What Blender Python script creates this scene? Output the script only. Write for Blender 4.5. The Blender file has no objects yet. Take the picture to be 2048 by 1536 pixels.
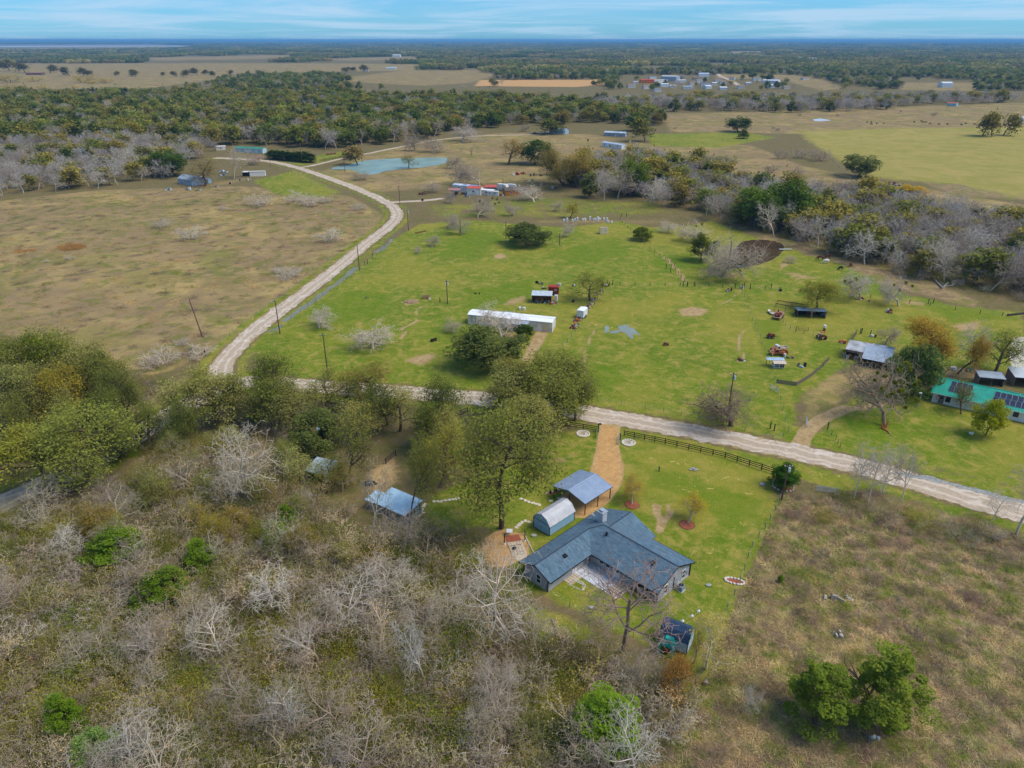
import bpy, math, random
import numpy as np
from mathutils import Vector, Matrix

S = bpy.context.scene
COL = S.collection
R = math.radians
# ------------------------------------------------------------------ camera
HC = 75.0
FPX = 1420.0                        # focal length in pixels of the 2048 wide photograph
PITCH = math.atan(688 / FPX)
SP, CP = math.sin(PITCH), math.cos(PITCH)
cam = bpy.data.cameras.new('camera'); cam.sensor_width = 36.0; cam.lens = 36.0 * FPX / 2048
cam.clip_start = 1.0; cam.clip_end = 90000.0
camo = bpy.data.objects.new('camera', cam); COL.objects.link(camo)
camo.location = (0, 0, HC); camo.rotation_euler = (R(90) - PITCH, 0, 0)
S.camera = camo
# ------------------------------------------------------------------ world, sun, exposure
SUN_EL, SUN_AZ = R(55), R(100)      # azimuth clockwise from +Y
W = bpy.data.worlds.new('World'); S.world = W; W.use_nodes = True
wn, wl = W.node_tree.nodes, W.node_tree.links
wn.clear()
def WN(t, **k):
    n = wn.new(t)
    for a, b in k.items(): setattr(n, a, b)
    return n
w_out = WN('ShaderNodeOutputWorld'); w_bg = WN('ShaderNodeBackground'); w_bg.inputs[1].default_value = 0.056
w_sky = WN('ShaderNodeTexSky', sky_type='NISHITA', sun_disc=False, sun_elevation=SUN_EL, sun_rotation=SUN_AZ,
           air_density=1.0, dust_density=0.3, ozone_density=3.5, altitude=60)
w_tc = WN('ShaderNodeTexCoord'); w_sep = WN('ShaderNodeSeparateXYZ'); wl.new(w_tc.outputs['Generated'], w_sep.inputs[0])
def WM(op, a, b):
    n = WN('ShaderNodeMath', operation=op)
    for i, v in enumerate((a, b)):
        if isinstance(v, (int, float)): n.inputs[i].default_value = v
        elif v is not None: wl.new(v, n.inputs[i])
    return n.outputs[0]
# a high stratus sheet: direction projected on a plane overhead, so that it compresses to streaks at the horizon
w_z = WM('ADD', WM('ABSOLUTE', w_sep.outputs[2], 0), 0.035)
w_cx, w_cy = WM('DIVIDE', w_sep.outputs[0], w_z), WM('DIVIDE', w_sep.outputs[1], w_z)
w_cmb = WN('ShaderNodeCombineXYZ'); wl.new(w_cx, w_cmb.inputs[0]); wl.new(w_cy, w_cmb.inputs[1])
w_n1 = WN('ShaderNodeTexNoise'); w_n1.inputs['Scale'].default_value = 0.21; w_n1.inputs['Detail'].default_value = 7
w_n1.inputs['Roughness'].default_value = 0.62; w_n1.inputs['Distortion'].default_value = 0.7
wl.new(w_cmb.outputs[0], w_n1.inputs['Vector'])
w_r1 = WN('ShaderNodeMapRange', interpolation_type='SMOOTHSTEP'); w_r1.inputs[1].default_value = 0.40; w_r1.inputs[2].default_value = 0.66
w_r1.inputs[3].default_value = 0.2; w_r1.inputs[4].default_value = 0.82
wl.new(w_n1.outputs[0], w_r1.inputs[0])
w_tint = WN('ShaderNodeMix', data_type='RGBA', blend_type='MULTIPLY'); w_tint.inputs[0].default_value = 1.0
wl.new(w_sky.outputs[0], w_tint.inputs[6]); w_tint.inputs[7].default_value = (0.19, 0.57, 0.98, 1)
w_mix = WN('ShaderNodeMix', data_type='RGBA'); wl.new(w_r1.outputs[0], w_mix.inputs[0])
wl.new(w_tint.outputs[2], w_mix.inputs[6]); w_mix.inputs[7].default_value = (3.2, 4.5, 5.8, 1)
wl.new(w_mix.outputs[2], w_bg.inputs[0]); wl.new(w_bg.outputs[0], w_out.inputs[0])

sun = bpy.data.lights.new('sun', 'SUN'); sun.energy = 1.28; sun.angle = R(38); sun.color = (1.0, 0.93, 0.83)
suno = bpy.data.objects.new('sun', sun); COL.objects.link(suno)
suno.rotation_euler = (R(90) - SUN_EL, 0, math.pi - SUN_AZ)
vs = S.view_settings; vs.view_transform = 'Standard'; vs.look = 'None'; vs.gamma = 1.0; vs.use_curve_mapping = False
vs.exposure = 1.5
S.render.engine = 'CYCLES'
cy = S.cycles
cy.max_bounces = 4; cy.diffuse_bounces = 2; cy.glossy_bounces = 2; cy.transmission_bounces = 2; cy.volume_bounces = 0
cy.transparent_max_bounces = 6; cy.use_denoising = True; cy.use_adaptive_sampling = True; cy.adaptive_threshold = 0.012; cy.caustics_reflective = False; cy.caustics_refractive = False

# ------------------------------------------------------------------ helpers
def P(x, y, z=0.0):
    """ground point seen at pixel x, y of the photograph (plane at height z)"""
    u, v = (x - 1024) / FPX, (y - 768) / FPX
    zc = (HC - z) / (SP + v * CP)
    return (u * zc, zc * (CP - v * SP))
def ppm(y):                                     # pixels of the photograph per metre on the ground at row y
    return FPX * (SP + (y - 768) / FPX * CP) / HC
def height_to(bx, by, ty):                      # height of a thing standing at pixel bx, by whose top is at row ty
    Y = P(bx, by)[1]; v = (ty - 768) / FPX
    return HC - Y * (SP + v * CP) / (CP - v * SP)
def rgb(r, g, b):
    f = lambda c: c / 12.92 if c <= 0.04045 else ((c + 0.055) / 1.055) ** 2.4
    return (f(r / 255), f(g / 255), f(b / 255))
MATS = {}
class NT:
    def __init__(s, m): s.n, s.l = m.node_tree.nodes, m.node_tree.links
    def add(s, t, ins=None, **k):
        n = s.n.new(t)
        for a, b in k.items(): setattr(n, a, b)
        for a, b in (ins or {}).items():
            if hasattr(b, 'is_output'): s.l.new(b, n.inputs[a])
            else: n.inputs[a].default_value = b
        return n
    def math(s, op, a, b=0.0, c=0.0, clamp=False):
        n = s.add('ShaderNodeMath', {0: a, 1: b, 2: c}, operation=op, use_clamp=clamp); return n.outputs[0]
    def mix(s, f, a, b, blend='MIX'):
        fix = lambda q: q if hasattr(q, 'is_output') else (tuple(q) + (1,))[:4]
        return s.add('ShaderNodeMix', {0: f, 6: fix(a), 7: fix(b)}, data_type='RGBA', blend_type=blend).outputs[2]
    def ramp(s, f, lo, hi, a=0.0, b=1.0):
        return s.add('ShaderNodeMapRange', {0: f, 1: lo, 2: hi, 3: a, 4: b}, interpolation_type='SMOOTHSTEP').outputs[0]
    def noise(s, vec, scale, detail=4, rough=0.6, dist=0.0):
        return s.add('ShaderNodeTexNoise', {'Vector': vec, 'Scale': scale, 'Detail': detail, 'Roughness': rough, 'Distortion': dist}).outputs[0]
def newmat(name):
    m = bpy.data.materials.new(name); m.use_nodes = True; m.node_tree.nodes.clear(); return m, NT(m)
def mat(name, c1, c2=None, scale=3.0, rough=0.8, metal=0.0, bump=0.0, spec=0.3, detail=5, lo=0.35, hi=0.65, stretch=None):
    """principled surface whose colour wanders between c1 and c2"""
    if name in MATS: return MATS[name]
    m, t = newmat(name); MATS[name] = m
    out = t.add('ShaderNodeOutputMaterial'); b = t.add('ShaderNodeBsdfPrincipled', {'Roughness': rough, 'Metallic': metal, 'Specular IOR Level': spec})
    c2 = c2 or tuple(q * 0.72 for q in c1)
    vec = t.add('ShaderNodeTexCoord').outputs['Object']
    if stretch: vec = t.add('ShaderNodeVectorMath', {0: vec, 1: stretch}, operation='MULTIPLY').outputs[0]
    n = t.noise(vec, scale, detail)
    t.l.new(t.mix(t.ramp(n, lo, hi), c1, c2), b.inputs['Base Color'])
    if bump:
        bn = t.add('ShaderNodeBump', {'Strength': bump, 'Distance': 0.05, 'Height': n}); t.l.new(bn.outputs[0], b.inputs['Normal'])
    t.l.new(b.outputs[0], out.inputs[0]); return m

def npmesh(name, V, Q, mats=(), tint=None, mi=None, smooth=False):
    """mesh from numpy vertices (n,3) and quads (m,4) or triangles (m,3)"""
    me = bpy.data.meshes.new(name); V = np.asarray(V, np.float32); Q = np.asarray(Q, np.int32)
    k = Q.shape[1]
    me.vertices.add(len(V)); me.vertices.foreach_set('co', V.ravel())
    me.loops.add(Q.size); me.loops.foreach_set('vertex_index', Q.ravel())
    me.polygons.add(len(Q)); me.polygons.foreach_set('loop_start', np.arange(0, Q.size, k, dtype=np.int32))
    if mi is not None: me.polygons.foreach_set('material_index', np.asarray(mi, np.int32))
    if smooth: me.polygons.foreach_set('use_smooth', np.ones(len(Q), bool))
    if tint is not None:
        a = me.attributes.new('tint', 'FLOAT', 'POINT'); a.data.foreach_set('value', np.asarray(tint, np.float32))
    for m in mats: me.materials.append(m)
    me.update(calc_edges=True); return me
class MB:
    """collects boxes, tubes, prisms; build() links them as one mesh object"""
    def __init__(s): s.v, s.f, s.m = [], [], []
    def raw(s, vs, fs, mi=0):
        o = len(s.v); s.v += [tuple(q) for q in vs]; s.f += [tuple(i + o for i in f) for f in fs]; s.m += [mi] * len(fs); return s
    def box(s, c, d, rz=0.0, mi=0, M=None):
        x, y, z = (q / 2 for q in d); co, si = math.cos(rz), math.sin(rz); vs = []
        for a, b, e in ((-1,-1,-1),(1,-1,-1),(1,1,-1),(-1,1,-1),(-1,-1,1),(1,-1,1),(1,1,1),(-1,1,1)):
            p = Vector((a * x * co - b * y * si, a * x * si + b * y * co, e * z))
            if M is not None: p = M @ p
            vs.append((c[0] + p.x, c[1] + p.y, c[2] + p.z))
        return s.raw(vs, ((0,3,2,1),(4,5,6,7),(0,1,5,4),(1,2,6,5),(2,3,7,6),(3,0,4,7)), mi)
    def span(s, a, b, w, h, mi=0):
        """a beam from a to b, w wide and h high"""
        a, b = Vector(a), Vector(b); d = b - a
        M = d.to_track_quat('X', 'Z').to_matrix(); c = (a + b) / 2
        return s.box(c, (d.length, w, h), 0, mi, M)
    def tube(s, pts, rad, n=6, mi=0, cap=True):
        pts = [Vector(p) for p in pts]; rad = rad if hasattr(rad, '__len__') else [rad] * len(pts); vs, fs = [], []
        for i, p in enumerate(pts):
            d = (pts[min(i + 1, len(pts) - 1)] - pts[max(i - 1, 0)]).normalized()
            u = d.cross(Vector((0, 0, 1)) if abs(d.z) < 0.9 else Vector((1, 0, 0))).normalized(); w = d.cross(u)
            for k in range(n):
                t = 2 * math.pi * k / n; vs.append(p + (u * math.cos(t) + w * math.sin(t)) * rad[i])
        for i in range(len(pts) - 1):
            for k in range(n): fs.append((i*n+k, i*n+(k+1) % n, (i+1)*n+(k+1) % n, (i+1)*n+k))
        if cap: fs += [tuple(range(n - 1, -1, -1)), tuple(range((len(pts)-1)*n, len(pts)*n))]
        return s.raw(vs, fs, mi)
    def prism(s, poly, z0, z1, mi=0):
        n = len(poly); vs = [(x, y, z0) for x, y in poly] + [(x, y, z1) for x, y in poly]
        return s.raw(vs, [tuple(range(n-1, -1, -1)), tuple(range(n, 2*n))] + [(i, (i+1) % n, n+(i+1) % n, n+i) for i in range(n)], mi)
    def extr(s, sec, x0, x1, axis='x', mi=0):
        """a section of (across, z) points swept along x (or y)"""
        n = len(sec); f = (lambda t, a, z: (t, a, z)) if axis == 'x' else (lambda t, a, z: (a, t, z))
        vs = [f(x0, a, z) for a, z in sec] + [f(x1, a, z) for a, z in sec]
        return s.raw(vs, [tuple(range(n)), tuple(range(2*n-1, n-1, -1))] + [(i, n+i, n+(i+1) % n, (i+1) % n) for i in range(n)], mi)
    def sphere(s, c, r, n=8, m=5, mi=0, jag=0.0, rg=None):
        rx, ry, rz = r if hasattr(r, '__len__') else (r, r, r); vs, fs = [], []
        for j in range(m + 1):
            t = math.pi * j / m
            for k in range(n):
                a = 2 * math.pi * k / n; q = 1 + (rg.uniform(-jag, jag) if rg else 0)
                vs.append((c[0] + rx*q*math.sin(t)*math.cos(a), c[1] + ry*q*math.sin(t)*math.sin(a), c[2] + rz*q*math.cos(t)))
        for j in range(m):
            for k in range(n): fs.append((j*n+k, (j+1)*n+k, (j+1)*n+(k+1) % n, j*n+(k+1) % n))
        return s.raw(vs, fs, mi)
    def mesh(s, name, mats, smooth=False):
        me = bpy.data.meshes.new(name); me.from_pydata(s.v, [], s.f)
        for m in (mats if isinstance(mats, (list, tuple)) else [mats]): me.materials.append(m)
        me.polygons.foreach_set('material_index', s.m)
        if smooth: me.polygons.foreach_set('use_smooth', [True] * len(s.f))
        me.update(); return me
    def build(s, name, mats, parent=None, smooth=False, loc=None):
        return link(name, s.mesh(name, mats, smooth), parent, loc)
def link(name, me, parent=None, loc=None, rz=0.0):
    o = bpy.data.objects.new(name, me); COL.objects.link(o)
    if parent is not None: o.parent = parent
    if loc is not None: o.location = loc
    if rz: o.rotation_euler[2] = rz
    return o
def tag(o, label=None, cat=None, group=None, kind=None):
    for k, v in (('label', label), ('category', cat), ('group', group), ('kind', kind)):
        if v: o[k] = v
    return o
def thing(name, label, cat, loc=(0, 0, 0), rz=0.0, group=None):
    o = bpy.data.objects.new(name, None); COL.objects.link(o); o.empty_display_size = 0.2
    o.location = loc if len(loc) == 3 else (loc[0], loc[1], 0); o.rotation_euler[2] = rz
    return tag(o, label, cat, group)
def copy_tree(o, parent=None):
    c = o.copy(); COL.objects.link(c); c.parent = parent
    for ch in list(o.children): copy_tree(ch, c)
    return c
RG = random.Random(7)
NR = np.random.default_rng(11)
U = 1.25                            # plants were drawn for a 60 m camera height
# ------------------------------------------------------------------ ground: one sheet to the horizon
def smooth_poly(px, z=0.0):
    return [P(x, y, z) for x, y in px]
def sdist(pts, poly):
    """signed distance (positive inside) of points (n,2) to a closed polygon"""
    poly = np.asarray(poly, float); lo, hi = poly.min(0) - 60, poly.max(0) + 60
    if len(pts) > 5000:
        k = np.all((pts > lo) & (pts < hi), 1); out = np.full(len(pts), -1e4); out[k] = _sdist(pts[k], poly); return out
    return _sdist(pts, poly)
def _sdist(pts, poly):
    poly = np.asarray(poly, float); n = len(poly); d = np.full(len(pts), 1e9); ins = np.zeros(len(pts), bool)
    for i in range(n):
        a, b = poly[i], poly[(i + 1) % n]; ab = b - a; ap = pts - a
        t = np.clip((ap @ ab) / max(ab @ ab, 1e-9), 0, 1); d = np.minimum(d, np.hypot(*(ap - t[:, None] * ab).T))
        c = ((a[1] > pts[:, 1]) != (b[1] > pts[:, 1]))
        with np.errstate(divide='ignore', invalid='ignore'):
            xi = (b[0] - a[0]) * (pts[:, 1] - a[1]) / (b[1] - a[1]) + a[0]
        ins ^= c & (pts[:, 0] < xi)
    return np.where(ins, d, -d)
def pdist(pts, line):
    line = np.asarray(line, float); lo, hi = line.min(0) - 20, line.max(0) + 20
    if len(pts) > 5000:
        k = np.all((pts > lo) & (pts < hi), 1); out = np.full(len(pts), 1e4); out[k] = _pdist(pts[k], line); return out
    return _pdist(pts, line)
def _pdist(pts, line):
    line = np.asarray(line, float); d = np.full(len(pts), 1e9)
    for i in range(len(line) - 1):
        a, b = line[i], line[i + 1]; ab = b - a; ap = pts - a
        t = np.clip((ap @ ab) / max(ab @ ab, 1e-9), 0, 1); d = np.minimum(d, np.hypot(*(ap - t[:, None] * ab).T))
    return d
def catmull(pts, k=8):
    pts = [np.array(p, float) for p in pts]; pts = [2*pts[0]-pts[1]] + pts + [2*pts[-1]-pts[-2]]; out = []
    for i in range(1, len(pts) - 2):
        a, b, c, d = pts[i-1:i+3]
        for t in np.linspace(0, 1, k, endpoint=False):
            out.append(0.5*((2*b)+(-a+c)*t+(2*a-5*b+4*c-d)*t*t+(-a+3*b-3*c+d)*t**3))
    out.append(pts[-2]); return np.array(out)
def pline(px, k=8): return catmull([P(x, y) for x, y in px], k)

ROADS = {
 'main': (pline([(2300,1085),(2048,1025),(1900,985),(1740,938),(1560,898),(1400,865),(1290,846),(1190,829),(1080,811),(960,797),(830,786),(700,778),(600,770),(520,764),(440,776),(340,830),(230,895),(120,955),(0,1008),(-160,1080)]), 5.2 * U),
 'north': (pline([(470,772),(440,745),(462,706),(520,652),(600,592),(680,530),(740,482),(785,446),(793,425),(775,406),(720,380),(640,350),(590,334),(540,323),(480,318),(430,316)]), 4.4 * U),
 'lane': (pline([(600,335),(625,331),(680,318),(760,302),(830,288),(880,279),(960,272),(1080,269)]), 2.6 * U),
 'spur': (pline([(778,405),(815,403),(850,401),(885,397)]), 3.2 * U),
}
POND_W = [P(x, y) for x, y in [(700,330),(725,322),(770,318),(830,316),(885,315),(896,321),(880,328),(842,334),(800,337),(772,341),(752,347),(728,347),(708,340),(690,338),(664,338),(672,334)]]
POND_D = [P(x, y) for x, y in [(1488,483),(1510,480),(1538,481),(1560,487),(1564,497),(1554,509),(1538,520),(1508,529),(1480,532),(1455,531),(1462,515),(1475,495)]]
POND_B = [P(x, y) for x, y in [(2035,676),(2110,672),(2200,690),(2200,745),(2100,745),(2030,732),(2024,700)]]
YARD = [(1240,868),(1330,884),(1450,912),(1565,945),(1545,1000),(1505,1090),(1470,1190),(1440,1270),(1395,1345),(1330,1320),(1290,1295),(1180,1240),(1050,1185),(1015,1130),(985,1060),(880,1060),(840,1035),(860,985),(960,950),(1060,890),(1110,862),(1195,862)]
GREEN = [
 ([(560,742),(500,700),(520,672),(575,628),(700,545),(745,512),(800,470),(840,448),(930,440),(1130,455),(1240,442),(1300,455),(1380,452),(1420,440),(1500,470),(1600,505),(1700,535),(1800,585),(1900,610),(2048,625),(2048,745),(1880,735),(1750,715),(1680,740),(1600,790),(1590,850),(1800,925),(2048,975),(2048,998),(1740,915),(1400,842),(1190,807),(960,778),(700,762),(600,752)], 1.0, 5),
 (YARD, 0.80, 3),
 ([(1640,862),(1690,800),(1760,775),(1860,775),(1960,820),(2060,850),(2200,880),(2200,1020),(2048,980),(1800,922),(1600,880)], 0.9, 4),
 ([(1250,853),(1400,884),(1560,922),(1700,955),(1760,975),(1690,985),(1560,950),(1400,908),(1240,868)], 0.8, 1.5),
 ([(1590,262),(1800,256),(2200,252),(2200,330),(2048,400),(1900,368),(1740,357),(1690,332),(1620,290)], 0.85, 22),
 ([(1290,268),(1480,263),(1560,275),(1440,296),(1300,292)], 0.8, 10),
 ([(500,362),(590,340),(690,385),(640,396),(560,395)], 0.75, 6),
 ([(830,408),(1100,392),(1320,400),(1360,430),(1240,436),(1000,440),(860,440)], 0.52, 10),
 ([(560,330),(640,308),(700,300),(720,308),(640,330)], 0.7, 8),
 ([(430,720),(560,610),(700,505),(712,512),(570,625),(450,735)], 0.6, 3),
 ([(700,395),(780,370),(800,405),(740,400)], 0.35, 8),
 ([(1530,1000),(1570,990),(1480,1190),(1420,1340),(1390,1400),(1440,1200)], 0.75, 1.5),
 ([(1030,1200),(1140,1225),(1200,1270),(1120,1300),(1040,1270)], 0.75, 2),
]
TAN = [
 ([(-200,420),(0,402),(200,380),(480,372),(700,392),(765,430),(745,470),(600,580),(480,680),(400,722),(300,752),(200,725),(150,695),(0,670),(-200,680)], 1.0, 6),
 ([(640,345),(760,300),(900,276),(1000,266),(1180,268),(1300,288),(1500,290),(1600,330),(1700,352),(1820,372),(2048,410),(2300,430),(2300,470),(2048,455),(1700,400),(1400,340),(1250,330),(1180,350),(900,372),(760,385),(690,372)], 1.0, 12),
 ([(1330,228),(1500,224),(2048,205),(2400,200),(2400,255),(2048,256),(1600,268),(1340,264)], 1.0, 20),
 ([(-200,128),(420,126),(860,128),(830,141),(480,146),(420,160),(300,176),(-200,182)], 1.0, 50),
 ([(640,160),(800,141),(980,139),(1000,150),(950,166),(850,172),(760,168)], 0.75, 40),
 ([(-200,90),(300,88),(400,94),(200,98),(-200,99)], 1.0, 200),
 ([(1440,103),(1540,102),(1530,106),(1450,107)], 1.0, 60),
 ([(280,115),(600,109),(560,118),(300,122)], 0.7, 60),
 ([(600,118),(830,112),(860,118),(700,123)], 0.6, 60),
 ([(1760,165),(1960,165),(1960,182),(1800,180)], 0.9, 30),
 ([(1430,148),(1600,150),(1660,160),(1690,178),(1640,182),(1560,160),(1430,156)], 0.8, 30),
 ([(900,440),(1320,436),(1380,450),(1300,452),(1100,450)], 0.55, 8),
 ([(1690,745),(1830,700),(1860,760),(1700,790),(1640,860),(1600,860),(1600,790),(1650,745)], 0.75, 4),
 ([(1470,1200),(1540,1010),(1660,1040),(1800,1180),(1900,1350),(1800,1536),(1300,1536),(1390,1400)], 0.65, 6),
]
ROUGH = [   # purple brown weeds
 ([(1560,985),(1760,985),(2048,1075),(2400,1150),(2400,1900),(1700,1900),(1820,1400),(1720,1150),(1600,1040)], 0.85, 5),
 ([(1270,300),(1420,305),(1330,330),(1260,322)], 0.8, 12), ([(1830,360),(2100,375),(2100,405),(1900,390)], 0.8, 10),
 ([(560,405),(740,400),(740,455),(640,450)], 0.6, 8), ([(80,440),(330,400),(420,440),(200,480)], 0.5, 14),
 ([(1560,370),(1700,395),(1640,408),(1540,385)], 0.6, 8), ([(1390,410),(1600,470),(1800,540),(1960,600),(1960,620),(1780,575),(1600,520),(1480,460)], 0.8, 4),
]
DIRT = [    # bare pale or orange earth
 ([(1203,843),(1240,850),(1236,890),(1246,935),(1243,965),(1222,1000),(1170,1035),(1120,1032),(1108,1005),(1180,948),(1193,900)], 1.3, 1.0),
 ([(1073,660),(1100,660),(1085,690),(1062,724),(1040,724),(1056,690)], 0.85, 1.2), ([(1355,620),(1385,613),(1420,620),(1400,633),(1365,632)], 1.0, 2.5),
 ([(800,604),(830,597),(842,603),(815,612)], 0.9, 1.2), ([(985,512),(1005,505),(1015,514),(995,520)], 0.9, 1.5),
 ([(1010,600),(1050,588),(1060,598),(1030,612),(1000,612)], 0.6, 2), ([(800,720),(860,704),(880,712),(840,735)], 0.7, 2),
 ([(735,945),(790,905),(800,960),(760,1000),(730,980)], 0.8, 3), ([(1100,915),(1150,905),(1140,930),(1090,925)], 0.6, 2),
 ([(950,1090),(1000,1058),(1050,1070),(1058,1110),(1010,1135),(965,1130)], 1.2, 1.0), ([(1005,660),(1035,668),(1040,690),(1010,690)], 0.7, 1.5),
 ([(1600,880),(1625,884),(1612,896),(1592,892)], 0.9, 1.0), ([(1540,540),(1600,545),(1660,560),(1600,560)], 0.6, 3),
 ([(1560,530),(1570,520),(1580,528),(1560,540)], 0.9, 2), ([(1390,530),(1450,545),(1500,540),(1470,560),(1410,550)], 0.6, 3),
 ([(1890,650),(1960,640),(1970,660),(1920,665)], 0.7, 3), ([(1800,600),(1860,605),(1850,612),(1810,610)], 0.8, 3),
 ([(960,160),(1210,159),(1230,168),(1150,174),(950,172)], 1.1, 20), ([(1870,735),(1960,735),(2040,760),(2000,770),(1880,750)], 0.7, 2),
 ([(1120,440),(1225,438),(1230,446),(1130,446)], 0.5, 3), ([(1030,484),(1050,480),(1080,484),(1060,492),(1035,491)], 0.6, 2),
 ([(330,375),(520,352),(470,368),(400,378)], 0.5, 4), ([(1320,1335),(1440,1255),(1465,1210),(1420,1300),(1380,1345)], 0.5, 1.5),
]
PATHS = [   # worn tracks: pixel line, width, strength
 ([(1690,818),(1650,835),(1615,862),(1600,890)], 1.4, 0.9), ([(1795,800),(1740,812),(1690,820)], 1.0, 0.8),
 ([(805,655),(835,640),(835,620),(850,612)], 0.5, 0.9), ([(800,678),(810,665),(800,655)], 0.6, 0.8), ([(680,652),(720,648),(755,635)], 0.4, 0.7),
 ([(1190,660),(1175,690),(1170,735),(1180,780)], 0.5, 0.7), ([(1172,640),(1185,655),(1210,645)], 0.5, 0.6), ([(1480,580),(1460,600),(1430,612)], 0.4, 0.7),
 ([(1485,660),(1478,690),(1490,720)], 0.6, 0.7), ([(1330,515),(1350,535),(1370,560)], 0.9, 0.75), ([(1420,668),(1450,655),(1475,640)], 0.4, 0.6),
 ([(1310,1010),(1316,1030),(1322,1045),(1318,1062)], 0.7, 0.8), ([(1335,1012),(1342,1025),(1330,1042)], 0.6, 0.7), ([(1580,555),(1610,570),(1650,585)], 0.6, 0.6),
 ([(1720,1200),(1660,1190)], 0.8, 0.4), ([(1850,1000),(1930,1012),(2040,1040)], 1.0, 0.0),
]
FERT = [    # flushes of lusher winter grass
 ([(620,620),(700,580),(800,585),(760,640),(640,650)], 4), ([(1290,520),(1380,505),(1420,530),(1330,545)], 5), ([(940,580),(1060,560),(1080,590),(1000,610),(960,640),(930,610)], 3),
 ([(860,660),(930,640),(940,680),(880,690)], 3), ([(1150,740),(1230,730),(1260,775),(1180,780)], 4), ([(1500,640),(1560,640),(1560,700),(1530,720)], 3), ([(1620,680),(1690,690),(1660,710),(1620,720)], 3),
 ([(1290,930),(1400,960),(1530,1000),(1480,1080),(1400,1010),(1300,970)], 3), ([(1690,830),(1800,850),(1830,880),(1700,880)], 4), ([(1100,505),(1240,470),(1260,510),(1140,530)], 6), ([(930,455),(1010,470),(960,520),(870,510)], 6),
 ([(1040,1150),(1060,1180),(1100,1190),(1160,1165),(1130,1185),(1060,1170)], 1.5), ([(1090,1050),(1150,1040),(1130,1070),(1090,1075)], 1), ([(1700,545),(1800,560),(1850,600),(1720,590)], 5), ([(1810,590),(1960,600),(2040,640),(1900,640)], 5),
 ([(1020,395),(1100,392),(1110,404),(1040,408)], 4), ([(920,425),(990,420),(980,437),(930,440)], 4), ([(380,495),(480,500),(450,560),(400,540)], 6), ([(20,430),(90,428),(60,440),(20,440)], 4), ([(380,600),(470,640),(420,660)], 4)]

def build_ground():
    ys = list(np.linspace(-250, 10, 8)) + list(30 * (1.0104 ** np.arange(0, 400))) ; y = ys[-1]; st = y * 0.0104
    while y < 45000: st *= 1.09; y += st; ys.append(y)
    us = np.concatenate([np.linspace(-6, -1.25, 14)[:-1], np.linspace(-1.25, 1.25, 420), np.linspace(1.25, 6, 14)[1:]])
    Y = np.array(ys); X = us[None, :] * (np.maximum(Y, 30)[:, None] + 35); ny, nx = X.shape
    pts = np.stack([X.ravel(), np.repeat(Y, nx)], 1)
    near = (pts[:, 1] > -10) & (pts[:, 1] < 14000) & (np.abs(pts[:, 0]) < pts[:, 1] * 1.4 + 60)
    q = pts[near]
    def soft(sd, f): t = np.clip(sd / (2 * f) + 0.5, 0, 1); return t * t * (3 - 2 * t)
    def region(lst):
        w = np.zeros(len(q))
        for poly, s, f in lst: w = np.maximum(w, s * soft(sdist(q, [P(*p) for p in poly]), f))
        return w
    g, t, r, d = region(GREEN), region(TAN), region(ROUGH), region(DIRT)
    for px, wd, s in PATHS: d = np.maximum(d, s * soft(wd * U - pdist(q, pline(px, 4)), 0.6))
    rd = np.zeros(len(q))
    for k, (ln, wd) in ROADS.items():
        e = wd / 2 + 0.35 - pdist(q, ln); rd = np.maximum(rd, 0.8 * soft(e, 0.7)); g = np.maximum(g, (0.62 if k in ('main', 'north') else 0) * soft(wd / 2 + 4.5 - pdist(q, ln), 2.5)) * (1 - soft(e, 0.7))
    d = np.maximum(d, rd)
    for pd in (POND_W, POND_D, POND_B): d = np.maximum(d, 0.55 * soft(sdist(q, pd) + 1.5, 1.0))
    f = np.zeros(len(q))
    for poly, fe in FERT: f = np.maximum(f, soft(sdist(q, [P(*p) for p in poly]), fe))
    yl = np.maximum(soft(sdist(q, [P(*p) for p in GREEN[4][0]]), 25), 0.8 * soft(sdist(q, [P(*p) for p in TAN[4][0]]), 30))
    org = np.maximum.reduce([soft(sdist(q, [P(*p) for p in DIRT[i][0]]), 1.5) for i in (0, 9, 17)])
    z = np.zeros(len(pts)); zz = np.zeros(len(q))
    for pd in (POND_W, POND_D, POND_B): zz -= 0.7 * soft(sdist(q, pd), 1.5)
    z[near] = zz
    V = np.column_stack([pts, z])
    i = np.arange(ny - 1)[:, None] * nx + np.arange(nx - 1)[None, :]
    Q = np.stack([i, i + 1, i + nx + 1, i + nx], -1).reshape(-1, 4)
    me = npmesh('ground', V, Q, [ground_mat()], smooth=True)
    for nm, ch in (('cover', (g, t, r, d)), ('cover2', (f, org, rd, yl))):
        a = np.zeros((len(pts), 4), np.float32)
        for k in range(4): a[near, k] = ch[k]
        at = me.attributes.new(nm, 'FLOAT_COLOR', 'POINT'); at.data.foreach_set('color', a.ravel())
    return tag(link('ground', me), 'grass, weeds and bare earth of the open country', kind='structure')

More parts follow.
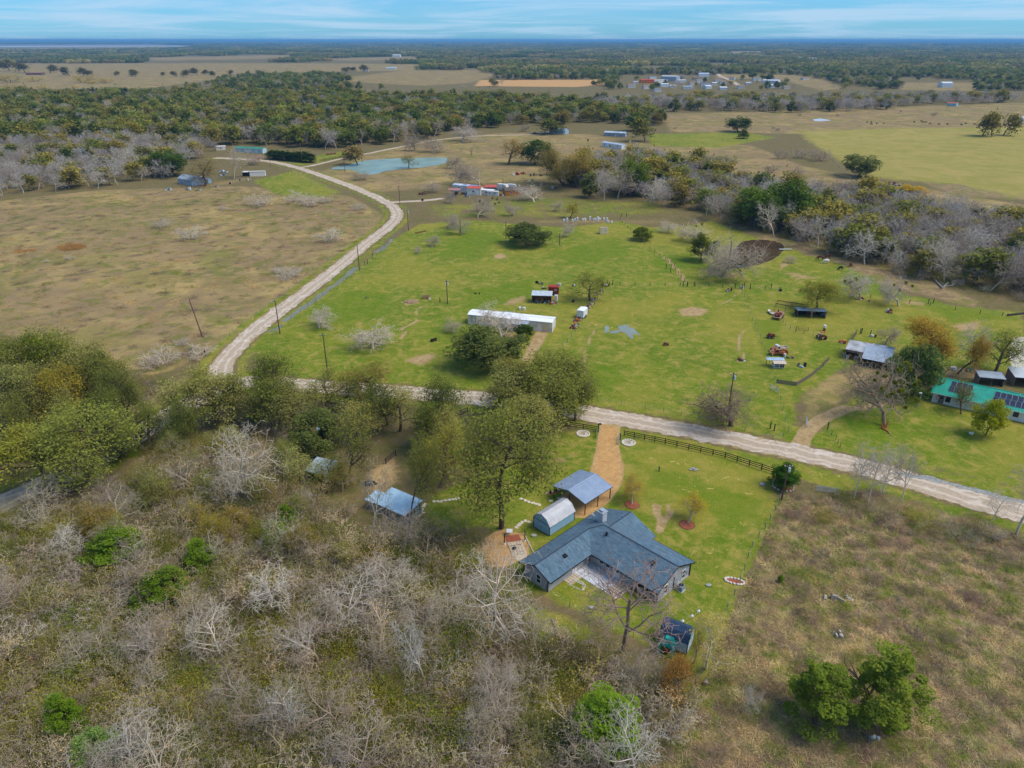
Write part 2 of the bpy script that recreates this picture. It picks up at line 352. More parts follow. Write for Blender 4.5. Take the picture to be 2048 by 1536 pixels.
def ground_mat():
    m, t = newmat('ground_cover'); out = t.add('ShaderNodeOutputMaterial')
    b = t.add('ShaderNodeBsdfPrincipled', {'Roughness': 0.95, 'Specular IOR Level': 0.1})
    pos = t.add('ShaderNodeNewGeometry').outputs['Position']
    # noises at several sizes
    n_big = t.noise(pos, 0.035, 5, 0.6, 0.6); n_mid = t.noise(pos, 0.16, 6, 0.62, 0.8); n_sm = t.noise(pos, 0.7, 6, 0.7, 0.4); n_fine = t.noise(pos, 4.0, 4, 0.75)
    n_b2 = t.noise(t.add('ShaderNodeVectorMath', {0: pos, 1: (913, 411, 0)}, operation='ADD').outputs[0], 0.055, 6, 0.65, 1.0)
    n_m2 = t.noise(t.add('ShaderNodeVectorMath', {0: pos, 1: (-313, 171, 0)}, operation='ADD').outputs[0], 0.3, 6, 0.7, 0.5)
    c = t.add('ShaderNodeSeparateColor', {0: t.add('ShaderNodeAttribute', attribute_name='cover').outputs['Color']})
    al = t.add('ShaderNodeAttribute', attribute_name='cover').outputs['Alpha']
    c2 = t.add('ShaderNodeSeparateColor', {0: t.add('ShaderNodeAttribute', attribute_name='cover2').outputs['Color']})
    def edge(w, n, k=0.5, lo=0.35, hi=0.65):       # breaks a soft border up with noise
        return t.ramp(t.math('ADD', w, t.math('MULTIPLY', t.math('SUBTRACT', n, 0.5), k * 2)), lo, hi)
    f1 = t.ramp(n_fine, 0.3, 0.7)
    wood = t.mix(t.ramp(n_mid, 0.35, 0.65), rgb(116, 102, 74), rgb(98, 98, 52)); wood = t.mix(t.ramp(n_sm, 0.4, 0.7), wood, rgb(130, 110, 84)); 
    n_lo = t.noise(t.add('ShaderNodeVectorMath', {0: pos, 1: (77, -590, 0)}, operation='ADD').outputs[0], 0.022, 4, 0.6, 0.4)
    gr = t.mix(t.ramp(n_b2, 0.38, 0.62), rgb(94, 120, 28), rgb(120, 130, 42))
    gr = t.mix(t.ramp(n_mid, 0.46, 0.66), gr, rgb(94, 116, 28))
    gr = t.mix(t.math('MULTIPLY', t.ramp(n_m2, 0.46, 0.64), 0.75), gr, rgb(168, 148, 96))
    gr = t.mix(t.math('MULTIPLY', t.ramp(n_sm, 0.42, 0.70), 0.6), gr, rgb(150, 138, 76)); gr = t.mix(t.math('MULTIPLY', t.ramp(t.noise(pos, 1.9, 5, 0.75), 0.5, 0.72), 0.55), gr, rgb(168, 150, 98)); gr = t.mix(t.math('MULTIPLY', t.ramp(t.noise(pos, 0.45, 6, 0.7, 1.0), 0.52, 0.66), 0.5), gr, rgb(84, 104, 26))
    gr = t.mix(t.math('MULTIPLY', t.ramp(n_lo, 0.48, 0.64), 0.5), gr, rgb(156, 142, 74))
    gr = t.mix(t.math('MULTIPLY', edge(c2.outputs[0], n_mid, 0.75, 0.3, 0.75), 0.62), gr, t.mix(t.ramp(n_sm, 0.35, 0.65), rgb(88, 118, 18), rgb(108, 124, 36)))
    scar = t.math('MULTIPLY', t.ramp(t.noise(pos, 0.32, 5, 0.6, 2.2), 0.645, 0.675), t.ramp(n_lo, 0.46, 0.56)); gr = t.mix(t.math('MULTIPLY', scar, 0.85), gr, rgb(196, 168, 122))
    al2 = t.add('ShaderNodeAttribute', attribute_name='cover2').outputs['Alpha']
    gr = t.mix(t.math('MULTIPLY', edge(al2, n_b2, 0.5), 0.8), gr, t.mix(t.ramp(n_b2, 0.35, 0.65), rgb(172, 152, 96), rgb(148, 140, 74)))
    ta = t.mix(t.ramp(n_mid, 0.36, 0.64), rgb(154, 132, 94), rgb(132, 114, 84)); ta = t.mix(t.ramp(n_b2, 0.42, 0.62), ta, rgb(172, 148, 100))
    ta = t.mix(t.math('MULTIPLY', t.ramp(n_m2, 0.46, 0.66), 0.5), ta, rgb(140, 120, 92)); ta = t.mix(t.math('MULTIPLY', t.ramp(n_big, 0.46, 0.62), 0.5), ta, rgb(116, 114, 56))
    ta = t.mix(t.math('MULTIPLY', t.ramp(n_sm, 0.5, 0.68), 0.4), ta, rgb(144, 126, 78)); ta = t.mix(t.math('MULTIPLY', edge(c2.outputs[0], n_m2, 1.2, 0.3, 0.9), 0.55), ta, rgb(108, 118, 44))
    ta = t.mix(t.math('MULTIPLY', t.ramp(n_lo, 0.44, 0.6), 0.55), ta, t.mix(t.ramp(n_m2, 0.35, 0.65), rgb(132, 112, 92), rgb(152, 126, 96))); ta = t.mix(t.math('MULTIPLY', t.ramp(t.noise(pos, 0.09, 6, 0.65, 1.5), 0.53, 0.62), 0.6), ta, rgb(102, 110, 46)); ta = t.mix(t.math('MULTIPLY', t.ramp(t.noise(pos, 0.21, 6, 0.7, 1.0), 0.56, 0.64), 0.6), ta, rgb(104, 92, 78))
    ro = t.mix(t.ramp(n_m2, 0.35, 0.65), rgb(122, 102, 82), rgb(160, 138, 104)); ro = t.mix(t.math('MULTIPLY', t.ramp(n_mid, 0.48, 0.62), 0.75), ro, rgb(118, 120, 56))
    di = t.mix(t.ramp(n_sm, 0.35, 0.65), rgb(182, 158, 122), rgb(156, 128, 92)); orr = t.mix(t.ramp(n_sm, 0.3, 0.7), rgb(204, 162, 112), rgb(182, 140, 94))
    di = t.mix(c2.outputs[1], di, orr)
    di = t.mix(t.math('MULTIPLY', c2.outputs[2], 0.7), di, rgb(150, 140, 96))
    col = t.mix(edge(c.outputs[1], n_mid, 0.35), wood, ta)
    col = t.mix(edge(c.outputs[2], n_mid, 0.5), col, ro)
    col = t.mix(edge(c.outputs[0], n_mid, 0.42), col, t.mix(t.math('SUBTRACT', 1.0, t.math('MULTIPLY', al2, 0.8)), gr, t.mix(1.0, gr, (0.93, 0.97, 0.68), 'MULTIPLY')))
    col = t.mix(edge(al, n_sm, 0.5), col, di)
    col = t.mix(0.5, col, t.mix(f1, (0.5, 0.5, 0.48), (1.42, 1.42, 1.4)), 'MULTIPLY')
    hs = t.mix(1.0, col, (1.0, 0.975, 0.84), 'MULTIPLY')
    t.l.new(hs, b.inputs['Base Color'])
    bn = t.add('ShaderNodeBump', {'Strength': 0.55, 'Distance': 0.12, 'Height': t.math('ADD', n_fine, t.math('MULTIPLY', n_sm, 2.0))}); t.l.new(bn.outputs[0], b.inputs['Normal'])
    t.l.new(b.outputs[0], out.inputs[0]); return m
build_ground()

# ------------------------------------------------------------------ roads, water
def road_mat():
    m, t = newmat('gravel_road'); out = t.add('ShaderNodeOutputMaterial'); b = t.add('ShaderNodeBsdfPrincipled', {'Roughness': 0.95, 'Specular IOR Level': 0.1})
    pos = t.add('ShaderNodeNewGeometry').outputs['Position']
    v = t.add('ShaderNodeAttribute', attribute_name='tint').outputs['Fac']
    n1, n2, n3 = t.noise(pos, 0.28, 7, 0.68, 1.2), t.noise(pos, 1.3, 6, 0.7), t.noise(pos, 6, 4, 0.7)
    c = t.mix(t.ramp(n2, 0.35, 0.65), rgb(188, 168, 142), rgb(168, 150, 128))
    c = t.mix(t.math('MULTIPLY', t.ramp(t.math('ADD', n1, t.math('MULTIPLY', t.math('ABSOLUTE', t.math('SUBTRACT', v, 0.5)), 0.22)), 0.58, 0.66), 0.5), c, rgb(222, 208, 192))
    c = t.mix(t.math('MULTIPLY', t.ramp(n3, 0.5, 0.8), 0.3), c, rgb(120, 106, 92))
    trk = t.math('MULTIPLY', t.ramp(t.math('ABSOLUTE', t.math('SUBTRACT', t.math('ABSOLUTE', t.math('SUBTRACT', v, 0.5)), 0.2)), 0.0, 0.1, 1, 0), 0.5)
    c = t.mix(trk, c, rgb(222, 204, 182))
    t.l.new(c, b.inputs['Base Color']); bn = t.add('ShaderNodeBump', {'Strength': 0.4, 'Distance': 0.06, 'Height': n2}); t.l.new(bn.outputs[0], b.inputs['Normal'])
    t.l.new(b.outputs[0], out.inputs[0]); return m
M_ROAD = road_mat()
def ribbon(name, ln, width, m, z, jag=0.25, label=None, step=0.8, cross=5):
    if name == 'ditch_water': width *= U
    ln = np.asarray(ln); seg = np.hypot(*np.diff(ln, axis=0).T); s = np.concatenate([[0], np.cumsum(seg)]); n = max(4, int(s[-1] / step))
    q = np.linspace(0, s[-1], n); c = np.column_stack([np.interp(q, s, ln[:, 0]), np.interp(q, s, ln[:, 1])])
    d = np.gradient(c, axis=0); d /= np.hypot(*d.T)[:, None] + 1e-9; nn = np.column_stack([-d[:, 1], d[:, 0]])
    def wob(): 
        w = np.interp(q, np.arange(0, s[-1] + 6, 3), NR.normal(0, 1, len(np.arange(0, s[-1] + 6, 3)))); return jag * (0.8 * w + 0.5 * NR.normal(0, 1, n))
    L, Rr = width / 2 + wob(), width / 2 + wob()
    t = np.linspace(0, 1, cross); off = -L[:, None] * (1 - t) + Rr[:, None] * t
    pts = c[:, None, :] + off[..., None] * nn[:, None, :]
    V = np.concatenate([pts.reshape(-1, 2), np.full((n * cross, 1), z)], 1)
    i = np.arange(n - 1)[:, None] * cross + np.arange(cross - 1)[None, :]
    Q = np.stack([i, i + 1, i + cross + 1, i + cross], -1).reshape(-1, 4)
    if np.cross(d[0], nn[0]) > 0: Q = Q[:, ::-1]
    return tag(link(name, npmesh(name, V, Q, [m], tint=np.tile(t, n), smooth=True)), label, kind='structure')
ribbon('gravel_road', *ROADS['main'], M_ROAD, 0.016, 0.42, 'pale patched gravel road crossing the whole view')
ribbon('gravel_road', *ROADS['north'], M_ROAD, 0.012, 0.42, 'pale gravel road curving away to the far pond')
ribbon('farm_lane', *ROADS['lane'], M_ROAD, 0.008, 0.25, 'narrow pale lane passing behind the teal pond')
ribbon('driveway', *ROADS['spur'], M_ROAD, 0.008, 0.2, 'short pale drive leading to the trailer cluster')
def water_mat(name, col, rough=0.06, scale=0.6, strength=0.08, spec=0.22):
    m, t = newmat(name); out = t.add('ShaderNodeOutputMaterial'); pos = t.add('ShaderNodeNewGeometry').outputs['Position']
    b = t.add('ShaderNodeBsdfPrincipled', {'Roughness': rough, 'Specular IOR Level': spec, 'IOR': 1.33, 'Base Color': tuple(col) + (1,)})
    n = t.noise(pos, scale, 3, 0.5); t.l.new(t.mix(t.ramp(t.noise(pos, 0.08, 3), 0.35, 0.65), col, tuple(q * 0.8 for q in col)), b.inputs['Base Color'])
    bn = t.add('ShaderNodeBump', {'Strength': strength, 'Distance': 0.05, 'Height': n}); t.l.new(bn.outputs[0], b.inputs['Normal'])
    t.l.new(b.outputs[0], out.inputs[0]); return m
def poly_sheet(name, poly, m, z, label, grow=0.0, kind='structure', jag=0.0, k=5):
    c = np.mean(poly, 0); pp = catmull(list(map(tuple, poly)) + [tuple(poly[0])], k)[:-1]; v = pp - c; r = np.hypot(*v.T)[:, None]
    pp = c + v / r * (r + grow + (NR.normal(0, jag, r.shape) if jag else 0))
    mb = MB(); n = len(pp); mb.raw([(c[0], c[1], z)] + [(x, y, z) for x, y in pp], [(0, i + 1, (i + 1) % n + 1) for i in range(n)])
    o = mb.build(name, m); 
    if o.data.polygons[0].normal.z < 0: o.data.flip_normals()
    return tag(o, label, kind=kind)
poly_sheet('pond_water', POND_W, water_mat('teal_water', rgb(136, 160, 146), 0.3), -0.12, 'milky teal pond beside the bend of the gravel road', 1.5)
poly_sheet('pond_water', POND_D, water_mat('dark_water', rgb(88, 70, 52), 0.03, 0.5, 0.01, 1.0), -0.12, 'dark brown stock pond with bare tree on its bank', 1.0)
poly_sheet('pond_water', POND_B, water_mat('muddy_water', rgb(196, 186, 158), 0.2), -0.12, 'beige muddy pond cut off by the picture edge', 1.0)
M_PUD = water_mat('puddle_water', rgb(128, 130, 108), 0.4, spec=0.08)
ribbon('ditch_water', pline([(566,643),(600,620),(640,592),(680,562),(712,535)]), 1.5, M_PUD, 0.02, 0.3, 'standing water in the roadside ditch')
ribbon('ditch_water', pline([(538,664),(552,658),(562,650)]), 1.5, M_PUD, 0.02, 0.3, 'small puddle of ditch water by the utility pole')
ribbon('ditch_water', pline([(750,505),(768,494),(785,478)]), 1.6, M_PUD, 0.02, 0.5, 'patchy water in the ditch on the road bend')
ribbon('ditch_water', pline([(1790,945),(1850,956),(1930,975),(2060,1008)]), 1.1, mat('ditch_stone', rgb(160,158,150), rgb(120,122,112), 1.5), 0.02, 0.4, 'grey wet ditch beyond the road at the right')

M_POOL = water_mat('rain_water', rgb(140, 150, 138), 0.2, spec=0.2)
for i, pl in enumerate([[(1209,655),(1215,651),(1219,655),(1218,662),(1213,666),(1208,661)], [(1236,652),(1250,650),(1262,655),(1273,662),(1278,670),(1268,668),(1266,677),(1258,674),(1250,667),(1240,661)], [(1219,664),(1228,661),(1240,660),(1240,664),(1226,667)]]):
    poly_sheet('puddle', [P(*p) for p in pl], M_POOL, 0.012 + 0.004 * i, ['small rain puddle in the right hand pasture', 'largest rain puddle in the right hand pasture', 'thin puddle joining the two pasture puddles'][i], 0.0, 'structure', 0.25, 4)
# ------------------------------------------------------------------ vegetation
def leaf_mat():
    m, t = newmat('leaves'); out = t.add('ShaderNodeOutputMaterial'); oi = t.add('ShaderNodeObjectInfo'); oc = t.add('ShaderNodeAttribute', attribute_name='col', attribute_type='INSTANCER').outputs['Color']
    tn = t.add('ShaderNodeAttribute', attribute_name='tint').outputs['Fac']
    c = t.mix(1.0, oc, t.mix(tn, (1.32, 1.27, 0.68), (2.5, 2.32, 1.28)), 'MULTIPLY')
    c = t.mix(1.0, c, t.mix(oi.outputs['Random'], (0.78, 0.82, 0.85), (1.22, 1.16, 1.1)), 'MULTIPLY')
    d = t.add('ShaderNodeBsdfDiffuse', {'Color': c}); tr = t.add('ShaderNodeBsdfTranslucent', {'Color': c})
    t.l.new(t.add('ShaderNodeMixShader', {0: 0.3, 1: d.outputs[0], 2: tr.outputs[0]}).outputs[0], out.inputs[0]); return m
def bark_mat():
    m, t = newmat('bark'); out = t.add('ShaderNodeOutputMaterial'); oi = t.add('ShaderNodeObjectInfo'); oc = t.add('ShaderNodeAttribute', attribute_name='col', attribute_type='INSTANCER').outputs['Color']
    n = t.noise(t.add('ShaderNodeTexCoord').outputs['Object'], 1.1, 4)
    c = t.mix(1.0, oc, t.mix(n, (1.05, 1.03, 0.95), (2.05, 2.0, 1.85)), 'MULTIPLY')
    c = t.mix(1.0, c, t.mix(oi.outputs['Random'], (0.8, 0.8, 0.82), (1.2, 1.18, 1.15)), 'MULTIPLY')
    d = t.add('ShaderNodeBsdfDiffuse', {'Color': c}); t.l.new(d.outputs[0], out.inputs[0]); return m
M_LEAF, M_BARK = leaf_mat(), bark_mat()
def dry_mat():
    m = M_LEAF.copy(); m.name = 'dry_stalks'
    for n in m.node_tree.nodes:
        if n.type == 'MIX' and n.blend_type == 'MIX' and abs(n.inputs[6].default_value[2] - 0.68) < 0.01: n.inputs[6].default_value = (1.15, 1.16, 1.15, 1); n.inputs[7].default_value = (2.4, 2.42, 2.3, 1)
    return m
M_DRY = dry_mat()

def grow(rg, H, r0, first=0.3, lean=0.0, spread=0.8, levels=3, kids=(6, 5, 4), up=0.15, crook=0.22, ratio=0.55, stems=1, taper=0.45):
    """branch skeleton: list of (p0, p1, r0, r1, level) and the twig tips"""
    segs, tips = [], []
    def branch(p, d, L, r, lv):
        n = 4 if lv == 0 else 3; pts = [p]; rr = [r]; q = d.copy()
        for i in range(n):
            q = q + np.array([rg.gauss(0, crook), rg.gauss(0, crook), rg.gauss(0, crook * 0.6) + up * (0.6 if lv else 0.2)]); q = q / np.linalg.norm(q)
            p = p + q * (L / n); pts.append(p); rr.append(r * (1 - (1 - taper) * (i + 1) / n))
            segs.append((pts[-2], pts[-1], rr[-2], rr[-1], lv))
        if lv >= levels: tips.append(p); return
        k = kids[min(lv, len(kids) - 1)]
        for j in range(k):
            t = first + (1 - first) * (j + rg.uniform(0.2, 0.9)) / k if lv == 0 else 0.25 + 0.75 * (j + rg.random()) / k
            t = min(t, 0.99); i = int(t * n); f = t * n - i
            o = pts[i] * (1 - f) + pts[i + 1] * f; dd = pts[i + 1] - pts[i]; dd = dd / np.linalg.norm(dd)
            a = 2.4 * j + rg.uniform(-0.5, 0.5) + lv; side = np.cross(dd, [0.3, 0.2, 1.0]); side /= np.linalg.norm(side) + 1e-9; s2 = np.cross(dd, side)
            nd = dd * (1 - spread * 0.55) + (side * math.cos(a) + s2 * math.sin(a)) * spread * rg.uniform(0.8, 1.15)
            if lv == 0: nd[2] = abs(nd[2]) * 0.6 + 0.18
            branch(o, nd / np.linalg.norm(nd), L * ratio * rg.uniform(0.75, 1.2) * (1.15 - 0.45 * t if lv == 0 else 1), max(rr[i] * 0.55, 0.012), lv + 1)
        if lv: tips.append(p)
    for s in range(stems):
        a = 2 * math.pi * s / stems + rg.random(); d = np.array([math.cos(a) * lean, math.sin(a) * lean, 1.0]); d /= np.linalg.norm(d)
        branch(np.array([math.cos(a), math.sin(a), 0]) * (0.15 * (stems > 1)) + np.array([0, 0, -0.1]), d, H * (0.78 if levels > 1 else 1) * rg.uniform(0.85, 1.0), r0, 0)
    return segs, np.array(tips)
def tubes(segs, sides=4, thick=0.0):
    p0 = np.array([s[0] for s in segs]); p1 = np.array([s[1] for s in segs]); r0 = np.array([s[2] for s in segs]) + thick; r1 = np.array([s[3] for s in segs]) + thick
    d = p1 - p0; d /= np.linalg.norm(d, axis=1)[:, None] + 1e-9
    ref = np.where(np.abs(d[:, 2:3]) < 0.9, np.array([[0, 0, 1.0]]), np.array([[1.0, 0, 0]])); u = np.cross(d, ref); u /= np.linalg.norm(u, axis=1)[:, None]; w = np.cross(d, u)
    a = 2 * np.pi * np.arange(sides) / sides; ring = u[:, None] * np.cos(a)[None, :, None] + w[:, None] * np.sin(a)[None, :, None]
    V = np.concatenate([p0[:, None] + ring * r0[:, None, None], p1[:, None] + ring * r1[:, None, None]], 1).reshape(-1, 3)
    b = np.arange(len(segs))[:, None] * 2 * sides; k = np.arange(sides); k1 = (k + 1) % sides
    Q = np.stack([b + k, b + k1, b + sides + k1, b + sides + k], -1).reshape(-1, 4); return V, Q
def leaf_quads(nr, C, size, clump_id=None, flat=0.0, ragged=0.45, aspect=0.62):
    n = len(C); nn = nr.normal(size=(n, 3)); nn[:, 2] = np.abs(nn[:, 2]) + 0.9; nn /= np.linalg.norm(nn, axis=1)[:, None]
    u = np.cross(nn, nr.normal(size=(n, 3))); u /= np.linalg.norm(u, axis=1)[:, None]; v = np.cross(nn, u)
    s = size * np.exp(nr.normal(0, ragged * 0.6, n))[:, None]
    V = np.stack([C - u * s, C - v * s * aspect, C + u * s, C + v * s * aspect], 1).reshape(-1, 3); Q = np.arange(4 * n).reshape(-1, 4)
    t = nr.random(n) * 0.6 + 0.2
    if clump_id is not None: t = t * 0.5 + (nr.random(clump_id.max() + 1))[clump_id] * 0.5
    return V, Q, np.repeat(np.clip(t, 0, 1), 4)
def extent(V): return float(np.percentile(np.abs(V[:, :2]), 86) * 2), float(np.percentile(V[:, 2], 99.5))
LIB = {}
def lib(key, trunk, crown, w, h): LIB.setdefault(key, []).append((trunk, crown, w, h))
def make_oak(key, seed, H=11, n_leaf=4200, size=0.24, fill=0.95, levels=3, spread=0.95, first=0.3, kids=(8, 5, 3), r0=0.3, twigs=True):
    rg, nr = random.Random(seed), np.random.default_rng(seed)
    segs, tips = grow(rg, H, r0, first=first, spread=spread, levels=levels, kids=kids, ratio=0.52, up=0.1)
    tr = npmesh(key + '_trunk', *tubes([s for s in segs if s[4] < 2 or twigs], 4), [M_BARK])
    k = nr.integers(0, len(tips), n_leaf); C = tips[k] + nr.normal(0, fill, (n_leaf, 3)) * [1, 1, 0.6]
    V, Q, t = leaf_quads(nr, C, size, k, 0.35); lib(key, tr, npmesh(key + '_crown', V, Q, [M_LEAF], t), *extent(V))
def make_dense(key, seed, W=8, H=7, n_leaf=4200, size=0.26, lobes=34, stem=1.2, cone=0.0, rf=0.17):
    """closed crown of leaf clumps: live oaks, cedars and hedges"""
    rg, nr = random.Random(seed), np.random.default_rng(seed)
    L = nr.normal(size=(lobes, 3)); L /= np.linalg.norm(L, axis=1)[:, None]; L *= nr.uniform(0.45, 1.08, lobes)[:, None]
    z = (L[:, 2] + 1) / 2; taper = (1 - cone * z); L[:, :2] *= taper[:, None]
    C0 = np.column_stack([L[:, 0] * W * 0.42, L[:, 1] * W * 0.42, stem + z * (H - stem) * 0.95]); rad = np.minimum(W, H) * rf * (0.55 + 0.6 * nr.random(lobes)) * (1 - 0.55 * cone * z)
    k = nr.integers(0, lobes, n_leaf); d = nr.normal(size=(n_leaf, 3)); d /= np.linalg.norm(d, axis=1)[:, None]
    C = C0[k] + d * (rad[k] * nr.uniform(0.72, 1.06, n_leaf))[:, None] * [1, 1, 0.9]; C[:, 2] = np.maximum(C[:, 2], 0.15)
    V, Q, t = leaf_quads(nr, C, size, k, 0.2)
    segs, _ = grow(rg, H * 0.62, W * 0.028, first=0.3, levels=1, kids=(7,), spread=0.5, ratio=0.4)
    lib(key, npmesh(key + '_trunk', *tubes(segs, 4), [M_BARK]), npmesh(key + '_crown', V, Q, [M_LEAF], t), *extent(V))
def make_bare(key, seed, H=9, r0=0.16, levels=4, kids=(7, 5, 4, 3), spread=0.85, first=0.3, thick=0.0, stems=1, lean=0.0, ratio=0.55, crook=0.2, up=0.12, leaf=0, lsize=0.16, ln_sd=0.5):
    rg, nr = random.Random(seed), np.random.default_rng(seed)
    segs, tips = grow(rg, H, r0, first=first, spread=spread, levels=levels, kids=kids, stems=stems, lean=lean, ratio=ratio, crook=crook, up=up)
    lo = [s for s in segs if s[4] < 2]; hi = [s for s in segs if s[4] >= 2]
    tr = npmesh(key + '_trunk', *tubes(lo, 4, thick), [M_BARK]); V, Q = tubes(hi, 3, thick)
    t = np.full(len(V), 0.5); me = [M_BARK, M_LEAF]; mi = np.zeros(len(Q), int)
    if leaf:
        k = nr.integers(0, len(tips), leaf); v2, q2, t2 = leaf_quads(nr, tips[k] + nr.normal(0, ln_sd, (leaf, 3)), lsize, k)
        Q = np.concatenate([Q, q2 + len(V)]); mi = np.concatenate([mi, np.ones(leaf, int)]); V = np.concatenate([V, v2]); t = np.concatenate([t, t2])
    lib(key, tr, npmesh(key + '_crown', V, Q, me, t, mi), *extent(V))
for s in range(4): make_oak('oak', 21 + s, 11 + s % 2, 10500, 0.108, 0.55, levels=4, kids=(8, 5, 4, 3), first=0.28, spread=1.0)
for s in range(3): make_oak('thin', 41 + s, 11, 4200, 0.105, 0.55, levels=4, kids=(8, 5, 4, 3), spread=0.9)
for s in range(2): make_oak('tall', 51 + s, 17, 11500, 0.125, 0.66, levels=4, kids=(9, 5, 4, 3), first=0.42, spread=0.95, r0=0.32)
for s in range(3): make_dense('live', 61 + s, 8, 6.6, 12000, 0.12, 64, 1.0, 0.0, 0.15)
for s in range(3): make_dense('cedar', 71 + s, 4.2, 6.0, 17000, 0.05, 95, 0.3, 0.62, 0.125)
for s in range(2): make_dense('loosecedar', 76 + s, 4.2, 5.6, 11000, 0.055, 70, 0.2, 0.5, 0.10)
for s in range(4): make_bare('bare', 81 + s, 9, 0.17, 4, (9, 6, 4, 3), thick=0.006)
for s in range(3): make_bare('wide', 91 + s, 6.5, 0.2, 4, (9, 6, 5, 4), spread=1.15, first=0.22, stems=1, ratio=0.62, crook=0.3, up=0.03, thick=0.005)
for s in range(2): make_bare('poplar', 96 + s, 13, 0.2, 4, (9, 6, 4, 3), first=0.5, spread=0.9, thick=0.006)
for s in range(4): make_bare('shrub', 101 + s, 2.8, 0.035, 3, (5, 4, 4), stems=7, lean=0.75, first=0.15, thick=0.005, ratio=0.5)
for s in range(4): make_bare('leafshrub', 111 + s, 2.6, 0.03, 2, (5, 4), stems=6, lean=0.8, first=0.2, thick=0.004, leaf=950, lsize=0.052, ln_sd=0.34)
for s in range(3): make_bare('sapling', 121 + s, 5.5, 0.06, 3, (8, 4, 3), stems=1, spread=0.65, first=0.25, thick=0.006, ratio=0.42, leaf=260, lsize=0.045)
for s in range(3): make_oak('midoak', 131 + s, 10, 900, 0.46, 1.0, levels=2, kids=(8, 5), twigs=True)
for s in range(2): make_dense('midlive', 141 + s, 9, 8, 1000, 0.5, 26, 1.2)
for s in range(3): make_bare('midbare', 151 + s, 9, 0.16, 3, (9, 6, 6), thick=0.02, leaf=0)
def make_grove(seed, n, rad, leaf, size):
    nr = np.random.default_rng(seed); a = nr.random(n) * 6.283; r = rad * np.sqrt(nr.random(n)); h = nr.uniform(6, 11, n); w = nr.uniform(3.2, 5.4, n)
    k = nr.integers(0, n, leaf); d = nr.normal(size=(leaf, 3)); d /= np.linalg.norm(d, axis=1)[:, None]; d *= nr.uniform(0.7, 1.0, leaf)[:, None]
    C = np.column_stack([a[k] * 0 + r[k] * np.cos(a[k]) + d[:, 0] * w[k], r[k] * np.sin(a[k]) + d[:, 1] * w[k], h[k] * 0.55 + d[:, 2] * h[k] * 0.45])
    V, Q, t = leaf_quads(nr, C, size, k, 0.3); lib('grove', None, npmesh('grove', V, Q, [M_LEAF], t), rad * 2, 10)
for s in range(4): make_grove(161 + s, 22, 30, 1700, 1.15)

# crown colours (linear albedo) and bark colours
OLIVE, DOLIVE, LOLIVE = rgb(100, 103, 60), rgb(84, 94, 52), rgb(116, 116, 78)
LIVEC, CEDARC, YGREEN = rgb(74, 84, 56), rgb(80, 104, 34), rgb(124, 128, 34)
RUST, GOLD, PALEG = rgb(136, 98, 56), rgb(150, 118, 40), rgb(126, 128, 92)
TWIG, PALE, DARKB, WHITEB, TWIGR = rgb(144, 132, 118), rgb(160, 150, 138), rgb(84, 72, 58), rgb(168, 161, 151), rgb(146, 124, 114)
def obcol(o, c): o['col'] = (c[0], c[1], c[2])
TREES = []
def plant(name, key, loc, h, w=None, col=OLIVE, bark=DARKB, label='', cat='tree', group=None, rz=None, var=None, parts=True):
    v = LIB[key][(RG.randrange(99) if var is None else var) % len(LIB[key])]; sz = h / v[3]; sw = (w / v[2]) if w else sz * RG.uniform(0.9, 1.12)
    t = thing(name, label, cat, (loc[0], loc[1], 0), RG.uniform(0, 6.28) if rz is None else rz, group); t.scale = (sw, sw, sz)
    tr = link('trunk', v[0], t); obcol(tr, bark); cr = link('crown', v[1], t); obcol(cr, col)
    TREES.append((loc[0], loc[1], (w or h) * 0.5)); return t
def tree_px(name, key, bx, by, ty, wpx, col, label, bark=DARKB, group=None, cat='tree', var=None):
    h = height_to(bx, by, ty); return plant(name, key, P(bx, by), max(h, 0.6), wpx / ppm(by) * 1.0, col, bark, label, cat, group, None, var)
def scatter_px(poly, spacing, jitter=1.0, seed=1, thin=None):
    """random spread of ground points inside a pixel polygon"""
    spacing *= U; nr = np.random.default_rng(seed); pw = np.array([P(*p) for p in poly]); lo, hi = pw.min(0), pw.max(0)
    gx, gy = np.meshgrid(np.arange(lo[0], hi[0], spacing), np.arange(lo[1], hi[1], spacing)); q = np.column_stack([gx.ravel(), gy.ravel()])
    q += nr.uniform(-0.5, 0.5, q.shape) * spacing * jitter; return q[_sdist(q, pw) > 0]
def clear(q, polys=(), roads=1.5, trees=0.0):
    k = np.ones(len(q), bool)
    for ln, wd in ROADS.values(): k &= _pdist(q, ln) > wd / 2 + roads
    for p in polys: k &= _sdist(q, [P(*c) for c in p]) < 0.5
    for pd in (POND_W, POND_D, POND_B): k &= _sdist(q, pd) < -1.0
    return q[k]
SRC = bpy.data.collections.new('plant_stock')
